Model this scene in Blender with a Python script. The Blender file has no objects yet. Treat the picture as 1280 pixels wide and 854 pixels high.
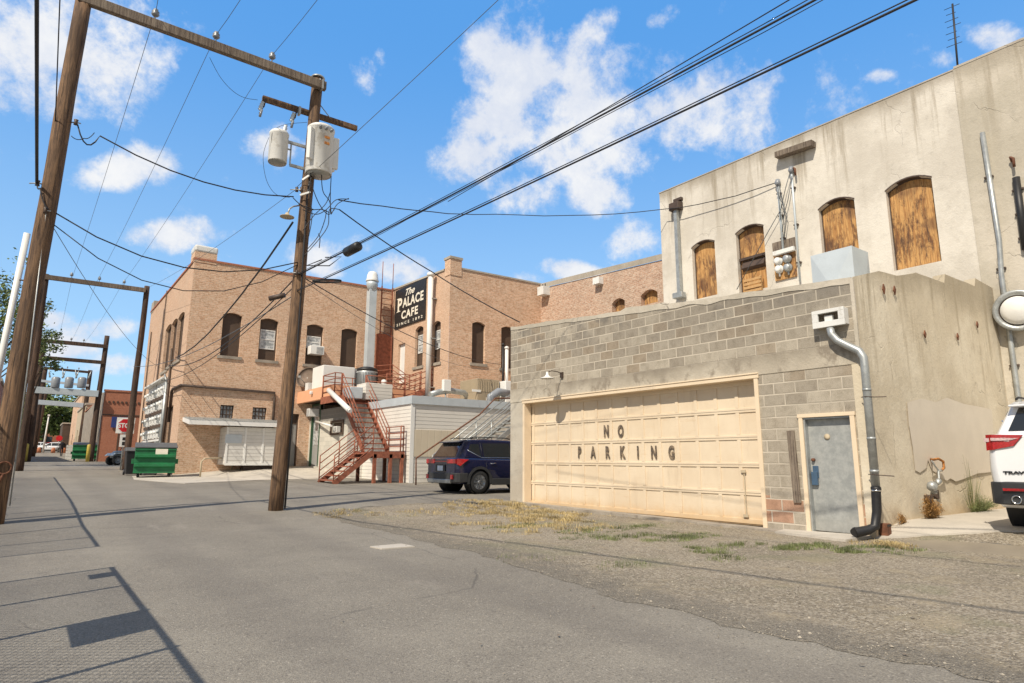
import bpy, bmesh, math, random
from mathutils import Vector, Matrix, noise as mnoise
random.seed(7)
R = math.radians
scene = bpy.context.scene
col = scene.collection
EYE = Vector((0, 0, 1.2))
F, YAW, PITCH, ROLL = 795.3, R(36.75), R(10.54), R(0.22)
fw = Vector((math.sin(YAW)*math.cos(PITCH), math.cos(YAW)*math.cos(PITCH), math.sin(PITCH)))
rt0 = Vector((math.cos(YAW), -math.sin(YAW), 0)); up0 = rt0.cross(fw)
rt = rt0*math.cos(ROLL)+up0*math.sin(ROLL); up = -rt0*math.sin(ROLL)+up0*math.cos(ROLL)
# survey helpers: where a sight line meets a known plane of the place
def ray(x, y): return rt*((x-640)/F) - up*((y-427)/F) + fw
def PX(x, y, X): d = ray(x, y); return EYE + d*(X/d.x)
def PY(x, y, Y): d = ray(x, y); return EYE + d*(Y/d.y)
def PZ(x, y, Z): d = ray(x, y); return EYE + d*((Z-1.2)/d.z)
def PD(x, y, D): return EYE + ray(x, y)*D
def smooth(a, b, x):
    t = max(0, min(1, (x-a)/(b-a))); return t*t*(3-2*t)
def gz(x, y):
    if y < 12: z = 0
    elif y < 16: z = .05*(y-12)
    elif y < 90: z = .2+.0165*(y-16)
    elif y < 165: z = .2+.0165*74+.019*(y-90)
    else: z = .2+.0165*74+.019*75
    z += .24*smooth(10.3, 11.6, x)*(1-smooth(4.6, 5.6, y))*smooth(-6, 0, y)
    return z
def PG(x, y, dz=0):
    d = ray(x, y); t = 1.0
    while t < 200:
        p = EYE+d*t
        if p.z <= gz(p.x, p.y)+dz: return p
        t += .01
    return p
Xg, Xc, XL, YL, Xs, Yp, Xf = 10.6, 17.5, 5.2, 31.8, 15.32, 25.5, 20.96
SUN = Vector((1, .45, -1.2)).normalized()

# ---------------- tagging ----------------
def tag(o, label=None, cat=None, group=None, kind=None):
    if label: o['label'] = label
    if cat: o['category'] = cat
    if group: o['group'] = group
    if kind: o['kind'] = kind
    return o
def thing(name, label, cat, loc=(0, 0, 0), rz=0, group=None):
    o = bpy.data.objects.new(name, None); col.objects.link(o)
    o.location = loc; o.rotation_euler = (0, 0, rz); o.empty_display_size = .1
    return tag(o, label, cat, group)
def copy_tree(o, parent=None):
    c = o.copy(); col.objects.link(c); c.parent = parent
    for ch in [k for k in bpy.data.objects if k.parent == o]: copy_tree(ch, c)
    return c
class MB:
    def __init__(s): s.v = []; s.f = []; s.sm = []
    def add(s, vs, fs, sm=False):
        n = len(s.v); s.v += [Vector(v) for v in vs]
        s.f += [tuple(i+n for i in f) for f in fs]; s.sm += [sm]*len(fs); return s
    def box(s, a, b):
        x0, y0, z0 = a; x1, y1, z1 = b
        if x0 > x1: x0, x1 = x1, x0
        if y0 > y1: y0, y1 = y1, y0
        if z0 > z1: z0, z1 = z1, z0
        return s.add([(x0,y0,z0),(x1,y0,z0),(x1,y1,z0),(x0,y1,z0),(x0,y0,z1),(x1,y0,z1),(x1,y1,z1),(x0,y1,z1)],
                     [(0,3,2,1),(4,5,6,7),(0,1,5,4),(1,2,6,5),(2,3,7,6),(3,0,4,7)])
    def obox(s, c, size, m=None):
        m = m or Matrix.Identity(3); c = Vector(c); h = [k/2 for k in size]
        vs = [c+m@Vector((sx*h[0], sy*h[1], sz*h[2])) for sz in (-1, 1) for sx, sy in ((-1,-1),(1,-1),(1,1),(-1,1))]
        return s.add(vs, [(0,3,2,1),(4,5,6,7),(0,1,5,4),(1,2,6,5),(2,3,7,6),(3,0,4,7)])
    def bar(s, a, b, w, h, upv=(0, 0, 1)):
        a = Vector(a); b = Vector(b); d = (b-a); L = d.length; d.normalize()
        u = Vector(upv); sd = d.cross(u)
        if sd.length < 1e-4: sd = d.cross(Vector((1, 0, 0)))
        sd.normalize(); u = sd.cross(d)
        m = Matrix((d, sd, u)).transposed()
        return s.obox((a+b)/2, (L, w, h), m)
    def tube(s, pts, r, n=8, cap=True):
        pts = [Vector(p) for p in pts]; k = len(pts)
        rs = r if isinstance(r, (list, tuple)) else [r]*k
        base = len(s.v); prev = None
        for i, p in enumerate(pts):
            d = (pts[min(i+1, k-1)]-pts[max(i-1, 0)]).normalized()
            if prev is None:
                a = Vector((0, 0, 1)) if abs(d.z) < .9 else Vector((1, 0, 0))
                e = d.cross(a).normalized()
            else:
                e = (prev - d*prev.dot(d)).normalized()
            prev = e; g = d.cross(e)
            for j in range(n):
                t = 2*math.pi*j/n; s.v.append(p+(e*math.cos(t)+g*math.sin(t))*rs[i])
        for i in range(k-1):
            for j in range(n):
                a = base+i*n+j; b = base+i*n+(j+1) % n
                s.f.append((a, b, b+n, a+n)); s.sm.append(True)
        if cap:
            s.f.append(tuple(base+j for j in reversed(range(n)))); s.sm.append(False)
            s.f.append(tuple(base+(k-1)*n+j for j in range(n))); s.sm.append(False)
        return s
    def lathe(s, prof, c, axis=(0, 0, 1), n=20, cap=True):
        ax = Vector(axis).normalized(); c = Vector(c)
        a = Vector((0, 0, 1)) if abs(ax.z) < .9 else Vector((1, 0, 0))
        e = ax.cross(a).normalized(); g = ax.cross(e); base = len(s.v); k = len(prof)
        for r, h in prof:
            for j in range(n):
                t = 2*math.pi*j/n; s.v.append(c+ax*h+(e*math.cos(t)+g*math.sin(t))*r)
        for i in range(k-1):
            for j in range(n):
                p = base+i*n+j; q = base+i*n+(j+1) % n
                s.f.append((p, q, q+n, p+n)); s.sm.append(True)
        if cap:
            s.f.append(tuple(base+j for j in reversed(range(n)))); s.sm.append(False)
            s.f.append(tuple(base+(k-1)*n+j for j in range(n))); s.sm.append(False)
        return s
    def prism(s, poly, d):      # planar polygon extruded by d
        d = Vector(d); n = len(poly); P = [Vector(p) for p in poly]
        return s.add(P+[p+d for p in P], [tuple(range(n)), tuple(reversed(range(n, 2*n)))]+[(i, i+n, (i+1) % n+n, (i+1) % n) for i in range(n)])
    def build(s, name, mat, parent=None, bevel=0, subsurf=0):
        me = bpy.data.meshes.new(name); me.from_pydata(s.v, [], s.f)
        me.polygons.foreach_set('use_smooth', s.sm); me.materials.append(mat)
        bm = bmesh.new(); bm.from_mesh(me); bmesh.ops.recalc_face_normals(bm, faces=bm.faces); bm.to_mesh(me); bm.free()
        me.update()
        o = bpy.data.objects.new(name, me); col.objects.link(o)
        if parent: o.parent = parent
        if bevel:
            m = o.modifiers.new('bevel', 'BEVEL'); m.width = bevel; m.segments = 2; m.limit_method = 'ANGLE'; m.angle_limit = R(40)
        if subsurf:
            m = o.modifiers.new('sub', 'SUBSURF'); m.levels = subsurf; m.render_levels = subsurf
        return o
def structure(mb, name, mat, **k): return tag(mb.build(name, mat, **k), kind='structure')

# ---------------- materials ----------------
class NT:
    def __init__(s, name):
        m = bpy.data.materials.new(name); m.use_nodes = True; s.m = m; s.t = m.node_tree; s.bs = s.t.nodes['Principled BSDF']
    def n(s, ty, **k):
        x = s.t.nodes.new(ty)
        for a, b in k.items(): setattr(x, a, b)
        return x
    def set(s, sock, v):
        if v is None: return
        if isinstance(v, bpy.types.NodeSocket): s.t.links.new(v, sock)
        elif isinstance(v, (tuple, list)) and sock.type == 'RGBA' and len(v) == 3: sock.default_value = (*v, 1)
        else: sock.default_value = v
    def math(s, op, a, b=None, c=None, clamp=False):
        x = s.n('ShaderNodeMath', operation=op, use_clamp=clamp); s.set(x.inputs[0], a)
        if b is not None: s.set(x.inputs[1], b)
        if c is not None: s.set(x.inputs[2], c)
        return x.outputs[0]
    def mix(s, f, a, b, mode='MIX'):
        x = s.n('ShaderNodeMix', data_type='RGBA', blend_type=mode); s.set(x.inputs[0], f); s.set(x.inputs[6], a); s.set(x.inputs[7], b); return x.outputs[2]
    def ss(s, v, a, b, lo=0., hi=1.):
        x = s.n('ShaderNodeMapRange', interpolation_type='SMOOTHSTEP'); s.set(x.inputs[0], v)
        for i, q in enumerate((a, b, lo, hi)): x.inputs[i+1].default_value = q
        return x.outputs[0]
    def pos(s):
        g = s.n('ShaderNodeNewGeometry'); return g.outputs['Position']
    def xyz(s, v=None):
        x = s.n('ShaderNodeSeparateXYZ'); s.set(x.inputs[0], v or s.pos()); return x.outputs
    def comb(s, a, b, c=0.):
        x = s.n('ShaderNodeCombineXYZ'); s.set(x.inputs[0], a); s.set(x.inputs[1], b); s.set(x.inputs[2], c); return x.outputs[0]
    def scale(s, v, k):
        x = s.n('ShaderNodeVectorMath', operation='MULTIPLY'); s.set(x.inputs[0], v); x.inputs[1].default_value = k; return x.outputs[0]
    def noise(s, sc, det=4., v=None, rough=.6, dist=0.):
        x = s.n('ShaderNodeTexNoise'); s.set(x.inputs['Vector'], v or s.pos()); x.inputs['Scale'].default_value = sc
        x.inputs['Detail'].default_value = det; x.inputs['Roughness'].default_value = rough; x.inputs['Distortion'].default_value = dist; return x.outputs[0]
    def vor(s, sc, v=None, feat='F1', out='Distance'):
        x = s.n('ShaderNodeTexVoronoi', feature=feat); s.set(x.inputs['Vector'], v or s.pos()); x.inputs['Scale'].default_value = sc; return x.outputs[out]
    def wn(s, v):
        x = s.n('ShaderNodeTexWhiteNoise', noise_dimensions='3D'); s.set(x.inputs[0], v); return x.outputs[0]
    def uv(s):      # wall coordinates: along the wall, up
        g = s.n('ShaderNodeNewGeometry'); p = s.xyz(g.outputs['Position']); n = s.xyz(g.outputs['True Normal'])
        f = s.math('GREATER_THAN', s.math('ABSOLUTE', n[0]), .6)
        u = s.math('ADD', s.math('MULTIPLY', p[1], f), s.math('MULTIPLY', p[0], s.math('SUBTRACT', 1., f)))
        return u, p[2]
    def bricks(s, L, H, mo, u=None, z=None, u0=0., z0=0.):
        if u is None: u, z = s.uv()
        r = s.math('DIVIDE', s.math('SUBTRACT', z, z0), H); row = s.math('FLOOR', r); fr = s.math('FRACT', r)
        odd = s.math('MODULO', s.math('ABSOLUTE', row), 2.)
        c = s.math('ADD', s.math('DIVIDE', s.math('SUBTRACT', u, u0), L), s.math('MULTIPLY', odd, .5))
        cell = s.math('FLOOR', c); fc = s.math('FRACT', c)
        du = s.math('MULTIPLY', s.math('MINIMUM', fc, s.math('SUBTRACT', 1., fc)), L)
        dz = s.math('MULTIPLY', s.math('MINIMUM', fr, s.math('SUBTRACT', 1., fr)), H)
        d = s.math('MINIMUM', du, dz)
        mort = s.ss(d, mo*.35, mo*.75, 1., 0.)
        return mort, s.wn(s.comb(cell, row, 3.)), s.comb(cell, row, 0.)
    def fin(s, c, rough=.8, bump=None, bs=.3, bd=.01, metal=0., spec=None, coat=None):
        s.set(s.bs.inputs['Base Color'], c); s.set(s.bs.inputs['Roughness'], rough); s.set(s.bs.inputs['Metallic'], metal)
        if spec is not None: s.bs.inputs['Specular IOR Level'].default_value = spec
        if coat: s.bs.inputs['Coat Weight'].default_value = coat; s.bs.inputs['Coat Roughness'].default_value = .05
        if bump is not None:
            b = s.n('ShaderNodeBump'); b.inputs['Strength'].default_value = bs; b.inputs['Distance'].default_value = bd
            s.set(b.inputs['Height'], bump); s.t.links.new(b.outputs[0], s.bs.inputs['Normal'])
        return s.m
def sc(c, k): return tuple(x*k for x in c)
def simple(name, c, rough=.6, var=.18, scale=3., metal=0., dirt=None, bs=.15, fine=60., coat=None, spec=None):
    t = NT(name); a = t.noise(scale, 5); b = t.noise(fine, 2)
    f = t.math('ADD', t.math('MULTIPLY', a, .7), t.math('MULTIPLY', b, .3))
    cc = t.mix(t.ss(f, .35, .65), sc(c, 1-var), sc(c, 1+var*.6))
    if dirt: cc = t.mix(t.ss(t.noise(scale*1.7, 6, rough=.7), .52, .68, 0., .8), cc, dirt)
    return t.fin(cc, rough, t.noise(fine, 3), bs, .004, metal, spec, coat)

M = {}
M['galv'] = simple('galvanised_metal', (.42,.44,.44), .45, .2, 6, .5)
M['galv_pale'] = simple('pale_sheet_metal', (.56,.62,.66), .5, .08, 2, .25)
M['black'] = simple('black_plastic', (.018,.018,.02), .5, .2, 5)
M['cable'] = simple('cable_black', (.02,.02,.024), .55, .2, 2)
M['wire'] = simple('grey_wire', (.10,.11,.12), .5, .2, 2)
M['white'] = simple('white_paint', (.72,.72,.70), .5, .08, 2, dirt=(.45,.42,.37))
M['white_clean'] = simple('white_enamel', (.78,.78,.76), .35, .04, 2)
M['cream'] = simple('cream_paint', (.76,.62,.45), .6, .06, 1.5)
M['rust'] = simple('rusty_steel', (.16,.065,.035), .85, .4, 9)
M['redsteel'] = simple('red_oxide_steel', (.31,.105,.06), .8, .35, 7, dirt=(.17,.07,.045))
M['darkpipe'] = simple('dark_brown_pipe', (.075,.05,.038), .6, .3, 4)
M['concrete'] = simple('light_concrete', (.50,.46,.40), .85, .14, 1.2, dirt=(.36,.33,.29), bs=.3)
M['concrete_dirty'] = simple('dirty_concrete', (.34,.30,.25), .9, .25, 2.2, dirt=(.2,.17,.14), bs=.4)
M['green'] = simple('green_painted_steel', (.012,.16,.055), .5, .25, 3, dirt=(.03,.12,.06))
M['greylid'] = simple('grey_plastic_lid', (.10,.105,.11), .6, .2, 4)
M['blackrubber'] = simple('tyre_rubber', (.022,.022,.022), .85, .2, 6)
M['rim'] = simple('alloy', (.35,.36,.37), .3, .05, 3, .8)
M['chrome'] = simple('chrome', (.7,.7,.7), .15, .02, 3, 1.)
M['cladding'] = simple('black_cladding', (.035,.036,.038), .55, .15, 6)
M['bluepaint'] = simple('deep_blue_car_paint', (.006,.008,.045), .25, .05, 2, .3, bs=0, coat=1.)
M['whitepaint'] = simple('white_car_paint', (.80,.81,.83), .25, .02, 2, 0., bs=0, coat=1.)
M['redlens'] = simple('red_lens', (.42,.012,.015), .12, .25, 30, 0., bs=.1, coat=1.)
M['clearlens'] = simple('clear_lens', (.62,.45,.45), .15, .3, 40, 0., bs=.1, coat=1.)
M['plate'] = simple('licence_plate', (.55,.62,.72), .4, .1, 10)
M['beige_hvac'] = simple('beige_hvac_paint', (.36,.29,.20), .55, .06, 2)
M['yellow'] = simple('yellow_paint', (.55,.42,.08), .6, .15, 3)
M['brown_board'] = simple('dark_brown_board', (.085,.055,.038), .7, .12, 3)
M['peach'] = simple('peach_painted_stucco', (.72,.38,.22), .8, .06, 1.5)
M['signred'] = simple('sign_red', (.55,.012,.02), .4, .05, 3)
M['signblue'] = simple('sign_blue', (.03,.05,.2), .5, .1, 3)
M['signblack'] = simple('sign_black', (.018,.017,.018), .5, .1, 4)
M['signcream'] = simple('sign_cream', (.82,.76,.64), .5, .03, 4)
M['wood_crate'] = simple('bare_wood', (.5,.3,.13), .8, .15, 8)
M['insul'] = simple('grey_porcelain', (.25,.27,.30), .25, .1, 3)
M['tan'] = simple('tan_paint', (.48,.40,.28), .7, .06, 2)
M['dish'] = simple('weathered_dish', (.17,.125,.095), .8, .3, 3)
M['greendoor'] = simple('green_door_paint', (.03,.085,.045), .5, .1, 3)
M['skin'] = simple('skin', (.45,.28,.2), .6, .05, 9)
M['cloth_dark'] = simple('dark_cloth', (.02,.02,.03), .9, .2, 9)
M['lockblue'] = simple('blue_grey_lock', (.06,.11,.18), .4, .1, 9)
M['darkdoor'] = simple('grey_door_paint', (.30,.30,.29), .6, .06, 2)
M['brass'] = simple('rusty_orange_pipe', (.42,.17,.04), .7, .4, 20)
M['patch'] = simple('pale_plaster_patch', (.70,.63,.53), .9, .05, 2, bs=.1)
M['tarp'] = simple('orange_barrier', (.42,.16,.08), .7, .1, 3)
t = NT('window_glass'); M['glass'] = t.fin(t.mix(t.noise(1.5, 2), (.03,.04,.05), (.10,.12,.14)), .06, spec=.8)
t = NT('car_glass'); M['carglass'] = t.fin((.012,.015,.016), .04, spec=.8, coat=1.)
t = NT('curtained_glass'); M['curtain'] = t.fin(t.mix(t.ss(t.noise(7, 2), .4, .6), (.28,.30,.31), (.55,.57,.58)), .12, spec=.7)

def wood_pole(name, base, dark):
    t = NT(name); v = t.scale(t.pos(), (14., 14., .9)); a = t.noise(1.6, 8, v, .75, .4); b = t.noise(.5, 3)
    c = t.mix(t.ss(a, .38, .62), dark, base); c = t.mix(t.ss(b, .4, .65, 0., .55), c, sc(dark, .8))
    cr = t.ss(t.noise(1., 6, t.scale(t.pos(), (40., 40., 1.)), .8), .60, .66)
    c = t.mix(cr, c, sc(dark, .3))
    return t.fin(c, .85, t.math('SUBTRACT', a, cr), .8, .02)
M['pole'] = wood_pole('weathered_pole_wood', (.26,.155,.085), (.075,.045,.03))
M['arm'] = wood_pole('weathered_crossarm_wood', (.27,.22,.17), (.12,.09,.07))
M['pole_far'] = wood_pole('dark_pole_wood', (.12,.07,.045), (.035,.02,.015))

def brick_mat(name, c1, c2, c3, mortar, painted=0., z0=0., stain=(.48,.40,.31)):
    t = NT(name); u, z = t.uv(); mo, rnd, cl_ = t.bricks(.235, .086, .017, u, z, 0., z0); rr_ = t.wn(t.comb(7., t.xyz(cl_)[1], 1.))
    c = t.mix(t.math('ADD', t.math('MULTIPLY', rnd, .7), t.math('MULTIPLY', rr_, .3)), c1, c2); c = t.mix(t.ss(rnd, .88, 1., 0., .6), c, c3)
    c = t.mix(t.math('MULTIPLY', mo, .75), c, mortar)
    big = t.noise(.45, 6, rough=.65); c = t.mix(t.ss(big, .42, .68, 0., .30), c, stain)
    c = t.mix(t.ss(t.noise(1.3, 5, rough=.7), .50, .72, 0., .3), c, sc(c1, .6))
    c = t.mix(t.ss(t.noise(9., 6, t.scale(t.pos(), (1.,1.,2.)), .8), .46, .62, 0., .8), c, sc(c3, 1.0)); c = t.mix(t.ss(t.noise(7., 6, t.scale(t.pos(), (1.,1.,2.)), .8), .50, .62, 0., .65), c, mortar)
    return t.fin(c, .88, t.math('ADD', t.math('MULTIPLY', mo, -1.), t.math('MULTIPLY', t.noise(30, 3), .4)), .5, .012)
M['brick'] = brick_mat('tan_orange_brick', (.58,.345,.21), (.80,.545,.385), (.40,.23,.14), (.72,.58,.44))
M['brick_side'] = brick_mat('painted_peach_brick', (.56,.355,.24), (.68,.46,.325), (.46,.29,.19), (.60,.46,.34))
M['brick_red'] = brick_mat('red_brick', (.42,.155,.085), (.50,.20,.115), (.32,.11,.06), (.42,.20,.13), stain=(.3,.12,.08))
M['brick_old'] = brick_mat('old_worn_brick', (.44,.255,.17), (.64,.44,.32), (.27,.15,.10), (.62,.54,.44))

def block_mat():
    t = NT('grey_concrete_block'); u, z = t.uv(); p = t.xyz()
    up_ = t.bricks(.4064, .2032, .02, u, z, .12, 3.115); lo = t.bricks(.4064, .2032, .02, u, z, .02, 2.78-15*.2032)
    sel = t.math('GREATER_THAN', z, 3.0)
    mo = t.mix(sel, lo[0], up_[0]); mo = t.math('MULTIPLY', mo, 1.)
    rnd = t.math('ADD', t.math('MULTIPLY', up_[1], sel), t.math('MULTIPLY', lo[1], t.math('SUBTRACT', 1., sel)))
    c = t.mix(t.ss(rnd, .0, 1.), (.33,.29,.235), (.48,.43,.35))
    c = t.mix(t.ss(rnd, .86, .9), c, (.345,.285,.215))
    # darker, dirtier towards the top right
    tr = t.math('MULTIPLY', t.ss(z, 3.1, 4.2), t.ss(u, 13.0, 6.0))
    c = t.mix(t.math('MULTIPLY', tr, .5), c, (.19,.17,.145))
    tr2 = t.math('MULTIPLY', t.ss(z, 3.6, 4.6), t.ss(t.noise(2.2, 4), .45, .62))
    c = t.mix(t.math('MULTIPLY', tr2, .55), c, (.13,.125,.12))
    # painted-over pale blocks low down
    low = t.math('SUBTRACT', 1., sel)
    pale = t.math('MULTIPLY', low, t.ss(t.noise(1.1, 3), .44, .56, .15, .8))
    c = t.mix(t.math('MULTIPLY', pale, .85), c, (.42,.37,.30))
    # a few reddish blocks near the ground
    red = t.math('MULTIPLY', t.math('LESS_THAN', z, .60), t.math('GREATER_THAN', rnd, .52))
    red = t.math('MULTIPLY', red, t.math('LESS_THAN', u, 6.8))
    c = t.mix(t.math('MULTIPLY', red, .75), c, (.47,.25,.16))
    g = t.noise(90, 2); c = t.mix(t.ss(g, .3, .7), t.mix(1., c, (.78,.78,.78), 'MULTIPLY'), t.mix(1., c, (1.12,1.12,1.12), 'MULTIPLY'))
    bl = t.noise(5, 7, rough=.8); c = t.mix(t.ss(bl, .42, .66, 0., .6), c, t.mix(1., c, (.6,.58,.55), 'MULTIPLY'))
    mc = t.mix(t.ss(t.noise(2.5, 3), .35, .65), (.42,.375,.305), (.56,.50,.41))
    c = t.mix(mo, c, mc)
    h = t.math('ADD', t.math('MULTIPLY', mo, -.8), t.math('MULTIPLY', g, .5))
    return t.fin(c, .92, h, .55, .012)
M['block'] = block_mat()

def stucco(name, c1, c2, dark, ztop, streak=1., zbase=None, basec=None, crack=.5, sk=(3.2,3.2,.25)):
    t = NT(name); p = t.pos(); z = t.xyz(p)[2]
    a = t.noise(.55, 7, rough=.65); c = t.mix(t.ss(a, .38, .62), c1, c2)
    st = t.noise(1., 6, t.scale(p, sk), .7)
    m = t.math('MULTIPLY', t.ss(st, .50, .66), t.ss(z, ztop-3.2, ztop-.1, .10, 1.)); c = t.mix(t.math('MULTIPLY', m, .8*streak), c, dark)
    top = t.ss(t.math('ADD', z, t.math('MULTIPLY', t.noise(1.4, 4), .7)), ztop-.15, ztop+.5); c = t.mix(t.math('MULTIPLY', top, .7*streak), c, sc(dark, .85))
    c = t.mix(t.ss(t.noise(4, 6, rough=.75), .50, .75, 0., .5), c, sc(c1, .72))
    if zbase is not None:
        b = t.math('ADD', z, t.math('MULTIPLY', t.noise(1.2, 4), .8)); c = t.mix(t.ss(b, zbase+.5, zbase, 0., .8), c, basec)
    nn = t.n('ShaderNodeTexNoise'); nn.inputs['Scale'].default_value = 2.2; nn.inputs['Detail'].default_value = 8; t.set(nn.inputs['Vector'], p); cr = t.vor(.55, t.mix(.42, p, nn.outputs[1]), 'DISTANCE_TO_EDGE')
    ck = t.math('MULTIPLY', t.ss(cr, .0, .007, 1., 0.), t.ss(t.noise(.6, 3), .50, .60)); c = t.mix(t.math('MULTIPLY', ck, crack), c, sc(dark, .5))
    h = t.math('SUBTRACT', t.math('ADD', t.noise(22, 5), t.math('MULTIPLY', t.noise(4, 3), 1.4)), ck)
    return t.fin(c, .92, h, .5, .015)
M['stucco_c'] = stucco('pale_stucco', (.56,.52,.455), (.69,.65,.58), (.33,.285,.22), 10.8, 1.15, crack=.2, sk=(2.4,2.4,.16))
M['stucco_r'] = stucco('darker_stucco', (.46,.42,.345), (.57,.52,.44), (.34,.295,.225), 10.8, 1., sk=(2.4,2.4,.16), crack=.3)
M['stucco_side'] = stucco('stained_olive_stucco', (.60,.525,.40), (.72,.65,.52), (.42,.355,.255), 4.6, 1.1, .5, (.50,.37,.22), .35, sk=(4.,4.,.35))
M['band'] = stucco('cast_concrete_band', (.46,.41,.33), (.58,.53,.44), (.28,.24,.19), 3.2, 1.5, sk=(2.2,2.2,1.6))
M['pier'] = stucco('plastered_block_pier', (.42,.37,.30), (.50,.46,.39), (.28,.24,.2), 4, .4)
M['cap'] = stucco('parapet_cap_mortar', (.44,.40,.33), (.56,.51,.43), (.3,.26,.22), 6, .5)

def asphalt():
    t = NT('worn_asphalt'); p = t.pos()
    sp = t.vor(120); g = t.noise(160, 2); big = t.noise(.28, 5); mid = t.noise(1.6, 6, rough=.7)
    c = t.mix(t.ss(big, .35, .65), (.205,.187,.158), (.265,.243,.205)); c = t.mix(t.ss(mid, .4, .7, 0., .5), c, (.165,.15,.13))
    rn = t.wn(t.vor(120, out='Position')); rb = t.wn(t.vor(75, out='Position'))
    c = t.mix(t.ss(rn, .6, .95, 0., .5), c, (.36,.33,.28)); c = t.mix(t.ss(rn, .36, .0, 0., .5), c, (.11,.10,.09)); c = t.mix(t.ss(rb, .965, 1., 0., .8), c, (.40,.365,.31)); c = t.mix(t.ss(rb, .03, .0, 0., .6), c, (.07,.065,.06))
    x = t.xyz(p); tr = t.math('SINE', t.math('MULTIPLY', t.math('ADD', x[0], t.math('MULTIPLY', t.noise(.15, 2), 1.2)), 3.4))
    c = t.mix(t.ss(tr, .2, 1., 0., .22), c, (.13,.118,.108))
    nn = t.n('ShaderNodeTexNoise'); nn.inputs['Scale'].default_value = 1.3; nn.inputs['Detail'].default_value = 8; t.set(nn.inputs['Vector'], p); tar = t.vor(.22, t.mix(.25, t.scale(p, (1.4, .8, 1.)), nn.outputs[1]), 'DISTANCE_TO_EDGE'); tm = t.math('MULTIPLY', t.ss(tar, 0., .0035, 1., 0.), t.ss(t.noise(.4, 3), .48, .56)); oil = t.ss(t.noise(.9, 3), .66, .74, 0., .4); c = t.mix(oil, c, (.10,.092,.085))
    c = t.mix(t.math('MULTIPLY', tm, .5), c, (.06,.058,.056))
    pl = t.ss(t.noise(.7, 6, t.scale(p, (1.,.35,1.)), .75), .60, .70, 0., .45); c = t.mix(pl, c, (.33,.30,.26))
    h = t.math('ADD', t.math('MULTIPLY', sp, -1.2), t.math('MULTIPLY', g, .8))
    return t.fin(c, .88, h, .45, .008, spec=.3)
M['asphalt'] = asphalt()
def gravel():
    t = NT('compacted_gravel'); p = t.pos()
    rn = t.wn(t.vor(48, out='Position')); rn2 = t.wn(t.vor(120, out='Position')); v = t.vor(48); v2 = t.vor(120)
    c = t.mix(t.ss(t.noise(.5, 5), .35, .65), (.235,.20,.148), (.335,.285,.215))
    c = t.mix(t.ss(rn, .55, 1., 0., .75), c, (.52,.46,.37)); c = t.mix(t.ss(rn, .4, .0, 0., .7), c, (.125,.105,.082))
    c = t.mix(t.ss(rn2, .6, 1., 0., .5), c, (.50,.45,.38)); c = t.mix(t.ss(t.noise(1.5, 5, rough=.7), .5, .66, 0., .6), c, (.40,.335,.235)); c = t.mix(t.ss(t.noise(3.5, 6, rough=.75), .56, .68, 0., .5), c, (.17,.15,.115)); c = t.mix(t.ss(t.noise(.6, 4), .54, .64, 0., .35), c, (.22,.225,.135))
    ea = t.n('ShaderNodeAttribute'); ea.attribute_name = 'edge'
    ef = t.ss(t.math('ADD', ea.outputs['Fac'], t.math('MULTIPLY', t.math('SUBTRACT', t.noise(2.5, 7, rough=.75), .5), 1.5)), .35, .95, 0., .8)
    ac = t.mix(t.ss(rn2, 0., 1.), (.12,.11,.095), (.27,.245,.205)); c = t.mix(ef, c, ac)
    h = t.math('ADD', t.math('MULTIPLY', v, -1.), t.math('MULTIPLY', v2, -.6))
    return t.fin(c, .92, h, .8, .02, spec=.25)
M['gravel'] = gravel()
t = NT('dry_earth'); M['earth'] = t.fin(t.mix(t.ss(t.noise(.3, 6), .4, .6), (.20,.17,.13), (.28,.24,.18)), .95, t.noise(20, 5), .5, .02)

t = NT('mixed_stones'); M['stone'] = t.fin(t.mix(t.ss(t.noise(9, 3), .35, .65), (.16,.14,.115), (.46,.41,.33)), .9)
def board_mat():   # peeling plywood
    t = NT('peeling_plywood'); u, z = t.uv()
    v = t.comb(t.math('MULTIPLY', u, 3.6), t.math('MULTIPLY', z, .9)); a = t.math('ADD', t.noise(1.4, 9, v, .8, .3), t.math('MULTIPLY', t.math('SUBTRACT', t.noise(.55, 2), .5), .35))
    v2 = t.comb(t.math('MULTIPLY', u, 30.), t.math('MULTIPLY', z, 1.5)); b = t.noise(1., 4, v2)
    c = t.mix(t.ss(a, .46, .62), (.56,.32,.12), (.095,.05,.03)); c = t.mix(t.ss(b, .45, .6, 0., .6), c, (.30,.125,.035))
    ed = t.ss(t.math('FRACT', t.math('MULTIPLY', u, 1.66)), .985, 1.); c = t.mix(ed, c, (.03,.02,.015))
    c = t.mix(t.ss(t.noise(.9, 3), .50, .62, 0., .55), c, (.10,.05,.03))
    return t.fin(c, .85, a, .5, .01)
M['ply'] = board_mat()
def siding(name, c, pitch=.15, vertical=False, dirt=.3):
    t = NT(name); u, z = t.uv(); q = u if vertical else z
    f = t.math('FRACT', t.math('DIVIDE', q, pitch)); e = t.ss(f, .0, .14, 1., 0.)
    cc = t.mix(t.math('MULTIPLY', e, .55), c, sc(c, .35)); cc = t.mix(t.ss(t.noise(1.3, 6, rough=.7), .45, .7, 0., dirt), cc, sc(c, .55))
    return t.fin(cc, .6, t.math('SUBTRACT', f, t.math('MULTIPLY', e, 1.)), .6, .02)
M['siding'] = siding('white_lap_siding', (.80,.77,.71), dirt=.2)
M['siding_shed'] = siding('white_board_siding', (.70,.69,.66), .16)
M['vboard'] = siding('cream_vertical_board', (.56,.49,.38), .3, True, .2)
M['blockpaint'] = None
t = NT('painted_block'); mo, rnd, _ = t.bricks(.4064, .2032, .018)
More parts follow.
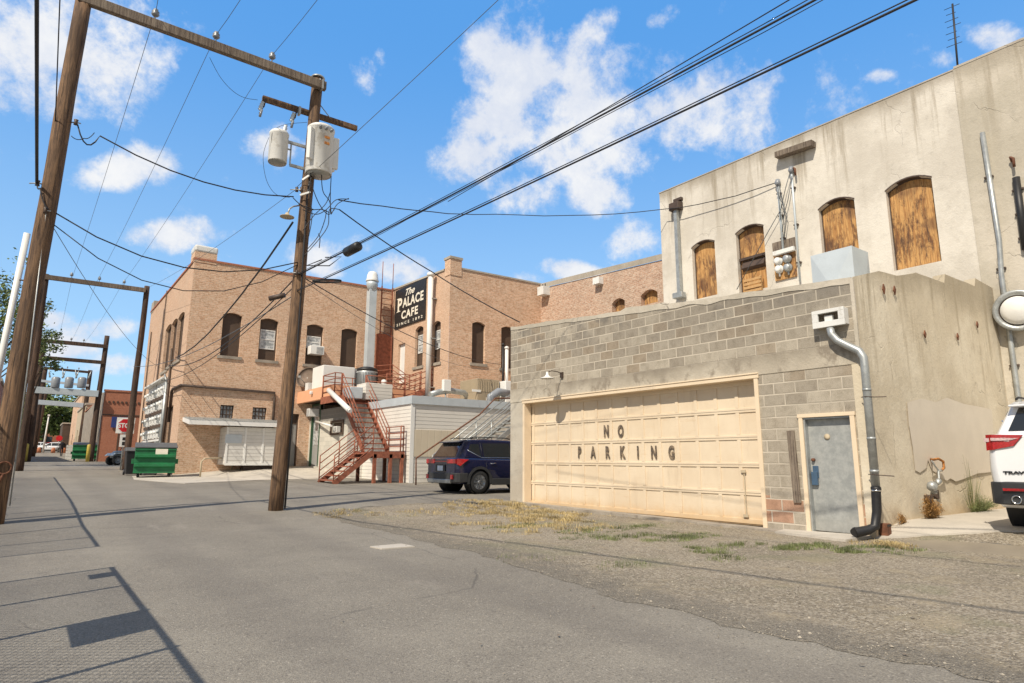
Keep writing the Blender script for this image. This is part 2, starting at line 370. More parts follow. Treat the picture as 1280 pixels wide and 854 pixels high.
z = t.xyz()[2]; c = t.mix(t.ss(rnd, 0., 1.), (.50,.48,.42), (.58,.55,.48)); c = t.mix(t.ss(t.math('ADD', z, t.math('MULTIPLY', t.noise(3, 3), .3)), 3.0, 3.2), c, (.20,.19,.175))
c = t.mix(t.math('MULTIPLY', mo, .4), c, (.36,.34,.30)); M['blockpaint'] = t.fin(c, .85, mo, -.4 if False else .3, .01)
t = NT('garage_door_paint'); z = t.xyz()[2]
c = t.mix(t.ss(t.noise(.9, 5), .4, .65), (.68,.56,.41), (.74,.625,.47)); c = t.mix(t.ss(t.math('ADD', z, t.math('MULTIPLY', t.noise(3, 6, rough=.8), .5)), .62, .28, 0., .75), c, (.62,.42,.22))
c = t.mix(t.ss(t.noise(1., 6, t.scale(t.pos(), (1.,1.5,14.)), .8), .56, .70, 0., .5), c, (.60,.42,.24)); c = t.mix(t.ss(t.noise(1., 6, t.scale(t.pos(), (1.,5.,.7)), .8), .54, .70, 0., .35), c, (.50,.39,.27)); c = t.mix(t.ss(t.noise(.8, 3), .5, .7, 0., .2), c, (.56,.46,.35)); M['gdoor'] = t.fin(c, .6, t.noise(40, 3), .15, .004)
t = NT('faded_stencil_paint'); M['stencil'] = t.fin(t.mix(t.ss(t.noise(14, 6, rough=.8), .42, .66, 0., .7), (.075,.06,.05), (.42,.31,.20)), .8)
t = NT('zinc_door'); a = t.noise(7, 7, rough=.75); c = t.mix(t.ss(a, .35, .65), (.33,.345,.34), (.45,.46,.445)); c = t.mix(t.ss(t.noise(30, 4, rough=.8), .6, .7, 0., .5), c, (.48,.48,.46))
c = t.mix(t.ss(t.math('ADD', t.xyz()[2], t.math('MULTIPLY', t.noise(4, 4), .5)), .7, .4, 0., .3), c, (.45,.43,.38)); M['zinc'] = t.fin(c, .55, a, .2, .004, .3)
def leafmat(name, c):
    t = NT(name); rn = t.noise(2.3, 4); c2 = t.mix(t.ss(rn, .3, .7), sc(c, .5), sc(c, 1.5)); m = t.fin(c2, .55)
    return m
M['leaf'] = leafmat('tree_leaves', (.12,.165,.04)); M['grassg'] = leafmat('green_grass', (.15,.175,.065)); M['grassd'] = leafmat('dry_grass', (.44,.34,.16)); M['weedb'] = leafmat('brown_weed', (.33,.18,.055))
M['bark'] = wood_pole('bark', (.14,.10,.07), (.05,.035,.025))
# ---------------- walls with real openings ----------------
def P3(pl, c, u, z, d=0.): return Vector((c+d, u, z)) if pl == 'X' else Vector((u, c+d, z))
def archz(h, u):
    u0, u1, z0, z1, r = h
    if r <= 0: return z1
    t = (u-(u0+u1)/2)/((u1-u0)/2); return z1-r*t*t
def wall(mb, pl, c, u0, u1, zb, top, holes=(), dep=.22):
    tf = top if callable(top) else (lambda u: top)
    bs = {u0, u1}
    for k in range(1, 12): bs.add(u0+(u1-u0)*k/12)
    for h in holes:
        n = 8 if h[4] > 0 else 1
        for k in range(n+1): bs.add(h[0]+(h[1]-h[0])*k/n)
    bs = sorted(b for b in bs if u0-1e-6 <= b <= u1+1e-6)
    for a, b in zip(bs, bs[1:]):
        if b-a < 1e-5: continue
        m = (a+b)/2; hs = sorted([h for h in holes if h[0] < m < h[1]], key=lambda h: h[2])
        ca = cb = zb
        for h in hs:
            mb.add([P3(pl,c,a,ca), P3(pl,c,b,cb), P3(pl,c,b,h[2]), P3(pl,c,a,h[2])], [(0,1,2,3)])
            ca, cb = archz(h, a), archz(h, b)
            mb.add([P3(pl,c,a,ca), P3(pl,c,b,cb), P3(pl,c,b,cb,dep), P3(pl,c,a,ca,dep)], [(0,1,2,3)])
            mb.add([P3(pl,c,a,h[2]), P3(pl,c,b,h[2]), P3(pl,c,b,h[2],dep), P3(pl,c,a,h[2],dep)], [(0,1,2,3)])
        mb.add([P3(pl,c,a,ca), P3(pl,c,b,cb), P3(pl,c,b,tf(b)), P3(pl,c,a,tf(a))], [(0,1,2,3)])
    for h in holes:
        for u in (h[0], h[1]):
            mb.add([P3(pl,c,u,h[2]), P3(pl,c,u,archz(h,u)), P3(pl,c,u,archz(h,u),dep), P3(pl,c,u,h[2],dep)], [(0,1,2,3)])
def panel(pl, c, h, d, th=.03, inset=.0):
    u0, u1, z0, z1, r = h; u0 += inset; u1 -= inset; z0 += inset; z1 -= inset
    hh = (u0, u1, z0, z1, r)
    n = 10 if r > 0 else 1
    pts = [P3(pl,c,u0,z0,d), P3(pl,c,u1,z0,d)]+[P3(pl,c,u1+(u0-u1)*k/n, archz(hh, u1+(u0-u1)*k/n), d) for k in range(n+1)]
    mb = MB(); mb.prism(pts, (th,0,0) if pl == 'X' else (0,th,0)); return mb
def rect(pl, c, x0, y0, x1, y1, arch=.0):
    f = PX if pl == 'X' else PY
    a = f(x0, y0, c); b = f(x1, y0, c); p = f(x0, y1, c); q = f(x1, y1, c)
    g = (lambda v: v.y) if pl == 'X' else (lambda v: v.x)
    us = sorted([(g(a)+g(p))/2, (g(b)+g(q))/2]); return (us[0], us[1], (p.z+q.z)/2, (a.z+b.z)/2, arch)
def qbox(pl, c, u0, u1, z0, z1, d0, d1, mb=None):
    mb = mb or MB(); a = P3(pl,c,u0,z0,d0); b = P3(pl,c,u1,z1,d1); return mb.box(tuple(a), tuple(b))
def window(parent, pl, c, h, style='board', dep=.2, sill=True, frame='brown_board'):
    u0, u1, z0, z1, r = h
    fr = MB(); w = .07 if style != 'ply' else .025
    qbox(pl,c,u0,u0+w,z0,z1-r,dep-.06,dep-.005,fr); qbox(pl,c,u1-w,u1,z0,z1-r,dep-.06,dep-.005,fr); qbox(pl,c,u0+w,u1-w,z0,z0+w,dep-.06,dep-.005,fr)
    n = 8
    for k in range(n):
        a = u0+(u1-u0)*k/n; b = u0+(u1-u0)*(k+1)/n; za, zb_ = archz(h,a), archz(h,b)
        v = [P3(pl,c,a,za,dep-.06),P3(pl,c,b,zb_,dep-.06),P3(pl,c,b,zb_-w,dep-.06),P3(pl,c,a,za-w,dep-.06)]
        d = P3(pl,0,0,0,.055); fr.add(v+[q+d for q in v], [(0,1,2,3),(7,6,5,4),(0,4,5,1),(3,2,6,7)])
    f = fr.build('window', M[frame], parent)
    H = z1-z0
    if style == 'ply': panel(pl, c, h, dep-.03, .02, .01).build('board', M['ply'], f)
    elif style == 'board': panel(pl, c, h, dep-.03, .02, .01).build('board', M['brown_board'], f)
    else:
        panel(pl, c, h, dep-.02, .015, .01).build('board', M['brown_board'], f)
        lo, hi = style; ww = MB(); pn = MB(); a, b = z0+H*lo, z0+H*hi
        for zz in (a, (a+b)/2, b): qbox(pl,c,u0+w,u1-w,zz-.025,zz+.025,dep-.055,dep-.02,ww)
        for uu in (u0+w+.02, u1-w-.02): qbox(pl,c,uu-.02,uu+.02,a,b,dep-.05,dep-.02,ww)
        qbox(pl,c,u0+w+.03,u1-w-.03,a+.02,b-.02,dep-.035,dep-.025,pn)
        ww.build('sash', M['white' if frame != 'brown_board' or True else frame], f); pn.build('pane', M['curtain'], f)
    if sill:
        qbox(pl,c,u0-.12,u1+.12,z0-.14,z0-.002,-.06,dep-.07).build('sill', M['concrete_dirty'], f)
    return f
def text_mesh(s, size, org, u, v, mat, name, parent=None, sx=1., bold=0., align='LEFT', shear=0., space=1., fit=None):
    cu = bpy.data.curves.new('lettering', 'FONT'); cu.body = s; cu.size = size; cu.align_x = align; cu.offset = bold; cu.shear = shear; cu.space_character = space
    cu.extrude = .004; cu.resolution_u = 3
    o = bpy.data.objects.new('lettering', cu); col.objects.link(o); bpy.context.view_layer.update()
    me = bpy.data.meshes.new_from_object(o.evaluated_get(bpy.context.evaluated_depsgraph_get()))
    col.objects.unlink(o); bpy.data.objects.remove(o); bpy.data.curves.remove(cu)
    if fit:
        X_ = [q.co.x for q in me.vertices]; Y_ = [q.co.y for q in me.vertices]; x0_, x1_, y0_, y1_ = min(X_), max(X_), min(Y_), max(Y_)
        for q in me.vertices: q.co.x = (q.co.x-x0_)/(x1_-x0_)*fit[0]; q.co.y = (q.co.y-y0_)/(y1_-y0_)*fit[1]
    u = Vector(u).normalized(); v = Vector(v).normalized(); n = u.cross(v); org = Vector(org)
    for q in me.vertices: q.co = org + u*(q.co.x*sx) + v*q.co.y + n*q.co.z
    me.materials.clear(); me.materials.append(mat); me.name = name
    r = bpy.data.objects.new(name, me); col.objects.link(r)
    if parent: r.parent = parent
    return r

# ---------------- ground ----------------
def axis(lo, hi, fine_lo, fine_hi, st):
    r = []; x = fine_lo
    while x <= fine_hi: r.append(x); x += st
    s = st; x = fine_hi
    while x < hi: s *= 1.6; x += s; r.append(min(x, hi))
    s = st; x = fine_lo
    while x > lo: s *= 1.6; x -= s; r.insert(0, max(x, lo))
    return r
def sheet(name, mat, xs, ys, dz, zf=None, keep=None):
    mb = MB(); nx = len(xs)
    for y in ys:
        for x in xs: mb.v.append(Vector((x, y, gz(x, y)+dz+(zf(x, y) if zf else 0))))
    for j in range(len(ys)-1):
        for i in range(nx-1):
            if keep and not keep((xs[i]+xs[i+1])/2, (ys[j]+ys[j+1])/2): continue
            a = j*nx+i; mb.f.append((a, a+1, a+1+nx, a+nx)); mb.sm.append(True)
    return structure(mb, name, mat)
sheet('ground', M['earth'], axis(-900, 900, -12, 30, 1.), axis(-300, 1500, -10, 168, 1.), -.02)
sheet('alley_road', M['asphalt'], axis(-4.5, 26, -4.5, 26, .5)[:62], axis(-25, 170, -8, 164, .5), 0., keep=lambda x, y: x < 26 and y < 165)
# gravel lot laid over the asphalt, with a ragged edge
EDGE = [(-9, 5.4), (-4, 4.9), (-1.5, 4.6), (1.0, 4.4), (1.88, 4.42), (2.7, 4.23), (3.95, 4.33), (6.17, 4.62), (7.17, 4.8), (10, 4.95), (13.2, 5.05), (13.9, 5.5), (14.35, 6.6)]
def edge_x(y):
    for (ya, xa), (yb, xb) in zip(EDGE, EDGE[1:]):
        if ya <= y <= yb: return xa+(xb-xa)*(y-ya)/(yb-ya)
    return EDGE[0][1] if y < EDGE[0][0] else EDGE[-1][1]
ECOL = []
mb = MB(); ys = [-9+.08*i for i in range(int(23.4/.08))]; nu = 120
for y in ys:
    x0 = edge_x(y)+.22*(mnoise.noise(Vector((y*1.3, 3, 0))))+.09*mnoise.noise(Vector((y*6, 9, 0))); x1 = 17.45
    for i in range(nu+1):
        t_ = (i/nu)**1.25; x = x0+(x1-x0)*t_; yy = y + (.25*mnoise.noise(Vector((x*1.1, 7, 1)))+.1*mnoise.noise(Vector((x*5, 7, 1))) if y > 13.6 else 0)
        h = .002 if i == 0 else .010+.012*mnoise.noise(Vector((x*2.2, yy*2.2, 0)))*min(1, i/6)+.006*mnoise.noise(Vector((x*9, yy*9, 0)))*min(1, i/4)
        mb.v.append(Vector((x, yy, gz(x, yy)+max(h, .003)))); ECOL.append(1-min(1, (x-x0)/1.5))
for j in range(len(ys)-1):
    for i in range(nu):
        a = j*(nu+1)+i; mb.f.append((a, a+1, a+nu+2, a+nu+1)); mb.sm.append(True)
go = structure(mb, 'gravel_lot', M['gravel']); at_ = go.data.attributes.new('edge', 'FLOAT', 'POINT'); at_.data.foreach_set('value', ECOL)
def slab(name, pts, dz, th, mat):
    mb = MB(); n = len(pts); top = [Vector((x, y, gz(x, y)+dz+(z if z else 0))) for x, y, z in pts]
    bot = [p-Vector((0, 0, th)) for p in top]
    mb.add(top+bot, [tuple(range(n))]+[(i, (i+1) % n, (i+1) % n+n, i+n) for i in range(n)])
    return structure(mb, name, mat)
# raised concrete ramp up to the doors of the brick building
mb = MB()
rp = [(3.3,28.3,.415),(4.45,24.9,.36),(7.6,26.6,.39),(11.3,26.6,.42),(11.3,31.78,.86),(9.0,31.78,.83),(5.15,31.78,.50),(3.6,31.6,.47)]
mb.add([Vector(p) for p in rp]+[Vector((p[0],p[1],p[2]-.25)) for p in rp], [(0,1,7),(1,6,7),(1,2,6),(2,5,6),(2,3,4,5)]+[(i,(i+1)%8,(i+1)%8+8,i+8) for i in range(8)])
structure(mb, 'concrete_ramp', M['concrete'])
slab('concrete_threshold', [(9.95,4.95,0),(10.6,4.85,0),(10.6,6.3,0),(10.12,6.2,0)], .045, .1, M['concrete'])
slab('garage_apron', [(10.3,5.9,0),(10.62,5.9,0),(10.62,13.7,0),(10.38,13.7,0)], .03, .1, M['concrete_dirty'])
mb = MB(); nx_, ny_ = 40, 30
for j in range(ny_+1):
    for i in range(nx_+1):
        v_ = j/ny_; y = 2.5+(4.785-2.5)*v_; xa_ = 10.55+(4.785-y)*.50+.06*mnoise.noise(Vector((y*3, 1, 0))); x = xa_+(17.45-xa_)*i/nx_
        mb.v.append(Vector((x, y, gz(x, y)+.034)))
for j in range(ny_):
    for i in range(nx_): a = j*(nx_+1)+i; mb.f.append((a, a+1, a+nx_+2, a+nx_+1)); mb.sm.append(True)
for j in range(ny_):
    a = j*(nx_+1); p_, q_ = mb.v[a], mb.v[a+nx_+1]; mb.add([p_, q_, q_-Vector((0,0,.1)), p_-Vector((0,0,.1))], [(0,1,2,3)])
structure(mb, 'concrete_driveway', M['concrete'])
p = PG(489, 684); slab('concrete_marker', [(p.x-.22,p.y-.16,0),(p.x+.26,p.y-.2,0),(p.x+.24,p.y+.17,0),(p.x-.25,p.y+.15,0)], .014, .06, M['concrete'])

# ---------------- block garage ----------------
def tz(p0, p1, pl, c):
    a = (PX if pl == 'X' else PY)(*p0, c); b = (PX if pl == 'X' else PY)(*p1, c); k = 'y' if pl == 'X' else 'x'
    return lambda u: a.z+(b.z-a.z)*(u-getattr(a, k))/(getattr(b, k)-getattr(a, k))
g = thing('block_garage', 'grey concrete block garage with a wide cream door and stained stucco side wall', 'garage', (Xg, 4.8, 0))
gi = Vector((-Xg, -4.8, 0))
def gb(mb, name, mat, parent=g, **k):
    for v in mb.v: pass
    o = mb.build(name, mat, None, **k); o.parent = parent
    if parent is g: o.matrix_parent_inverse = Matrix.Translation(gi)
    return o
G0, G1 = 4.80, 14.25
gd = rect('X', Xg, 655.3, 503, 955.5, 659.5); gd = (6.70, 13.60, .05, 2.74, 0)
dr = (5.02, 5.82, .03, 1.93, 0)
gtop = lambda y: 4.20+(4.92-4.20)*smooth(5.0, 14.6, y)*1.0 if False else (4.20+ (y-4.8)*.0762)
mb = MB(); wall(mb, 'X', Xg, G0+.004, 6.70, -.1, 2.78, [dr], .16); wall(mb, 'X', Xg, G0+.004, G1, 3.12, lambda y: gtop(y)-.075, [], .1)
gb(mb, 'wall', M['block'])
mb = MB(); wall(mb, 'X', Xg, 13.60, G1, -.1, 2.78); gb(mb, 'pier', M['pier'])
mb = MB(); mb.box((Xg-.012, G0+.002, 2.752), (Xg+.2, G1+.01, 3.118)); gb(mb, 'lintel', M['band'], bevel=.01)
# uneven cap, side walls, back, roof
mb = MB(); n = 60
for i in range(n+1):
    y = G0+(G1-G0)*i/n; zt = gtop(y)+.03*mnoise.noise(Vector((y*1.7, 0, 0)))+(.05 if 8.6 < y < 9.9 else 0); zl = gtop(y)-.10+.05*mnoise.noise(Vector((y*2.3, 5, 0)))
    mb.v += [Vector((Xg-.01, y, zl)), Vector((Xg-.01, y, zt)), Vector((Xg+.25, y, zt)), Vector((Xg+.25, y, zl-.2))]
for i in range(n):
    for k in range(3): a = i*4+k; mb.f.append((a, a+1, a+5, a+4)); mb.sm.append(False)
gb(mb, 'parapet_cap', M['cap'])
# side wall with stepped top
st = [(10.6,4.20),(11.35,4.205),(11.8,4.10),(12.3,4.10),(12.31,4.20),(13.7,4.02),(13.72,4.23),(15.2,4.02),(15.22,4.25),(17.5,3.9)]
def stp(px, py): q = PY(px, py, 4.8); return (q.x, q.z)
st = [(10.59,4.20)]+[stp(*q) for q in ((1098,339),(1120,345),(1139,342.5),(1143,341),(1179,354),(1179.5,343),(1217,358),(1218,348),(1240,361))]+[(17.49, 3.75)]
def sttop(x):
    for (xa, za), (xb, zb_) in zip(st, st[1:]):
        if xa <= x <= xb and xb > xa: return za+(zb_-za)*(x-xa)/(xb-xa)
    return st[-1][1]
mb = MB(); xs_ = sorted({s_[0] for s_ in st}|{10.59+.12*i for i in range(58) if 10.59+.12*i < 17.49})
for a, b in zip(xs_, xs_[1:]):
    if b-a < 1e-4: continue
    za, zb2 = sttop(a+1e-5), sttop(b-1e-5)
    wob = lambda x, z: Vector((x, G0-.02+.018*mnoise.noise(Vector((x*1.1, z*.6, 2))), z))
    rows = [-.1, .6, 1.3, 2., 2.7, 3.3]
    zs0 = rows+[za]; zs1 = rows+[zb2]
    for k in range(len(rows)): mb.add([wob(a,zs0[k]),wob(b,zs1[k]),wob(b,zs1[k+1]),wob(a,zs0[k+1])], [(0,1,2,3)], True)
    mb.add([wob(a,za),wob(b,zb2),Vector((b,G0+.2,zb2)),Vector((a,G0+.2,za))], [(0,1,2,3)])
o = gb(mb, 'side_wall', M['stucco_side'])
mb = MB(); mb.add([(Xg+.2,G0+.2,4.0),(17.49,G0+.2,3.7),(17.49,G1,4.4),(Xg+.2,G1,4.6)], [(0,1,2,3)])
mb.box((Xg+.002, G1-.2, -.1), (17.4, G1, 4.6)); mb.box((Xg+.2, G1-.2, 4.6), (Xg+.9, G1-.001, 4.8)); mb.box((Xg+.25, G0+.2, -.1), (17.4, G0+.3, 3.7)); gb(mb, 'roof', M['cap'])
# garage door
D = Xg+.23
mb = MB(); mb.box((D, 6.705, .03), (D+.04, 13.595, 2.70))
rows = 5; colsn = 14; y0, y1 = 6.76, 13.50; z0, z1 = .10, 2.66; W = (y1-y0)/colsn; H = (z1-z0)/rows
for r_ in range(rows+1):
    zz = z0+H*r_; mb.box((D-.018, 6.706, zz-.045), (D, 13.594, zz+.045))
for c_ in range(colsn+1):
    yy = y0+W*c_; 
    for r_ in range(rows): mb.box((D-.0175, yy-.04, z0+H*r_+.045), (D, yy+.04, z0+H*(r_+1)-.045))
gdo = gb(mb, 'garage_door', M['gdoor'], bevel=.006)
mb = MB()
for r_ in range(1, rows): zz = z0+H*r_; mb.box((D-.0188, 6.707, zz-.004), (D-.0185, 13.593, zz+.003))
mb.build('panel_joint', M['brown_board'], gdo)
mb = MB(); mb.box((D-.05, 7.12, .98), (D-.03, 7.22, 1.03)); mb.box((D-.05, 7.12, .17), (D-.03, 7.22, .22)); mb.box((D-.035, 7.15, .2), (D-.03, 7.17, 1.)); mb.build('handle', M['tan'], gdo)
mb = MB(); mb.box((Xg-.02, 6.62, .0), (Xg+.225, 6.70, 2.75)); mb.box((Xg-.02, 13.601, .0), (Xg+.225, 13.68, 2.75)); mb.box((Xg-.03, 6.60, 2.70), (Xg+.225, 13.70, 2.775)); mb.box((Xg-.045, 6.60, 2.775), (Xg+.0, 13.70, 2.80))
gb(mb, 'door_frame', M['cream'], bevel=.005)
for o_ in (gdo,): pass
def letter(ch, px, py):
    q = PX(px, py, D-.03); return text_mesh(ch, .36, (D-.024, q.y, q.z-.13), (0,-1,0), (0,0,1), M['stencil'], 'stencil_letter', gdo, sx=.60, bold=.017, align='CENTER')
for ch, px in zip('NO', (757.5, 775.5)): letter(ch, px, 538.5)
for ch, px in zip('PARKING', (724, 741, 759, 777.5, 797, 817, 839)): letter(ch, px, 565)
# side door
mb = MB(); mb.box((Xg+.09, dr[0]+.01, .06), (Xg+.13, dr[1]-.01, 1.90)); do = gb(mb, 'door', M['zinc'], bevel=.004)
mb = MB(); mb.box((Xg+.075, dr[1]-.16, .92), (Xg+.089, dr[1]-.06, 1.12)); mb.box((Xg+.03, dr[1]-.15, .80), (Xg+.075, dr[1]-.05, 1.02)); mb.build('lock', M['lockblue'], do, bevel=.006)
mb = MB(); mb.lathe([(.0,0),(.028,0),(.028,-.05),(.0,-.05)], (Xg+.09, dr[1]-.09, 1.22), (1,0,0), 12); mb.build('knob', M['rust'], do)
mb = MB(); mb.lathe([(.0,0),(.05,0),(.05,-.012),(.0,-.012)], (Xg+.09, 5.47, 1.60), (1,0,0), 14); mb.build('peephole_plate', M['tan'], do)
mb = MB(); mb.box((Xg-.03, dr[0]-.075, .02), (Xg+.09, dr[0], 1.93)); mb.box((Xg-.03, dr[1], .02), (Xg+.09, dr[1]+.07, 1.93)); mb.box((Xg-.035, dr[0]-.09, 1.93), (Xg+.09, dr[1]+.085, 1.99)); gb(mb, 'door_surround', M['cream'], bevel=.004)
mb = MB(); mb.box((Xg+.0, dr[1]-.03, .04), (Xg+.089, dr[1]-.002, 1.925)); mb.box((Xg+.0, dr[0]+.002, 1.90), (Xg+.089, dr[1]-.031, 1.925)); gb(mb, 'door_jamb', M['galv'])
mb = MB(); mb.bar((Xg-.02, 6.02, .50), (Xg-.02, 6.05, 1.72), .03, .13, (0,1,0)); gb(mb, 'old_hinge_board', M['arm'])
# mortar repair line on the corner
mb = MB(); mb.box((Xg-.028, G0-.03, -.05), (Xg+.02, G0+.11, 2.75)); gb(mb, 'corner_render', M['stucco_side'])
mb = MB()
for k in range(18): z_ = 2.75+k*.08; d_ = .012*mnoise.noise(Vector((k*.7, 2, 0))); mb.box((Xg-.016, G0-.035, z_), (Xg+.02, G0+.022+d_, z_+.0799))
gb(mb, 'corner_mortar', M['cap'])
# pale patch painted on the side wall
pp = [(1134,503),(1152,498),(1170,503),(1183,497),(1205,505),(1222,508),(1240,512),(1243,560),(1241,590),(1222,592),(1207,598),(1195,602),(1188,598),(1184,601),(1176,598),(1172,592),(1165,588),(1160,575),(1158,585),(1150,591),(1144,588),(1141,560),(1136,530)]
mb = MB(); pv = [PY(a, b, G0-.043) for a, b in pp]; mb.add(pv, [tuple(range(len(pv)))]); gb(mb, 'plaster_patch', M['patch'])
for a, b, s_ in ((1104,361.5,11),(1117.5,363,10),(1155.5,418,9),(1196.5,421,9),(1221,406,9)):
    q = PY(a, b, G0-.045); mb = MB(); h_ = s_*.0085; mb.add([q+Vector((-.05,0,-.01)), q+Vector((0,0,-h_)), q+Vector((.05,0,.01)), q+Vector((0,0,h_))]+[q+Vector((-.05,-.02,-.01)), q+Vector((0,-.02,-h_)), q+Vector((.05,-.02,.01)), q+Vector((0,-.02,h_))], [(0,1,2,3),(4,5,6,7),(0,1,5,4),(1,2,6,5),(2,3,7,6),(3,0,4,7)]); gb(mb, 'anchor_plate', M['rust'])
# barn lamp over the garage door
at = PX(703, 468, Xg); lp = thing('barn_lamp', 'small white barn lamp on a curved arm above the garage door', 'wall lamp', tuple(at))
LI = Matrix.Translation(-at)
def under(o, par, loc): o.parent = par; o.matrix_parent_inverse = Matrix.Translation(-Vector(loc)); return o
def U(mb, name, mat, par, **k): return under(mb.build(name, mat, None, **k), par, par.location)
mb = MB(); mb.tube([at+Vector((.0,0,0)), at+Vector((-.15,0,.05)), at+Vector((-.35,0,.06)), at+Vector((-.48,0,.02)), at+Vector((-.5,0,-.03))], .011); mb.obox(at+Vector((-.02,0,-.02)), (.05,.09,.14)); U(mb, 'arm', M['darkpipe'], lp)
mb = MB(); mb.lathe([(.03,.02),(.035,-.05),(.07,-.10),(.17,-.135),(.175,-.15),(.16,-.145)], at+Vector((-.5,0,0)), (0,0,1), 20, False); mb.lathe([(.0,-.08),(.04,-.09),(.045,-.13),(.0,-.16)], at+Vector((-.5,0,0)), (0,0,1), 12, False); U(mb, 'lamp_shade', M['white_clean'], lp)
# fan housing and its bent pipe
q = PX(1041, 399, Xg); fh = thing('exhaust_hood', 'white sheet metal exhaust box high on the block wall near its corner', 'vent hood', tuple(q))
mb = MB(); u0, u1, za, zb_ = q.y-.27, q.y+.27, q.z-.15, q.z+.15
for (a, b, c_, d) in ((u0,u1,zb_-.06,zb_),(u0,u1,za,za+.10),(u0,u0+.10,za+.10,zb_-.06),(u1-.10,u1,za+.10,zb_-.06)): mb.box((Xg-.17, a, c_), (Xg-.13, b, d))
mb.box((Xg-.13,u0+.005,za+.02),(Xg,u0+.03,zb_-.01)); mb.box((Xg-.13,u1-.03,za+.02),(Xg,u1-.005,zb_-.01)); mb.box((Xg-.13,u0+.03,zb_-.04),(Xg,u1-.03,zb_-.01)); mb.box((Xg-.13,u0+.03,za+.02),(Xg,u1-.03,za+.05))
U(mb, 'housing', M['white'], fh, bevel=.004)
mb = MB(); mb.box((Xg-.12,q.y-.05,za+.05),(Xg-.06,q.y+.08,zb_-.1)); U(mb, 'damper', M['white'], fh)
pa = [PX(1038,410,Xg-.12), PX(1039.5,418,Xg-.12), PX(1047,426,Xg-.11), PX(1062,433.5,Xg-.10), PX(1074,439,Xg-.10), PX(1079.5,447,Xg-.10), PX(1081,460,Xg-.10)]
base = PX(1095, 612, Xg-.10)
dp = thing('downpipe', 'galvanised pipe bending down beside the grey side door and ending in a black elbow', 'pipe', tuple(pa[0]))
cor = Vector((Xg-.10, 4.86, 0)); z_top = pa[-1].z
path = pa[:6]+[Vector((Xg-.10, pa[-1].y, z_top)), Vector((Xg-.10, base.y, base.z))]
mb = MB(); mb.tube(path, .062, 14); U(mb, 'pipe', M['galv'], dp)
mb = MB()
for z_ in (z_top-.35, 1.55, 1.05): mb.lathe([(.066,-.02),(.068,0),(.066,.02)], (Xg-.1, base.y+(pa[-1].y-base.y)*(z_-base.z)/(z_top-base.z), z_), (0,0,1), 14)
U(mb, 'seam_collar', M['galv'], dp)
e0 = base+Vector((0,0,.03)); e1 = PX(1096,640,Xg-.10); e2 = PX(1094,658,Xg-.13); e3 = PX(1086,672,Xg-.24); e4 = PX(1070,681,Xg-.40); e4.z = .13; e3.z = max(e3.z, .17)
mb = MB(); mb.tube([e0, e1, e2, e3, e4], [.068,.066,.068,.07,.075], 14, cap=False); mb.lathe([(.072,-.05),(.074,-.02),(.072,.01)], e0, (0,0,1), 14); mb.tube([e4+Vector((.05,0,.02)), e4], [.068,.07], 14); U(mb, 'rubber_elbow', M['black'], dp)
mb = MB(); mb.lathe([(.073,-.012),(.074,0),(.073,.012)], e0+Vector((0,0,-.045)), (0,0,1), 14); U(mb, 'clamp', M['chrome'], dp)
for z_ in (1.0, 2.2):
    mb = MB(); yy = base.y+(pa[-1].y-base.y)*(z_-base.z)/(z_top-base.z); mb.tube([(Xg-.1,yy+.09,z_),(Xg-.17,yy,z_),(Xg-.1,yy-.1,z_-.01),(Xg-.1,yy-.28,z_-.02)], .008, 6); U(mb, 'strap', M['darkpipe'], dp)
q = PY(1107, 662, G0-.1); bb = thing('splash_box', 'small rusty dark box on the ground behind the black elbow', 'box', tuple(q))
mb = MB(); mb.obox((q.x,q.y,gz(q.x,q.y)+.10),(.13,.12,.2)); U(mb, 'casing', M['rust'], bb, bevel=.01); mb = MB(); mb.box((q.x-.07,q.y-.065,gz(q.x,q.y)+.16),(q.x+.07,q.y-.0605,gz(q.x,q.y)+.19)); U(mb, 'lid', M['black'], bb)
# gas meter
q = PY(1168, 600, G0-.15); gm = thing('gas_meter', 'grey gas regulator with a rusty orange loop pipe against the stucco side wall', 'gas meter', tuple(q))
def w(px, py, dd=.15): return PY(px, py, G0-dd)
mb = MB(); mb.tube([w(1164,574,.05), w(1165,575), w(1173,573.5), w(1179,577), w(1180,585), w(1177,588)], .022, 8); U(mb, 'loop_pipe', M['brass'], gm)
mb = MB(); mb.tube([w(1165,576), w(1169,583), w(1173,588), w(1174,596)], .014, 8); mb.tube([w(1177,588), w(1173,589), w(1174,600), w(1172,606)], .02, 8); mb.tube([w(1170,612), w(1172,622), w(1173,628)], .024, 8); mb.tube([w(1165,615), w(1163,628)], .024, 8); U(mb, 'pipework', M['galv'], gm)
mb = MB(); mb.lathe([(.0,-.08),(.06,-.07),(.085,-.02),(.085,.02),(.06,.06),(.0,.07)], w(1165,608,.2), (0,1,.2), 16); U(mb, 'regulator', M['galv'], gm); mb = MB(); mb.lathe([(.0,-.05),(.045,-.04),(.05,.03),(.0,.05)], w(1173,602,.18), (1,0,.4), 14); U(mb, 'valve', M['galv'], gm); mb = MB(); mb.lathe([(.0,-.04),(.05,-.03),(.05,.03),(.0,.04)], w(1168,614,.2), (0,1,0), 14); U(mb, 'meter_cap', M['galv'], gm)
mb = MB(); mb.obox(w(1161,624,.2), (.14,.1,.14)); mb.obox(w(1170,618,.14), (.07,.08,.16)); U(mb, 'valve_block', M['darkpipe'], gm, bevel=.01)

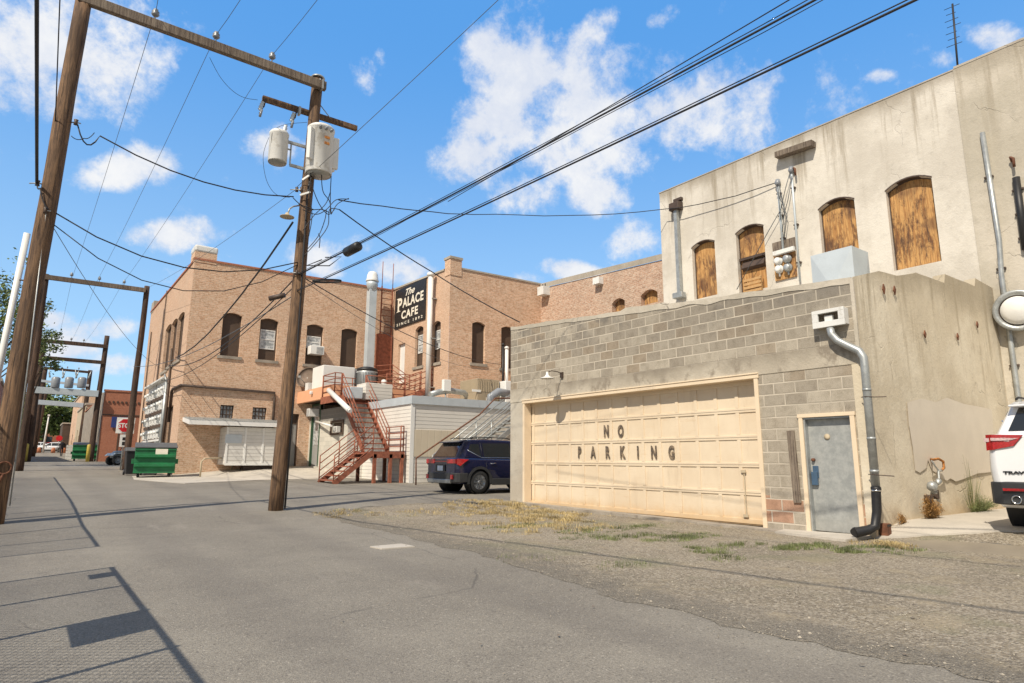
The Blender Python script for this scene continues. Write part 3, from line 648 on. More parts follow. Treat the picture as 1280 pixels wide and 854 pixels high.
# ---------------- stucco building with boarded windows ----------------
cb = thing('stucco_building', 'tall pale stuccoed building with arched boarded windows rising behind the block garage', 'building', (Xc, 14.41, 0))
TE = Vector((Xc, 14.41, 10.85))
holes = [rect('X', Xc, 866, 301, 895, 372, .14), rect('X', Xc, 921.5, 281.5, 957, 364, .15), rect('X', Xc, 1025.5, 248, 1071.5, 330, .17), rect('X', Xc, 1111, 221, 1171, 334, .18)]
yb = (PX(1190, 88, Xc).y+PX(1201, 150, Xc).y)/2
mb = MB(); wall(mb, 'X', Xc, yb, 14.41, -.1, 10.85, holes, .26); U(mb, 'wall', M['stucco_c'], cb)
mb = MB(); wall(mb, 'X', Xc-.02, -14, yb, -.1, 10.87, [], .2); mb.add([(Xc-.02,yb,-.1),(Xc,yb,-.1),(Xc,yb,10.87),(Xc-.02,yb,10.87)], [(0,1,2,3)]); U(mb, 'newer_wall', M['stucco_r'], cb)
mb = MB(); mb.add([(Xc,14.41,-.1),(Xc+14,14.41,-.1),(Xc+14,14.41,10.85),(Xc,14.41,10.85)], [(0,1,2,3)]); mb.add([(Xc+14,-14,-.1),(Xc+14,14.41,-.1),(Xc+14,14.41,10.85),(Xc+14,-14,10.85)], [(0,1,2,3)]); mb.add([(Xc,-14,-.1),(Xc+14,-14,-.1),(Xc+14,-14,10.85),(Xc,-14,10.85)], [(0,1,2,3)]); U(mb, 'end_wall', M['stucco_c'], cb)
mb = MB(); mb.box((Xc-.03,-14,10.872),(Xc+.3,yb-.02,10.93)); mb.box((Xc-.015,yb-.02,10.852),(Xc+.3,14.43,10.885)); mb.add([(Xc+.3,-14,10.6),(Xc+14,-14,10.6),(Xc+14,14.4,10.6),(Xc+.3,14.4,10.6)], [(0,1,2,3)]); U(mb, 'coping', M['cap'], cb)
cbx = thing('x', '', ''); bpy.data.objects.remove(cbx)
for i, h in enumerate(holes):
    f = window(cb, 'X', Xc, h, 'ply', .2, sill=False); under(f, cb, cb.location)
    mb = MB(); u0, u1, z0_, z1_, r_ = h
    for k in range(8):
        a = u0-.015+(u1-u0+.03)*k/8; b = u0-.015+(u1-u0+.03)*(k+1)/8; hh = (u0-.015, u1+.015, z0_, z1_, r_); za, zc = archz(hh,a)-.002, archz(hh,b)-.002
        mb.add([(Xc-.012,a,za),(Xc-.012,b,zc),(Xc-.012,b,zc+.035),(Xc-.012,a,za+.035),(Xc+.19,a,za),(Xc+.19,b,zc),(Xc+.19,b,zc+.035),(Xc+.19,a,za+.035)], [(0,1,2,3),(0,1,5,4),(3,2,6,7)])
    mb.build('arch_trim', M['darkpipe'], f)
h = holes[1]; mb = MB(); u0, u1, z0_, z1_, r_ = h; zm = z0_+(z1_-z0_)*.52   # opening half broken out
mb.box((Xc+.07, u0+.06, zm-.03), (Xc+.16, u1-.02, zm+.05)); mb.prism([(Xc+.16,u0+.1,zm-.04),(Xc+.03,u0+.1,zm-.30),(Xc+.16,u0+.1,zm-.38)], (0,u1-u0-.2,0)); U(mb, 'broken_board', M['darkpipe'], cb)
mb = MB(); mb.box((Xc+.10,u0+.2,z0_),(Xc+.15,u1-.15,z0_+.35)); U(mb, 'loose_panel', M['ply'], cb)
q = PX(940, 362, Xc-.1); cr = thing('wooden_pallet', 'small bare wood pallet leaning in the half open boarded window', 'pallet', tuple(q))
mb = MB()
for k in range(5): mb.box((q.x-.02,q.y-.33,q.z-.2+k*.12),(q.x+.02,q.y+.27,q.z-.12+k*.12))
mb.box((q.x+.02,q.y+.2,q.z-.25),(q.x+.06,q.y+.27,q.z+.4)); mb.box((q.x+.02,q.y-.33,q.z-.25),(q.x+.06,q.y-.26,q.z+.4)); U(mb, 'slats', M['wood_crate'], cr)
# beam, meters, risers, leader, pipes, flood light
a = PX(971, 195, Xc-.15); b = PX(1017, 179.5, Xc-.15); mb = MB(); mb.bar(a, b, .26, .17); tag(mb.build('timber_beam', M['arm']), 'short weathered timber beam fixed below the roofline of the stucco building', 'beam')
q = PX(981, 324, Xc-.03); mt = thing('meter_board', 'wooden board with four round electric meters on the stucco wall', 'meter board', tuple(q))
r0 = rect('X', Xc-.02, 968, 302, 995, 349); mb = MB(); qbox('X', Xc, r0[0], r0[1], r0[2], r0[3]-.32, -.05, -.005, mb); U(mb, 'backboard', M['ply'], mt)
mb = MB(); qbox('X', Xc, r0[0]-.02, r0[1]+.02, r0[3]-.32, r0[3]+.05, -.045, -.005, mb); U(mb, 'upper_board', M['arm'], mt)
mb = MB(); a = PX(967, 318, Xc-.15); b = PX(993, 310.5, Xc-.15); mb.bar(a, b, .12, .13); U(mb, 'wireway', M['white'], mt, bevel=.01)
for px, py, d_ in ((974,327,0),(985,324,0),(975,337,1),(986,335,1)):
    c_ = PX(px, py, Xc-.06); mb = MB(); mb.lathe([(.0,0),(.13,0),(.13,-.05),(.10,-.06),(.10,-.14),(.07,-.16),(.0,-.16)], c_, (1,0,0), 18); mb.tube([c_+Vector((-.03,0,-.1)), c_+Vector((-.03,0,-.22))], .03, 8); U(mb, 'meter', M['galv' if (px+d_) % 2 else 'white'], mt)
def riser(name, label, pts, r, mat='galv', X=Xc-.08, head=True, cat='conduit', grp=None):
    P = [PX(a, b, X) for a, b in pts]; o = thing(name, label, cat, tuple(P[0]), group=grp)
    y_ = [p_.y for p_ in P]; mb = MB(); mb.tube(P, r, 10); U(mb, 'pipe', M[mat], o)
    for k in range(3): mb = MB(); t_ = (k+.5)/3; c_ = P[0].lerp(P[-1], t_); mb.obox(c_+Vector((.04,0,0)), (.09, r*2+.07, .04)); U(mb, 'clip', M['darkpipe'], o)
    if head: mb = MB(); mb.lathe([(.0,.1),(.07,.08),(.09,-.03),(.05,-.12),(.0,-.12)], P[0], (.2,0,1), 12); U(mb, 'weatherhead', M['insul'], o)
    return o
riser('service_riser', 'white conduit with a weatherhead rising from the meter board', [(972,228),(979,312)], .035, 'galv_pale')
riser('service_riser', 'taller thin conduit just right of the meter board', [(989,212),(993,262),(1000,352)], .03, 'galv_pale')
riser('vent_pipe', 'long grey pipe up the stucco wall ending above the round floodlight', [(1228,166),(1249,300),(1252,345),(1273.5,500),(1276,520)], .055, 'galv', head=False, cat='pipe')
riser('black_pipe', 'short black capped pipe high on the wall at the right edge', [(1270,222),(1282,312)], .075, 'black', head=False, cat='pipe')
q = PX(845, 258, Xc-.12); ld = thing('roof_leader', 'metal downspout with a rusty collector box at the left end of the stucco wall', 'downspout', tuple(q))
b_ = PX(849.5, 370, Xc-.12); mb = MB(); mb.bar(q, (q.x, q.y, b_.z), .15, .13, (0,1,0)); U(mb, 'downspout', M['galv'], ld)
mb = MB(); mb.obox(q+Vector((0,0,-.02)), (.3,.42,.28)); mb.obox(q+Vector((.08,-.05,.24)), (.16,.35,.12)); U(mb, 'collector_box', M['darkpipe'], ld, bevel=.02)
mb = MB(); mb.obox((q.x-.05, q.y, b_.z), (.25,.4,.2)); U(mb, 'outlet', M['galv'], ld, bevel=.02)
q = PX(1272, 388, Xc-.3); fl = thing('round_floodlight', 'round industrial light on the stucco wall above the white car', 'wall light', tuple(q))
ax = Vector((-1, -.15, -.15)); mb = MB(); mb.lathe([(.30,.28),(.34,.0),(.44,-.06),(.46,.0),(.44,.03)], q, -ax, 30, False); U(mb, 'reflector_ring', M['galv'], fl)
mb = MB(); mb.lathe([(.0,-.10),(.22,-.09),(.31,-.02),(.32,.03),(.0,.03)], q, -ax, 30, False); U(mb, 'lens', M['white_clean'], fl)
mb = MB(); mb.lathe([(.0,.0),(.43,.0),(.40,-.02)], q, -ax, 30, False); U(mb, 'inner_dish', M['darkpipe'], fl)
mb = MB(); mb.obox(q+Vector((.18,0,0)), (.26,.2,.25)); U(mb, 'mount', M['darkpipe'], fl)
# small broken hook high on the wall
for px, py in ((994,214),(1265,202)):
    q = PX(px, py, Xc-.04); mb = MB(); mb.tube([q, q+Vector((-.08,0,.08)), q+Vector((-.12,-.06,.02)), q+Vector((-.1,-.05,-.18))], .03, 6)
    tag(mb.build('broken_bracket', M['rust']), 'little rusty bracket on the stucco wall %s' % ('right of the twin conduits' if px < 1100 else 'left of the black capped pipe'), 'bracket')
# sheet-metal plenum box on the garage roof
c1 = PX(1066, 345, 13.2); c1.z = PX(1064.5, 307, 13.2).z; yy = PX(1064.5,307,13.2).y
bx = thing('duct_box', 'pale blue grey sheet metal duct box with creased sides on the garage roof', 'duct', (13.2, yy, 4.0))
x1_ = PY(1085.5, 322, yy).x; yl = PX(1013, 320, 13.2).y
mb = MB(); zt = c1.z
def crease(a, b, c_, d, nrm):
    m_ = (Vector(a)+Vector(b)+Vector(c_)+Vector(d))/4+Vector(nrm)*.06; mb.add([a,b,c_,d,m_], [(0,1,4),(1,2,4),(2,3,4),(3,0,4)])
crease((13.2,yy,3.9),(13.2,yl,3.9),(13.2,yl,zt),(13.2,yy,zt),(-1,0,0)); crease((13.2,yy,3.9),(x1_,yy,3.9),(x1_,yy,zt),(13.2,yy,zt),(0,-1,0))
mb.add([(13.2,yy,zt),(13.2,yl,zt),(x1_,yl,zt),(x1_,yy,zt),(13.2,yl,3.9),(x1_,yl,3.9),(x1_,yy,3.9)], [(0,1,2,3),(1,4,5,2),(2,5,6,3)]); U(mb, 'casing', M['galv_pale'], bx)
# roof antenna
q = PX(1196, 84, Xc+1); tp = PX(1190.5, 5, Xc+1); an = thing('roof_antenna', 'thin dark antenna mast standing on the roof of the stucco building', 'antenna', tuple(q))
mb = MB(); mb.tube([q-Vector((0,0,.5)), tp], .025, 6); U(mb, 'mast', M['cable'], an)
mb = MB()
for k in range(7): c_ = q.lerp(tp, .35+.1*k); mb.tube([c_+Vector((0,-.16+.05*(k%3),0)), c_+Vector((0,.2-.04*(k%2),.03))], .008, 5)
U(mb, 'element', M['cable'], an)
# ---------------- main brick building ----------------
tl = PY(246, 322, YL); tr_ = PY(490, 364, YL); bb_ = thing('brick_building', 'two storey tan brick commercial building with tall dark arched windows at the alley corner', 'building', (XL, YL, .4))
zt0, zt1 = tl.z-.1, tr_.z
mtop = lambda x: zt0+(zt1-zt0)*(x-XL)/(Xs-XL)
hf = [rect('Y', YL, *r) for r in ((277,391,301,445.5),(324,398,346.5,450.5),(382.5,405.5,403.5,456),(426,411,446,460))]
hf = [(a, b, c, d, .12) for a, b, c, d, _ in hf]
hd = rect('Y', YL, 469, 416, 476, 466)
hl = [rect('Y', YL, 275, 506.5, 292, 524), rect('Y', YL, 315.5, 509.5, 333, 525.5)]
dz = PY(367, 583, YL).z
hdoor = (PY(357,560,YL).x, PY(371.5,560,YL).x, dz, dz+2.55, 0)
hall = hf+hl+[hdoor, (hd[0], hd[1]+.5, hd[2], hd[3], .1)]
mb = MB(); wall(mb, 'Y', YL, XL, Xs, .1, mtop, hall, .25); U(mb, 'front_wall', M['brick'], bb_)
YE = 45.2
hs = [rect('X', XL, *r) for r in ((205,409,212,462),(212.5,402,219.5,455),(220.5,394,228,449))]; hs = [(a, b, c, d, .15) for a, b, c, d, _ in hs]
hsd = rect('X', XL, 206, 509, 214, 562)
ztS = zt0-.1
mb = MB(); wall(mb, 'X', XL, YL, YE, .1, lambda y: ztS+.0*(y-YL), hs+[hsd], .25); U(mb, 'side_wall', M['brick_side'], bb_)
mb = MB(); mb.add([(XL,YE,.1),(Xs+6,YE,.1),(Xs+6,YE,ztS),(XL,YE,ztS)], [(0,1,2,3)]); mb.add([(Xs,YL,.1),(Xs,YE,.1),(Xs,YE,zt1),(Xs,YL,zt1)], [(0,1,2,3)]); mb.add([(XL+.3,YL+.3,zt1-.5),(Xs,YL+.3,zt1-.5),(Xs,YE,zt1-.5),(XL+.3,YE,zt1-.5)], [(0,1,2,3)]); U(mb, 'roof', M['cap'], bb_)
mb = MB()
mb.add([Vector(p) for p in ((XL-.04,YL-.04,zt0+.0),(Xs,YL-.04,zt1),(Xs,YL+.3,zt1),(XL-.04,YL+.3,zt0),(XL-.04,YL-.04,zt0+.09),(Xs,YL-.04,zt1+.09),(Xs,YL+.3,zt1+.09),(XL-.04,YL+.3,zt0+.09))], [(0,1,5,4),(4,5,6,7),(0,1,2,3),(2,3,7,6)]); mb.box((XL-.05,YL+.301,ztS+.002),(XL+.3,YE,ztS+.09)); U(mb, 'coping', M['brick_red'], bb_)
cw = PY(271, 325, YL).x
mb = MB(); mb.box((XL-.02,YL-.022,zt0-2.1+2.0),(cw,YL+.9,zt0+.40)); U(mb, 'corner_chimney', M['brick'], bb_)
mb = MB(); mb.box((XL-.05,YL-.05,zt0+.402),(cw+.03,YL+.93,zt0+.74)); U(mb, 'chimney_cap', M['white'], bb_, bevel=.08)
mb = MB(); mb.box((XL-.02,YE-1.,ztS-.1),(XL+.6,YE,ztS+.6)); U(mb, 'far_chimney', M['cap'], bb_)
# windows
def wm(h, st, sill=True, par=bb_, pl='Y', c=YL, **k): f = window(par, pl, c, h, st, .2, sill, **k); return under(f, par, par.location)
wm(hf[0], 'board'); wm(hf[1], (.28,.72)); f = wm(hf[2], (.42,.70)); wm(hf[3], 'board'); wm((hd[0],hd[1]+.5,hd[2],hd[3],.1), 'board', False)
h = hf[2]; ac = thing('window_air_conditioner', 'white air conditioner sticking out of the third upper window of the brick building', 'air conditioner', ((h[0]+h[1])/2, YL, h[2]+.8))
acx, acz = (h[0]+h[1])/2+.05, h[2]+(h[3]-h[2])*.34
mb = MB(); mb.box((acx-.36,YL-.35,acz-.22),(acx+.36,YL+.14,acz+.22)); U(mb, 'casing', M['white_clean'], ac, bevel=.02)
mb = MB()
for k in range(7): mb.box((acx-.05,YL-.36,acz-.16+k*.05),(acx+.30,YL-.351,acz-.14+k*.05))
U(mb, 'grille', M['galv'], ac)
for h in hl:
    f = wm(h, 'board', False); u0,u1,z0,z1,_ = h; mb = MB(); mb.box((u0+.05,YL+.12,z0+.05),(u1-.05,YL+.13,z1-.05)); mb.build('pane', M['curtain'], f)
    mb = MB()
    for k in range(1, 4): x = u0+(u1-u0)*k/4; mb.box((x-.02,YL+.08,z0),(x+.02,YL+.115,z1))
    for k in range(1, 3): z = z0+(z1-z0)*k/3; mb.box((u0,YL+.082,z-.02),(u1,YL+.112,z+.02))
    mb.build('bars', M['brown_board'], f)
u0,u1,z0,z1,_ = hdoor; mb = MB(); mb.box((u0+.06,YL+.17,z0+.02),(u1-.06,YL+.21,z1-.5)); d = U(mb, 'door', M['darkdoor'], bb_)
mb = MB(); mb.box((u0,YL+.12,z0),(u0+.06,YL+.24,z1)); mb.box((u1-.06,YL+.12,z0),(u1,YL+.24,z1)); mb.box((u0+.06,YL+.12,z1-.06),(u1-.06,YL+.24,z1)); mb.box((u0+.06,YL+.15,z1-.5),(u1-.06,YL+.24,z1-.44)); mb.box((u0+.06,YL+.2,z1-.44),(u1-.06,YL+.22,z1-.06)); mb.build('door_frame', M['brown_board'], d)
for h in hs: wm(h, 'board', True, bb_, 'X', XL)
u0,u1,z0,z1,_ = hsd; mb = MB(); mb.box((XL+.17,u0+.03,z0),(XL+.21,u1-.03,z1-.02)); U(mb, 'side_door', M['brown_board'], bb_)
# dark pipe run round the corner
zc = PY(228, 482, YL).z; zr = PY(343, 491.5, YL).z; xr = PY(343,491.5,YL).x
mb = MB(); mb.tube([(XL-.08,YL+2.2,.9+2.),(XL-.08,YL+2.2,zc-.1),(XL-.08,YL+1.9,zc),(XL-.08,YL-.02,zc),(XL,YL-.09,zc),(xr,YL-.09,zr),(xr,YL-.09,zr-.3),(xr,YL-.09,zr-2.6)], .065, 8); tag(mb.build('drain_pipe', M['darkpipe']), 'dark brown pipe running level round the corner of the brick building', 'pipe')
mb = MB(); a = PX(204, 440, XL-.05); mb.tube([(XL-.05,a.y+1,a.z+3.6),(XL-.05,a.y+1,1.2)], .03, 6); mb.tube([(XL-.05,YE-1.5,8.8),(XL-.05,YE-1.6,.9)], .035, 6); mb.tube([(XL-.07,YL+3.4,6.6),(XL-.07,YL+3.3,3.),(XL-.07,YL+3.5,1)], .06, 6)
U(mb, 'wall_conduit', M['brown_board'], bb_)
# electric meter bank on the alley side
mtr = thing('meter_bank', 'rows of pale electric meters and grey conduits on the side wall above the green dumpster', 'meter bank', (XL-.1, 36.5, 2.5))
ya, yb2 = PX(208, 520, XL).y, PX(184, 520, XL).y
mz0, mz1 = PX(196, 552, XL).z+.1, PX(196, 480, XL).z
mb = MB(); mb.box((XL-.06,ya+.35,mz0),(XL-.002,yb2,mz1-.1)); U(mb, 'backboard', M['white'], mtr)
mb = MB(); mb.box((XL-.3,ya+.3,mz1-.1),(XL-.02,yb2+.1,mz1-.02)); mb.box((XL-.14,ya+.3,mz0-.1),(XL-.02,yb2+.1,mz0)); U(mb, 'trough', M['white'], mtr)
nr, nc = 4, 7
for r_ in range(nr):
    zz = mz0+(mz1-.2-mz0)*(r_+.42)/nr
    mb = MB(); mb.box((XL-.13,ya+.4,zz-.42),(XL-.061,yb2-.1,zz-.27)); U(mb, 'wireway', M['brown_board'], mtr)
    for c_ in range(nc):
        yy = ya+.65+(yb2-ya-1.)*c_/(nc-1)
        mb = MB(); mb.box((XL-.18,yy-.13,zz-.22),(XL-.061,yy+.13,zz+.2)); mb.lathe([(.09,0),(.09,-.1),(.0,-.11)], (XL-.18,yy,zz+.04), (1,0,0), 10); U(mb, 'meter', M['galv' if (r_*3+c_*2)%5 == 0 else 'white_clean'], mtr)
mb = MB(); mb.tube([(XL-.12,ya+.1,mz1-.3),(XL-.12,ya+.12,1.2)], .09, 8); mb.tube([(XL-.12,ya+.55,mz1-.1),(XL-.2,ya+.4,mz1+.1),(XL-.12,ya+.1,mz1-.3)], .05, 8); mb.box((XL-.3,ya-.3,1.0),(XL-.02,ya+.2,1.9)); mb.box((XL-.25,ya+.6,mz0-1.),(XL-.02,ya+1.2,mz0-.12)); U(mb, 'conduit', M['galv'], mtr)
# white siding shed on the wall
zr0 = PY(236, 530, YL-1.9); sa = thing('lean_to_shed', 'white clad box with double doors under a long thin white canopy on the brick wall', 'shed', (8, YL-1, .8))
px0, px1 = PY(282.5,555,YL-1.3).x, PY(352,555,YL-1.3).x
zb0 = PY(300, 581, YL-1.3).z; zb1 = PY(300,534,YL-1.3).z
mb = MB(); mb.box((px0,YL-1.3,zb0),(px1,YL-.01,zb1)); U(mb, 'body', M['siding_shed'], sa)
mb = MB()
for k in range(4): x = px0+.02+(px1-px0-.1)*k/3; mb.box((x-.03,YL-1.33,zb0+.08),(x+.05,YL-1.301,zb1-.02))
mb.box((px0,YL-1.33,zb0-.03),(px1,YL-1.3,zb0+.08)); U(mb, 'trim', M['white_clean'], sa)
mb = MB(); xr0 = PY(233,524,YL-.9).x; zt_ = PY(240,530,YL-1.6).z
mb.prism([(xr0,YL-1.62,zt_-.02),(xr0,YL-1.62,zt_+.16),(xr0,YL-.005,zt_+.36),(xr0,YL-.005,zt_+.18)], (px1-xr0+.2,0,0)); U(mb, 'canopy', M['white_clean'], sa)
mb = MB(); mb.prism([(xr0+.02,YL-1.60,zt_+.165),(xr0+.02,YL-1.60,zt_+.18),(xr0+.02,YL-.005,zt_+.38),(xr0+.02,YL-.005,zt_+.365)], (px1-xr0,0,0))
for k in range(40): x = xr0+.1+(px1-xr0)*k/40; mb.prism([(x,YL-1.60,zt_+.18),(x,YL-1.60,zt_+.20),(x,YL-.01,zt_+.40),(x,YL-.01,zt_+.38)], (.05,0,0))
U(mb, 'corrugated_sheet', M['galv'], sa)
mb = MB(); mb.box((px0+.9,YL-.9,.5),(px1,YL-.5,zb0)); U(mb, 'under_frame', M['darkpipe'], sa)
q = PY(292,549,YL-1.335); mb = MB(); mb.box((q.x-.35,YL-1.337,q.z-.18),(q.x+.35,YL-1.331,q.z+.2)); U(mb, 'faded_notice', M['galv_pale'], sa)
# pipe handrail beside ramp
a = PG(250, 597); b = PG(289, 594); hz = .78
mb = MB(); pa_ = [a, a+Vector((0,0,hz-.12)), a+Vector((.12,.0,hz))]; pb_ = [b+Vector((-.12,0,hz)), b+Vector((0,0,hz-.12)), b]
mb.tube(pa_+pb_, .035, 8); tag(mb.build('handrail', M['tan']), 'low pale pipe handrail on the ramp in front of the brick wall', 'handrail')
# satellite dish
q = PY(383, 471, YL-.5); ds = thing('satellite_dish', 'round brownish satellite dish against the brick wall above the peach parapet', 'satellite dish', tuple(q))
mb = MB(); ax = Vector((-.75,-.55,.35)).normalized(); mb.lathe([(.0,-.12),(.3,-.09),(.55,.0),(.56,.0),(.3,-.07),(.0,-.10)], q, ax, 22, False); U(mb, 'reflector', M['dish'], ds)
mb = MB(); mb.tube([q-ax*.1, q-ax*.2+Vector((0,.1,-.6)), q+Vector((.1,.45,-.9))], .03, 6); mb.tube([q+Vector((0,0,-.4)), q+ax*.6+Vector((0,0,-.3))], .02, 6); mb.obox(q+ax*.6+Vector((0,0,-.28)), (.1,.1,.1)); U(mb, 'mount', M['galv'], ds)

# ---------------- rear wing with the painted sign ----------------
zS0 = PX(563, 336, Xs).z; zS1 = zt1
wg = thing('brick_wing', 'tan brick rear wing with two slim side windows carrying the black cafe sign', 'building', (Xs, Yp, 3))
wtop = lambda y: zS0+(zS1-zS0)*(y-Yp)/(YL-Yp)
hw = [rect('X', Xs, 518.8, 408, 528.7, 458), rect('X', Xs, 540.3, 401.5, 550.5, 453.5)]; hw = [(a,b,c,d,.15) for a,b,c,d,_ in hw]
hwd = rect('X', Xs, 497.4, 430, 505.7, 479)
mb = MB(); wall(mb, 'X', Xs-.003, Yp, YL, 2.8, wtop, hw+[hwd], .25); U(mb, 'side_wall', M['brick_side'], wg)
hp = [rect('Y', Yp, 590, 402.5, 606.3, 454.5), rect('Y', Yp, 626.5, 408.5, 645, 461)]; hp = [(a,b,c,d,.12) for a,b,c,d,_ in hp]
pz0 = PY(566, 334, Yp).z; pz1 = PY(675.5, 356, Yp).z
mb = MB(); wall(mb, 'Y', Yp, Xs, Xf, .2, lambda x: pz0+(pz1-pz0)*(x-Xs)/(Xf-Xs), hp, .25); U(mb, 'front_wall', M['brick'], wg)
for h in hw:
    f = window(wg, 'X', Xs, h, (.35,.78), .2, True); under(f, wg, wg.location)
for h in hp: f = window(wg, 'Y', Yp, h, 'board', .2, True); under(f, wg, wg.location)
mb = MB(); mb.box((Xs+.12,hwd[0],hwd[2]),(Xs+.16,hwd[1],hwd[3])); U(mb, 'door', M['white_clean'], wg)
mb = MB(); mb.box((Xs-.03,Yp-.03,pz0-.4),(Xs+.62,Yp+.5,pz0+.42)); U(mb, 'corner_pier', M['brick'], wg)
mb = MB(); mb.box((Xs-.07,Yp-.07,pz0+.422),(Xs+.66,Yp+.54,pz0+.54)); U(mb, 'pier_cap', M['cap'], wg)
mb = MB(); mb.add([Vector(p) for p in ((Xs+.64,Yp-.04,pz0-.02),(Xf,Yp-.04,pz1),(Xf,Yp+.3,pz1),(Xs+.64,Yp+.3,pz0-.02),(Xs+.64,Yp-.04,pz0+.06),(Xf,Yp-.04,pz1+.08),(Xf,Yp+.3,pz1+.08),(Xs+.64,Yp+.3,pz0+.06))], [(0,1,5,4),(4,5,6,7),(0,1,2,3)])
mb.add([Vector(p) for p in ((Xs-.06,Yp+.5,wtop(Yp+.5)),(Xs-.06,YL,wtop(YL)),(Xs+.3,YL,wtop(YL)),(Xs+.3,Yp+.5,wtop(Yp+.5)),(Xs-.06,Yp+.5,wtop(Yp+.5)+.09),(Xs-.06,YL,wtop(YL)+.09),(Xs+.3,YL,wtop(YL)+.09),(Xs+.3,Yp+.5,wtop(Yp+.5)+.09))], [(0,1,5,4),(4,5,6,7),(0,1,2,3)])
mb.add([(Xs+.3,Yp+.3,9.6),(Xf,Yp+.3,9.6),(Xf,YL,9.6),(Xs+.3,YL,9.6)], [(0,1,2,3)]); U(mb, 'coping', M['cap'], wg)
sg = rect('X', Xs-.06, 494.9, 362, 532.2, 347); y0_, y1_ = sg[0], sg[1]
zTa, zTb = PX(532.6,347,Xs-.06).z, PX(531.5,398.6,Xs-.06).z
sgn = thing('cafe_sign', 'black painted sign reading The Palace Cafe Since 1892 on the brick wing', 'sign', (Xs, (y0_+y1_)/2, zTb))
mb = MB(); mb.box((Xs-.06,y0_,zTb),(Xs-.004,y1_,min(zTa, wtop(y0_)+.02))); U(mb, 'board', M['signblack'], sgn)
W_ = y1_-y0_; H_ = zTa-zTb; cy = (y0_+y1_)/2; uu, vv = (0,-1,0), (0,0,1)
def st_(s, f0, f1, v0, v1, bold=.0, shear=0., sp=1.): o = text_mesh(s, 1., (Xs-.061, y1_-W_*f0, zTb+H_*v0), uu, vv, M['signcream'], 'lettering', None, 1., bold, 'LEFT', shear, sp, fit=(W_*(f1-f0), H_*(v1-v0))); return under(o, sgn, sgn.location)
st_('The', .36, .66, .76, .93, .02, .45)
st_('P', .10, .25, .42, .76, .03); st_('ALACE', .27, .94, .48, .72, .03, sp=1.12)
st_('CAFE', .24, .78, .19, .40, .03, sp=1.15)
st_('SINCE 1892', .09, .93, .05, .12, .015, sp=1.7)
mb = MB()   # serifs and swash
for f0, f1, v in ((.07,.19,.415),(.07,.14,.745),(.34,.93,.475)):
    mb.box((Xs-.066,y1_-W_*f1,zTb+H_*v),(Xs-.0605,y1_-W_*f0,zTb+H_*(v+.022))) if f1 < .3 else None
U(mb, 'serif', M['signcream'], sgn)
# white vent pipe beside sign
a = PX(539.5, 345, Xs-.3); b = PX(534, 487, Xs-.3); vp = thing('white_flue', 'tall white flue pipe running up beside the black cafe sign', 'flue', (a.x, a.y, b.z))
yv = (a.y+b.y)/2; mb = MB(); mb.tube([(a.x,yv,b.z-.4),(a.x,yv,a.z)], .13, 12); mb.lathe([(.17,.0),(.2,.03),(.2,.15),(.0,.25)], (a.x,yv,a.z), (0,0,1), 12); U(mb, 'pipe', M['white_clean'], vp)
mb = MB(); [mb.box((a.x,yv-.16,z),(Xs,yv+.16,z+.04)) for z in (4.6,7.,9.)]; U(mb, 'bracket', M['galv'], vp)

# ---------------- long old brick parapet wall behind ----------------
fw_ = thing('old_brick_wall', 'worn old brick wall with a pale parapet and two small arched openings behind the garage', 'wall', (Xf, 20, 3))
a = PX(676, 361, Xf); b = PX(828, 325, Xf); ftop = lambda y: a.z+(b.z-a.z)*(y-a.y)/(b.y-a.y)
ho = [rect('X', Xf, 765, 373, 781, 390, .18), rect('X', Xf, 801, 362, 822, 380, .2)]
mb = MB(); wall(mb, 'X', Xf, 12, Yp, .2, lambda y: ftop(y), ho, .3); U(mb, 'brickwork', M['brick_old'], fw_)
mb = MB()
for k in range(20):
    ya_, yb_ = 12+(Yp-12)*k/20, 12+(Yp-12)*(k+1)/20
    mb.add([Vector(p) for p in ((Xf-.04,ya_,ftop(ya_)+.002),(Xf-.04,yb_,ftop(yb_)+.002),(Xf-.06,yb_,ftop(yb_)+.26),(Xf-.06,ya_,ftop(ya_)+.26),(Xf+.35,ya_,ftop(ya_)+.26),(Xf+.35,yb_,ftop(yb_)+.26))], [(0,1,2,3),(3,2,5,4)])
U(mb, 'coping', M['cap'], fw_)
mb = MB()
for h in ho: qbox('X', Xf, h[0]+.02, h[1]-.02, h[2], h[3]-.02, .22, .25, mb)
U(mb, 'shutter', M['ply'], fw_)
q = PX(747.5, 351.5, Xf-.15); mb = MB(); mb.obox(q, (.3,.42,.32)); mb.obox(q+Vector((-.16,.1,0)), (.02,.05,.28)); tag(mb.build('parapet_vent', M['white_clean']), 'small white vent box on the old brick parapet', 'vent')
q = PX(680, 362, Xf-.2); rb = thing('roof_vent_box', 'small white box with two tiny lamps where the brick wing meets the old wall', 'vent', tuple(q))
mb = MB(); mb.obox(q+Vector((0,0,-.1)), (.5,.5,.45)); U(mb, 'casing', M['white'], rb); mb = MB(); mb.tube([q+Vector((0,.1,.1)), q+Vector((0,.1,.3))], .03, 6); mb.tube([q+Vector((0,-.1,.1)), q+Vector((0,-.1,.3))], .03, 6); U(mb, 'lamp', M['black'], rb)

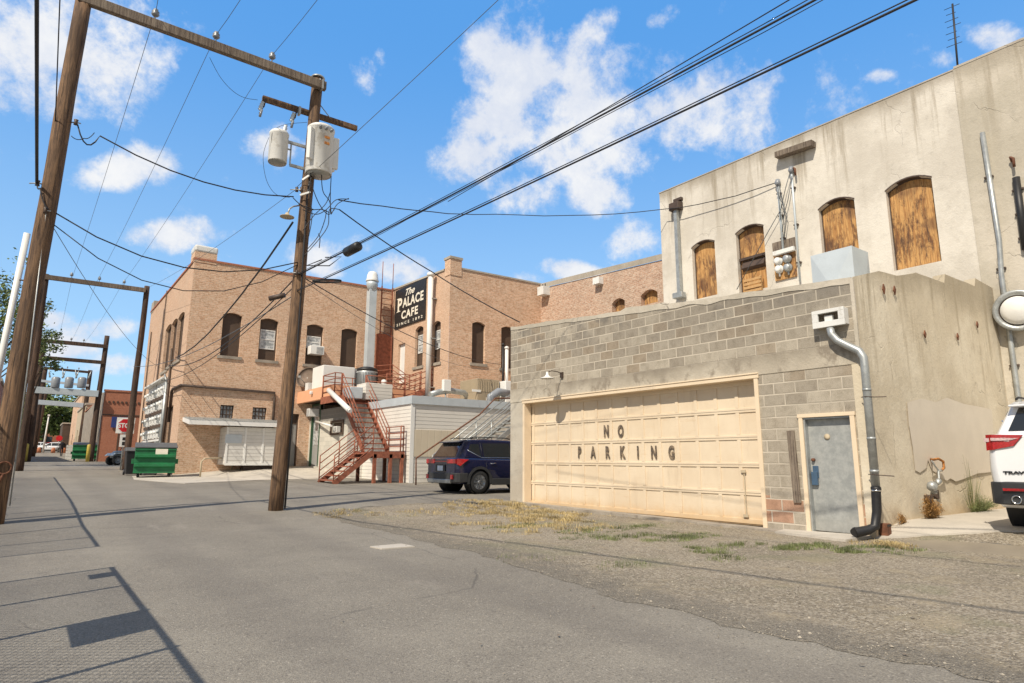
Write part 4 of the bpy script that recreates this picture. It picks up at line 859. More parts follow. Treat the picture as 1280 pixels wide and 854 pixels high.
# ---------------- flue, ladder on the brick building ----------------
a = PY(466, 340, YL-.8); b = PY(459.5, 478, YL-.8); xf_ = a.x
fl2 = thing('grey_stack', 'tall square grey metal stack with a white cap rising past the brick roofline', 'exhaust stack', (xf_, YL-.8, b.z))
zb_ = b.z-.3; zcp = PY(466, 352, YL-.8).z
mb = MB(); mb.box((xf_-.20,YL-1.0,zb_),(xf_+.20,YL-.6,zcp-.5)); mb.lathe([(.22,-.55),(.31,-.2),(.31,-.02)], (xf_,YL-.8,zcp), (0,0,1), 20); U(mb, 'duct', M['galv_pale'], fl2)
mb = MB(); mb.lathe([(.34,-.02),(.35,.02),(.31,.12),(.28,.36),(.22,.50),(.0,.58)], (xf_,YL-.8,zcp), (0,0,1), 20); U(mb, 'rain_cap', M['white_clean'], fl2)
la = PY(484, 361, YL-.35); lb = PY(480, 418, YL-.35); rl = thing('roof_ladder', 'rust red steel ladder with a screened lower gate in the brick corner beside the sign', 'ladder', (la.x, YL-.35, 5))
zl0, zl1 = PY(479,470,YL-.35).z, la.z+.1; wl = .32
mb = MB()
for s_ in (-wl, wl): mb.box((la.x+s_-.03,YL-.4,zl0),(la.x+s_+.03,YL-.34,zl1)); mb.tube([(la.x+s_,YL-.37,zl1),(la.x+s_,YL-.37,zl1+1.4)], .02, 6)
U(mb, 'rail', M['redsteel'], rl)
mb = MB(); n = int((zl1-zl0)/.32)
for k in range(n): mb.box((la.x-wl+.03,YL-.385,zl0+.32*k+.1),(la.x+wl-.03,YL-.355,zl0+.32*k+.135))
U(mb, 'rungs', M['redsteel'], rl)
mb = MB(); mb.box((la.x-wl-.12,YL-.47,zl0),(la.x+wl+.05,YL-.41,lb.z)); mb.box((la.x-wl-.12,YL-.41,zl0),(la.x-wl-.06,YL-.1,lb.z)); U(mb, 'screen_gate', M['redsteel'], rl)

# ---------------- annex with peach parapet ----------------
xa = 11.10; ya_ = 25.9
ax_ = thing('annex_building', 'single storey painted block annex with an overhanging peach parapet beside the red stairs', 'building', (xa, 26, .3))
hdo = rect('X', xa, 388.5, 505.5, 399.5, 581); 
hac = rect('X', xa, 415, 528, 429, 541)
yfar = YL
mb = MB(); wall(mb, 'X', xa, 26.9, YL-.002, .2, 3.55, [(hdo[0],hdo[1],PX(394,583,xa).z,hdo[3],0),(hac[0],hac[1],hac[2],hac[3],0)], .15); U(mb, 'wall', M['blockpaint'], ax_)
p0 = PX(413,485,xa-.7); yp0 = p0.y; zp0, zp1 = PX(410,497,xa-.7).z, PX(410,481.5,xa-.7).z
mb = MB(); mb.box((xa-.7,yp0,zp0),(xa-.5,YL-.01,zp1)); mb.box((xa-.5,yp0,zp0),(14.6,yp0+.2,zp1)); U(mb, 'parapet', M['peach'], ax_)
mb = MB(); mb.box((xa-.5,yp0+.2,zp0+.02),(xa+4.2,YL-.01,zp0+.12)); mb.box((xa,yp0+.2,zp0+.12),(Xs,YL-.01,zp0+.3)); U(mb, 'soffit', M['brown_board'], ax_)
mb = MB(); mb.obox(PX(389,491,xa-.76), (.12,.18,.16)); U(mb, 'wall_lamp', M['white'], ax_, bevel=.03)
z0 = PX(394,583,xa).z; mb = MB(); mb.box((xa+.08,hdo[0]+.1,z0),(xa+.12,hdo[1]-.1,hdo[3]-.1)); d = U(mb, 'door', M['darkdoor'], ax_)
mb = MB(); mb.box((xa-.02,hdo[0],z0),(xa+.1,hdo[0]+.1,hdo[3])); mb.box((xa-.02,hdo[1]-.1,z0),(xa+.1,hdo[1],hdo[3])); mb.box((xa-.02,hdo[0]+.1,hdo[3]-.1),(xa+.1,hdo[1]-.1,hdo[3])); mb.build('door_frame', M['greendoor'], d)
mb = MB(); mb.box((xa+.07,hdo[0]+.2,z0+1.0),(xa+.079,hdo[1]-.2,hdo[3]-.2)); mb.build('pane', M['curtain'], d)
def wall_ac(px, py, pw, ph, lab, X, d_=.5):
    q = PX(px, py, X-d_/2); o = thing('wall_air_conditioner', lab, 'air conditioner', tuple(q)); w2 = pw/795*24/2*1.2; h2 = ph/795*25/2
    mb = MB(); mb.obox(q, (d_, w2*2, h2*2)); U(mb, 'casing', M['white'], o, bevel=.02)
    mb = MB(); mb.box((q.x-d_/2-.01,q.y-w2+.05,q.z-h2+.05),(q.x-d_/2-.004,q.y+w2-.05,q.z+h2-.05)); U(mb, 'grille', M['black'], o)
    mb = MB(); [mb.box((q.x-d_/2-.018,q.y-w2+w2*2*k/4-.02,q.z-h2+.05),(q.x-d_/2-.012,q.y-w2+w2*2*k/4+.02,q.z+h2-.05)) for k in (1,2,3)]; U(mb, 'louvre', M['white_clean'], o)
wall_ac(391, 516, 10, 12, 'white air conditioner mounted high on the annex wall above the green door', xa)
wall_ac(421, 537, 11, 9, 'white air conditioner in a brown wooden frame low on the annex wall', xa, .2)
mb = MB(); u0,u1,z0_,z1_,_ = hac
for aa in ((u0-.1,u1+.1,z1_,z1_+.1),(u0-.1,u1+.1,z0_-.1,z0_),(u0-.1,u0,z0_,z1_),(u1,u1+.1,z0_,z1_)): mb.box((xa-.06,aa[0],aa[2]),(xa-.003,aa[1],aa[3]))
mb.box((xa+.1,u0,z0_),(xa+.14,u1,z1_)); U(mb, 'opening_frame', M['brown_board'], ax_)
a = PX(395,527,xa-.15); b = PX(414,532.5,xa-.5); mb = MB(); mb.tube([a,b], .05, 8); tag(mb.build('wall_tube_light', M['white_clean']), 'thin white tube lamp fixed at a slant on the annex wall', 'light')
a = PX(411,488,xa-.9); b = PX(437,513,xa-1.2); mb = MB(); mb.tube([a,b], .11, 10); mb.tube([b, b+(b-a).normalized()*.12], .08, 10); tag(mb.build('white_spout', M['white_clean']), 'slanting white rain spout pipe in front of the red upper stairs', 'pipe')

# ---------------- clapboard rear building ----------------
xs0, ys0 = PG(512,604).x, PG(512,604).y
zst = PY(514, 504, ys0).z
sh = thing('clapboard_building', 'low white clapboard building with a grey fascia behind the red staircase', 'building', (xs0, ys0, .3))
mb = MB(); wall(mb, 'Y', ys0, xs0, Xf, .15, zst); wall(mb, 'X', xs0, ys0, 26.9, .15, zst); U(mb, 'wall', M['siding'], sh)
mb = MB(); mb.box((xs0-.06,ys0-.08,zst-.02),(Xf,ys0-.001,zst+.30)); mb.box((xs0-.06,ys0-.001,zst-.02),(xs0-.001,26.9,zst+.30)); U(mb, 'fascia', M['galv_pale'], sh)
mb = MB(); mb.box((xs0,ys0,zst+.1),(Xf,Yp,zst+.2)); U(mb, 'roof', M['cap'], sh)
mb = MB(); mb.box((xs0-.05,ys0-.03,.2),(xs0+.12,ys0-.002,zst-.02)); U(mb, 'corner_board', M['white_clean'], sh)
r0 = rect('Y', ys0, 514, 538, 573, 571); mb = MB(); mb.box((r0[0]+.1,ys0-.03,r0[2]),(r0[1],ys0-.003,r0[3])); U(mb, 'vertical_panel', M['vboard'], sh)
# recessed white wall behind the stairs
xr0 = xa+.02
mb = MB(); wall(mb, 'Y', 26.9, xa+.003, xs0, .15, zp0-.02); U(mb, 'recess_wall', M['siding'], sh)
mb = MB(); mb.box((xa+.1,26.8,2.9),(xs0,26.897,3.0)); U(mb, 'recess_trim', M['white_clean'], sh)

# ---------------- roof plant ----------------
def boxat(name, lab, cat, X0, X1, Y0, Y1, Z0, Z1, mat, louv=None, feet=True):
    o = thing(name, lab, cat, ((X0+X1)/2, (Y0+Y1)/2, Z0)); mb = MB(); mb.box((X0,Y0,Z0),(X1,Y1,Z1)); U(mb, 'casing', M[mat], o, bevel=.03)
    if louv:
        mb = MB(); n = int((X1-X0)/.09)
        for k in range(n): x = X0+.06+(X1-X0-.12)*k/(n-1); mb.box((x-.012,Y0-.02,Z0+(Z1-Z0)*louv),(x+.012,Y0-.004,Z1-.08))
        n = int((Y1-Y0)/.09)
        for k in range(n): y = Y0+.06+(Y1-Y0-.12)*k/(n-1); mb.box((X0-.02,y-.012,Z0+(Z1-Z0)*louv),(X0-.004,y+.012,Z1-.08))
        U(mb, 'louvre', M['tan'] if mat != 'galv' else M['black'], o)
    return o
rz = zst+.32
a = PY(580, 505, 23.4); b = PY(615, 475, 23.4); bh = boxat('rooftop_unit', 'large beige louvred air handling unit on the low roof behind the garage', 'rooftop unit', a.x+.6, b.x+.35, 23.3, 24.7, rz-.1, b.z, 'beige_hvac', .5)
mb = MB(); q = PY(594,488,23.27); mb.box((q.x-.15,23.27,q.z-.06),(q.x+.3,23.295,q.z+.04)); mb.box((q.x+.9,23.27,q.z-.1),(q.x+1.1,23.295,q.z)); mb.box((q.x+.6,23.27,rz),(q.x+.9,23.295,rz+.22)); U(mb, 'label_plate', M['white_clean'], bh)
rza = zp0+.3
a = PY(395,485,29.6); b = PY(436,462,29.6); boxat('rooftop_cabinet', 'long white rooftop duct cabinet just behind the peach parapet', 'rooftop unit', a.x, b.x, 28.8, 30.2, rza, b.z, 'white_clean')
a = PY(436,480,29.4); b = PY(456,465,29.4); boxat('rooftop_duct', 'lower white duct between the cabinet and the round condenser', 'duct', a.x, b.x, 28.9, 29.9, rza, b.z, 'white_clean')
q = PY(458,480,28.2); cz = PY(458,463,28.2).z; cd = thing('condenser_unit', 'round grey finned condenser unit with a fan guard on the annex roof', 'condenser', (q.x, 28.2, rza))
mb = MB(); mb.lathe([(.48,0),(.5,.02),(.5,cz-rza-.12),(.46,cz-rza)], (q.x,28.2,rza), (0,0,1), 24); U(mb, 'casing', M['galv'], cd)
mb = MB(); [mb.box((q.x+.505*math.cos(t_)-.008,28.2+.505*math.sin(t_)-.008,rza+.1),(q.x+.505*math.cos(t_)+.008,28.2+.505*math.sin(t_)+.008,cz-.15)) for t_ in [k*math.pi/22 for k in range(44)]]; mb.lathe([(.5,0),(.49,.12),(.3,.2),(.0,.22)], (q.x,28.2,cz-.06), (0,0,1), 18); U(mb, 'fin_guard', M['black'], cd)
a = PY(443,503,25.8); b = PY(460,483,25.8); boxat('roof_curb_box', 'pale grey sheet metal box just behind the upper red platform rail', 'duct', a.x, b.x, 26.3, 27.2, rza-.4, b.z, 'galv_pale')
a = PY(462,503,25.9); b = PY(500,480,25.9); boxat('siding_box', 'low grey siding clad roof box behind the upper platform', 'roof box', a.x, b.x-.1, 26.4, 27.4, rza-.4, b.z, 'siding')
a = PY(626,503,24.2); boxat('white_roof_box', 'white box half hidden behind the garage beside the beige unit', 'rooftop unit', PY(632,500,22.9).x, PY(645,500,22.9).x, 22.9, 23.6, rz-.1, PY(634,476,22.9).z, 'white_clean')
q = PY(480,479,27.2); mb = MB(); mb.tube([q+Vector((0,0,-.9)), q], .03, 6); mb.lathe([(.0,-.1),(.12,-.08),(.12,.1),(.0,.12)], q+Vector((0,0,-.25)), (1,1,0), 10); mb.lathe([(.0,-.1),(.12,-.08),(.12,.1),(.0,.12)], q+Vector((0,0,.05)), (1,1,0), 10); tag(mb.build('twin_roof_light', M['white']), 'pair of small round lamps stacked on a post near the red ladder foot', 'light')
q = PY(390,487,30.6); mb = MB(); mb.obox(q, (.55,.4,.6)); mb.obox(q+Vector((.35,0,-.25)), (.5,.5,.4)); tag(mb.build('roof_vent_fan', M['white']), 'small white roof fan below the satellite dish', 'vent')
# conduits at the right end of the wing
for px0_, px1_, py0_, mat_, r_, lab, dd in ((633.5,631,434,'white_clean',.09,'white capped vent pipe standing left of the garage top corner',.5),(629,626.5,430,'black',.06,'thin black conduit up the wing beside the white vent pipe',.12)):
    a = PY(px0_, py0_, Yp-dd); mb = MB(); mb.tube([(a.x,Yp-dd,rz-.1),(a.x,Yp-dd,a.z)], r_, 10); mb.lathe([(r_*1.25,-.1),(r_*1.3,.0),(.0,.06)], a, (0,0,1), 10); tag(mb.build('roof_pipe', M[mat_]), lab, 'pipe')

q = PY(560,492,24.0); mb = MB(); mb.tube([q+Vector((-.9,0,-.1)), q+Vector((-.4,0,.05)), q+Vector((.2,.1,.15)), q+Vector((.9,.1,.1)), q+Vector((1.3,.2,-.2))], .13, 10); tag(mb.build('flexible_duct', M['galv']), 'grey flexible duct running behind the stairs to the beige rooftop unit', 'duct')
q = PY(558,482,23.9); o = thing('switch_box', 'small white electrical switch box on a post left of the beige rooftop unit', 'electrical box', tuple(q)); mb = MB(); mb.obox(q, (.36,.2,.5)); U(mb, 'cabinet', M['white_clean'], o, bevel=.015); mb = MB(); mb.tube([q+Vector((0,.05,-.25)), q+Vector((0,.05,rz-q.z-.1))], .035, 6); U(mb, 'post', M['galv'], o)
q = PY(545,498,23.6); mb = MB(); mb.box((q.x-.8,23.4,rz-.12),(q.x+.5,24.0,q.z+.05)); tag(mb.build('low_roof_duct', M['galv'], bevel=.02), 'low grey metal duct box lying on the roof edge under the red stairs', 'duct')
q = PY(625,497,23.0); mb = MB(); mb.tube([(q.x-.5,23,rz-.1),(q.x-.5,23,q.z),(q.x-.1,23,q.z+.25),(q.x+.5,23,q.z+.2)], .18, 12); tag(mb.build('duct_elbow', M['insul']), 'dark grey duct elbow right of the beige rooftop unit', 'duct')

# ---------------- red steel stairs ----------------
ST = thing('red_staircase', 'rust red steel two flight staircase with pipe rails climbing to the annex roof', 'staircase', (9, 23.5, .3))
RS = M['redsteel']
def flight(p0, p1, width, side, n, par, treadmat=RS, rails=True, rr=.02, rail_n=4, ch=.19, ext=0.):
    p0, p1, side = Vector(p0), Vector(p1), Vector(side).normalized(); d = p1-p0; run = Vector((d.x, d.y, 0)).normalized()
    for s_ in (0, width): mb = MB(); mb.bar(p0+side*s_, p1+side*s_, .05, ch, (0,0,1)); U(mb, 'stringer', treadmat, par)
    tm = MB()
    for k in range(n):
        c_ = p0+d*((k+.6)/n)+side*(width/2); m = Matrix((run, side, Vector((0,0,1)))).transposed(); tm.obox(c_+Vector((0,0,.02)), (.27, width-.06, .045), m)
    U(tm, 'tread', treadmat, par)
    if rails:
        for s_ in (0, width):
            mb = MB()
            for k in range(rail_n): h_ = 1.0-.27*k if k else 1.02; mb.tube([p0+side*s_+Vector((0,0,h_)), p1+side*s_+Vector((0,0,h_))], rr, 6)
            for t_ in (0, .5, 1.): q_ = p0+d*t_+side*s_; mb.tube([q_+Vector((0,0,-.05)), q_+Vector((0,0,1.02))], rr*1.1, 6)
            U(mb, 'railing', treadmat, par)
# levels
B1 = PG(427,605); B2 = PG(398,604); zl = 1.62; yA = B1.y+.0
yA = 22.75; W1 = 1.45; L0 = Vector((B1.x-.35, yA, .31)); 
xl0 = PY(466,567,yA).x; zl = PY(466,567,yA).z+.05
flight(L0, (xl0, yA, zl), W1, (0,1,0), 7, ST, rr=.02, rail_n=4)
xl1 = PY(504,562,yA).x
mb = MB(); mb.box((xl0,yA,zl-.07),(xl1,yA+W1+.1,zl)); mb.box((xl0,yA-.05,zl-.22),(xl1,yA,zl+.03)); mb.box((xl0,yA+W1+.1,zl-.22),(xl1,yA+W1+.15,zl+.03)); mb.box((xl1,yA-.05,zl-.22),(xl1+.05,yA+W1+.15,zl+.03)); U(mb, 'landing', RS, ST)
for x_, y_ in ((xl0+.08,yA),(xl0+.08,yA+W1+.05),(xl1-.05,yA),(xl1-.05,yA+W1+.05),((xl0+xl1)/2+.1,yA)):
    mb = MB(); mb.box((x_-.06,y_-.05,gz(x_,y_)-.02),(x_+.06,y_+.05,zl-.07)); U(mb, 'post', M['rust'] if random.random() < .3 else RS, ST)
def railrun(P, par, n=4, rr=.022, mat=RS, h=1.02, mid=1.3, name='railing'):
    mb = MB(); P = [Vector(p) for p in P]
    for a, b in zip(P, P[1:]):
        for k in range(n): mb.tube([a+Vector((0,0,h-.26*k)), b+Vector((0,0,h-.26*k))], rr, 6)
        m_ = max(1, round((b-a).length/mid))
        for k in range(m_+1): q = a.lerp(b, k/m_); mb.tube([q+Vector((0,0,-.05)), q+Vector((0,0,h))], rr*1.15, 6)
    U(mb, name, mat, par)
railrun([(xl0+1.15,yA,zl),(xl1,yA,zl),(xl1,yA+W1+.1,zl)], ST)
# upper flight rises away from the camera then to the platform
ux0, ux1 = PY(456,555,yA+W1).x, PY(487,556,yA+W1).x
U0 = Vector((ux0, yA+W1+.1, zl)); Zp = zp0+.02; yP = 26.7
yU = PX(420,492,ux0).y; yU = yA+W1+.1+2.55
flight(U0, (ux0, yU, Zp), ux1-ux0, (1,0,0), 11, ST, rr=.02)
mb = MB(); px_a, px_b = ux0-.35, Xs-1.2
mb.box((px_a,yU,Zp-.06),(PY(506,503,yU).x,yU+1.5,Zp)); xpe = PY(506,503,yU).x
mb.box((px_a,yU-.05,Zp-.28),(xpe,yU,Zp+.03)); mb.box((px_a-.05,yU-.05,Zp-.28),(px_a,yU+1.5,Zp+.03)); U(mb, 'upper_platform', RS, ST)
railrun([(px_a,yU+1.4,Zp),(px_a,yU,Zp),(ux0-.05,yU,Zp)], ST); railrun([(ux1+.05,yU,Zp),(xpe,yU,Zp)], ST); railrun([(px_a,yU+1.45,Zp),(xpe-.6,yU+1.45,Zp)], ST)
for x_ in (xpe-.1,): mb = MB(); mb.box((x_-.05,yU+.02,gz(x_,yU)-.02),(x_+.05,yU+.12,Zp-.06)); U(mb, 'post', RS, ST)
# third flight to wing landing
S3 = thing('upper_red_stairs', 'shorter rust red stair flight rising right to the brick wing landing', 'staircase', (xpe, yU, Zp))
e3 = PY(570, 476, yU+.1); flight((xpe,yU+.1,Zp), (e3.x, yU+.1, e3.z), 1.1, (0,1,0), 9, S3, rr=.024)
ex = PY(600,474,yU+.1).x; ex = e3.x+1.3
mb = MB(); mb.box((e3.x,yU+.05,e3.z-.1),(ex,yU+1.3,e3.z)); U(mb, 'landing', RS, S3)
railrun([(e3.x,yU+.1,e3.z),(ex,yU+.1,e3.z),(ex,yU+1.25,e3.z)], S3); railrun([(xpe-.2,yU+1.6,Zp+.4),(e3.x-.4,yU+1.9,Zp+.5),(e3.x,yU+1.6,e3.z)], S3)
mb = MB(); mb.bar((e3.x+.2,yU+.6,e3.z-.1),(e3.x-1.0,yU+.6,rz-.1),.06,.06); mb.bar((ex-.1,yU+.15,e3.z-.1),(ex-.1,yU+.15,rz-.1),.08,.08,(0,1,0)); mb.bar((ex-.1,yU+1.2,e3.z-.1),(ex-.1,yU+1.2,rz-.1),.08,.08,(0,1,0)); U(mb, 'support', RS, S3)
# ladder landing at the brick corner
S4 = thing('ladder_platform', 'small rust red railed platform at the foot of the roof ladder', 'platform', (la.x, YL-2, 4))
q = PY(478,473,YL-1.4); zz = q.z-1.0; mb = MB(); mb.box((la.x-.9,YL-1.8,zz-.1),(la.x+.9,YL-.5,zz)); U(mb, 'deck', RS, S4)
railrun([(la.x-.9,YL-.5,zz+.5),(la.x-.2,YL-1.8,zz+.5),(la.x+.9,YL-2.2,zz-.3)], S4, 6, h=1.2); mb = MB(); mb.bar((la.x-.6,YL-1.2,zz),(la.x-.6,YL-1.2,rza-.2),.08,.08,(0,1,0)); mb.bar((la.x+.7,YL-1.2,zz),(la.x+.7,YL-1.2,rza-.2),.08,.08,(0,1,0)); U(mb, 'post', RS, S4)
# grey stair between the clapboard building and the garage
GS = thing('grey_staircase', 'weathered grey stairs with a thin rail rising right behind the dark blue car', 'staircase', (13, 21, .3))
ya2 = ys0-1.5; a = PY(532,600,ya2); b = PY(645,506,ya2)
flight((a.x+.9,ya2,.35), (b.x+.8,ya2,b.z-.3), 1.1, (0,1,0), 15, GS, M['galv'], rr=.025, rail_n=3)
mb = MB(); mb.tube([(PY(520,603,ya2-.1).x,ya2-.1,.3),(PY(520,577,ya2-.1).x,ya2-.1,PY(520,573,ya2-.1).z),tuple(PY(600,518,ya2-.1)),tuple(PY(619,498,ya2-.1)),tuple(PY(650,498,ya2-.1))], .03, 8); U(mb, 'handrail', M['rust'], GS)
mb = MB(); mb.box((b.x+.8,ya2,b.z-.4),(b.x+3,ya2+1.1,b.z-.3)); mb.bar((b.x+.9,ya2+.1,b.z-.4),(b.x+.9,ya2+.1,.3),.1,.1,(0,1,0)); U(mb, 'landing', M['galv'], GS)
q = PG(530, 602); mb = MB(); mb.lathe([(.0,.0),(.42,.0),(.45,.12),(.25,.42),(.18,.50),(.0,.52)], (q.x+.35,q.y-.2,gz(q.x,q.y)), (0,0,1), 16); tag(mb.build('covered_drum', M['tan']), 'low tan cone shaped container on the ground behind the blue car', 'container')
# ---------------- utility poles and crossarms ----------------
def pole(lab, base, top, rb, rt_, mat='pole', group=None, stain=True):
    base, top = Vector(base), Vector(top); o = thing('utility_pole', lab, 'utility pole', tuple(base), group=group)
    n = 14; pts = []; rs = []
    for k in range(n+1):
        t_ = k/n; p = base.lerp(top, t_); p += Vector((mnoise.noise(Vector((t_*3, base.x*9, 0))), mnoise.noise(Vector((t_*3, 5, base.y))), 0))*.05*math.sin(t_*3.14)
        pts.append(p); rs.append(rb+(rt_-rb)*t_+.004*mnoise.noise(Vector((t_*9, 1, 2))))
    pts[0] = base-Vector((0,0,.15)); mb = MB(); mb.tube(pts, rs, 18); U(mb, 'shaft', M[mat], o); return o
def insul(p, par, s=1.):
    mb = MB(); mb.tube([p, p+Vector((0,0,.12*s))], .015*s, 6); mb.lathe([(.0,.10*s),(.05*s,.10*s),(.075*s,.13*s),(.04*s,.15*s),(.07*s,.18*s),(.03*s,.20*s),(.045*s,.23*s),(.0,.26*s)], p, (0,0,1), 12); U(mb, 'insulator', M['insul'], par)
LP0, LP1 = Vector((-.37,14.13,.1)), PY(106,-6,14.2); RP0, RP1 = Vector((4.38,14.34,.1)), PY(397.5,98,14.34)
P1 = pole('thick weathered wooden pole nearest the camera at the left edge', LP0, LP1, .168, .138)
P2 = pole('wooden pole in mid picture carrying two white transformers', RP0, RP1, .158, .130)
mb = MB(); mb.lathe([(.165,-.02),(.17,.0),(.15,.03),(.0,.05)], RP1, (0,0,1), 16); U(mb, 'pole_cap', M['galv'], P2)
def arm(lab, a, b, h, d, group=None, mat='arm', ins=(), s=1.):
    o = thing('crossarm', lab, 'crossarm', tuple(a), group=group); mb = MB(); mb.bar(a, b, d, h); U(mb, 'beam', M[mat], o, bevel=.01)
    for f_ in ins: insul(Vector(a).lerp(Vector(b), f_)+Vector((0,0,h/2)), o, s)
    return o
a = PY(98,-7,14.12); b = PY(407,111,14.12); a.y = b.y = 14.12; zz = (a.z+b.z)/2; a.z = zz+.02; b.z = zz-.02
A1 = arm('long grey timber crossarm joining the two nearest poles at the top', a, b, .21, .13)
for px, py in ((194,20),(270,48),(340,74)): q = PY(px, py, 14.12); q.z = zz+.1; insul(q, A1, 1.1)
mb = MB(); mb.tube([RP1+Vector((0,-.16,-.1)), PY(404,110,14.03)], .02, 6); mb.obox(b+Vector((-.1,-.02,0)), (.03,.18,.25)); U(mb, 'strap', M['galv'], A1)
a = PY(328,123,14.5); b = PY(446,161,14.5); A2 = arm('shorter brown crossarm below the top one on the transformer pole', a, b, .13, .1, mat='pole')
mb = MB(); mb.tube([PY(400,131,14.42), PY(413,148,14.45)], .012, 6); mb.obox(PY(374,139,14.42), (.05,.12,.2)); U(mb, 'brace', M['galv'], A2)
for px, lab in ((328,'left'),(367,'right')):
    q = PY(px, 133 if px < 340 else 147, 14.44); o = thing('fuse_cutout', 'porcelain fuse cutout hanging from the short crossarm %s' % ('at its left tip' if lab == 'left' else 'nearer the pole'), 'fuse cutout', tuple(q))
    mb = MB(); mb.tube([q+Vector((.06,0,.2)), q+Vector((.03,0,-.0))], .02, 6); mb.tube([q+Vector((.03,0,.0)), q+Vector((-.06,0,-.2))], .012, 6); U(mb, 'bracket', M['darkpipe'], o)
    mb = MB(); mb.lathe([(.0,.12),(.045,.1),(.03,.06),(.05,.03),(.03,0),(.05,-.04),(.03,-.08),(.045,-.11),(.0,-.15)], q+Vector((-.03,-.02,0)), (.25,0,1), 12); U(mb, 'insulator', M['galv_pale'], o)
    mb = MB(); mb.tube([q+Vector((-.02,-.05,-.12)), q+Vector((-.05,-.05,-.30))], .03, 8); U(mb, 'fuse_tube', M['insul'], o)
# transformers
def can(lab, c_top, c_bot, r, fins):
    h_ = c_top.z-c_bot.z; c = Vector((c_bot.x, c_bot.y, c_bot.z)); o = thing('transformer', lab, 'transformer', tuple(c))
    mb = MB(); mb.lathe([(.0,.02),(r*.93,.02),(r*.95,0),(r,.03),(r,h_-.1),(r*1.04,h_-.09),(r*1.04,h_-.04),(r*.9,h_),(r*.4,h_+.03),(.0,h_+.04)], c, (0,0,1), 30); U(mb, 'tank', M['white'], o)
    mb = MB(); mb.lathe([(.0,-.004),(r*.9,-.004),(r*.9,.02)], c, (0,0,1), 24); U(mb, 'underside', M['galv'], o)
    if fins:
        for an in (-2.55, -.1, .35): 
            mb = MB(); d = Vector((math.cos(an), math.sin(an), 0)); mb.bar(c+d*(r+.05)+Vector((0,0,h_*.2)), c+d*(r+.05)+Vector((0,0,h_*.85)), .10, .16, d); U(mb, 'cooling_fin', M['white_clean'], o, bevel=.01)
        for k in range(3):
            an = -1.95+.42*k; d = Vector((math.cos(an), math.sin(an), 0)); q = c+d*(r+.03)+Vector((0,0,h_*.88)); mb = MB(); mb.lathe([(.0,-.05),(.03,-.05),(.04,0),(.025,.05),(.0,.06)], q, d+Vector((0,0,.4)), 10); U(mb, 'bushing', M['insul'], o)
        for k in (.58,.70): q = c+Vector((.05,-r-.002,h_*k)); mb = MB(); mb.box((q.x-.06,q.y-.01,q.z-.03),(q.x+.06,q.y+.01,q.z+.03)); U(mb, 'number_tag', M['brass'], o)
    else:
        mb = MB(); mb.lathe([(.04,0),(.055,.05),(.035,.08),(.055,.12),(.035,.15),(.045,.2),(.0,.22)], c+Vector((.1,0,h_+.02)), (.15,0,1), 12); U(mb, 'bushing', M['galv_pale'], o)
    return o
can('big white finned transformer tank strapped to the right of the middle pole', PY(401,160,14.0), PY(398,219,14.0), .305, True)
tc_, bc_ = PY(348,165,14.3), PY(346.5,204,14.3)
can('smaller white transformer tank held left of the middle pole on a bracket', tc_, bc_, .21, False)
mb = MB(); za, zb_ = PY(372,181,14.3).z, PY(372,209,14.3).z; xl_ = PY(364,181,14.3).x
mb.bar((tc_.x+.15,14.3,za),(RP1.x-.1,14.3,za),.06,.06); mb.bar((xl_,14.3,zb_),(RP1.x-.1,14.3,zb_),.06,.06); mb.bar((xl_,14.3,zb_),(xl_,14.3,za),.03,.03,(0,1,0)); mb.bar((tc_.x+.15,14.3,(za+zb_)/2+.1),(xl_,14.3,(za+zb_)/2+.1),.03,.03)
tag(mb.build('transformer_bracket', M['galv']), 'grey steel bracket between the smaller transformer and the middle pole', 'bracket')
# street lamp on gooseneck
q = PY(359,269,14.15); mb = MB(); sl_ = thing('street_lamp', 'small flat street lamp on a gooseneck left of the middle pole', 'street lamp', tuple(q))
mb.tube([PY(374,257,14.3), PY(367,258,14.2), PY(362,261,14.15), q], .018, 8); U(mb, 'arm', M['galv'], sl_); mb = MB(); mb.lathe([(.03,.06),(.06,.0),(.16,-.04),(.16,-.05),(.0,-.05)], q, (0,0,1), 18); U(mb, 'lamp_head', M['tan'], sl_)
# hardware on the poles
mb = MB(); mb.tube([LP0+Vector((.21,-.08,.3)), PY(37,440,14.0), PY(58,262,14.0)], .012, 6); tag(mb.build('ground_wire', M['galv']), 'thin bare wire stapled up the nearest left pole', 'wire')
mb = MB(); mb.tube([RP0+Vector((.16,-.12,.05)), Vector((RP0.x+.19,14.2,3)), PY(384,245,14.15), PY(389,215,14.15)], .022, 8); tag(mb.build('pole_conduit', M['cable']), 'black cable strapped up the right side of the middle pole', 'cable')
mb = MB(); q = PY(5,585,13.95)
for k in range(24):
    a1, a2 = k*math.pi/12, (k+1)*math.pi/12
    mb.tube([q+Vector((math.cos(a1)*.1,0,math.sin(a1)*.1)), q+Vector((math.cos(a2)*.1,0,math.sin(a2)*.1))], .016, 6, False)
mb.tube([q+Vector((0,.0,-.1)), q+Vector((-.06,.0,-.3))], .02, 6); tag(mb.build('iron_ring', M['rust']), 'small iron ring on the lower left pole', 'ring')
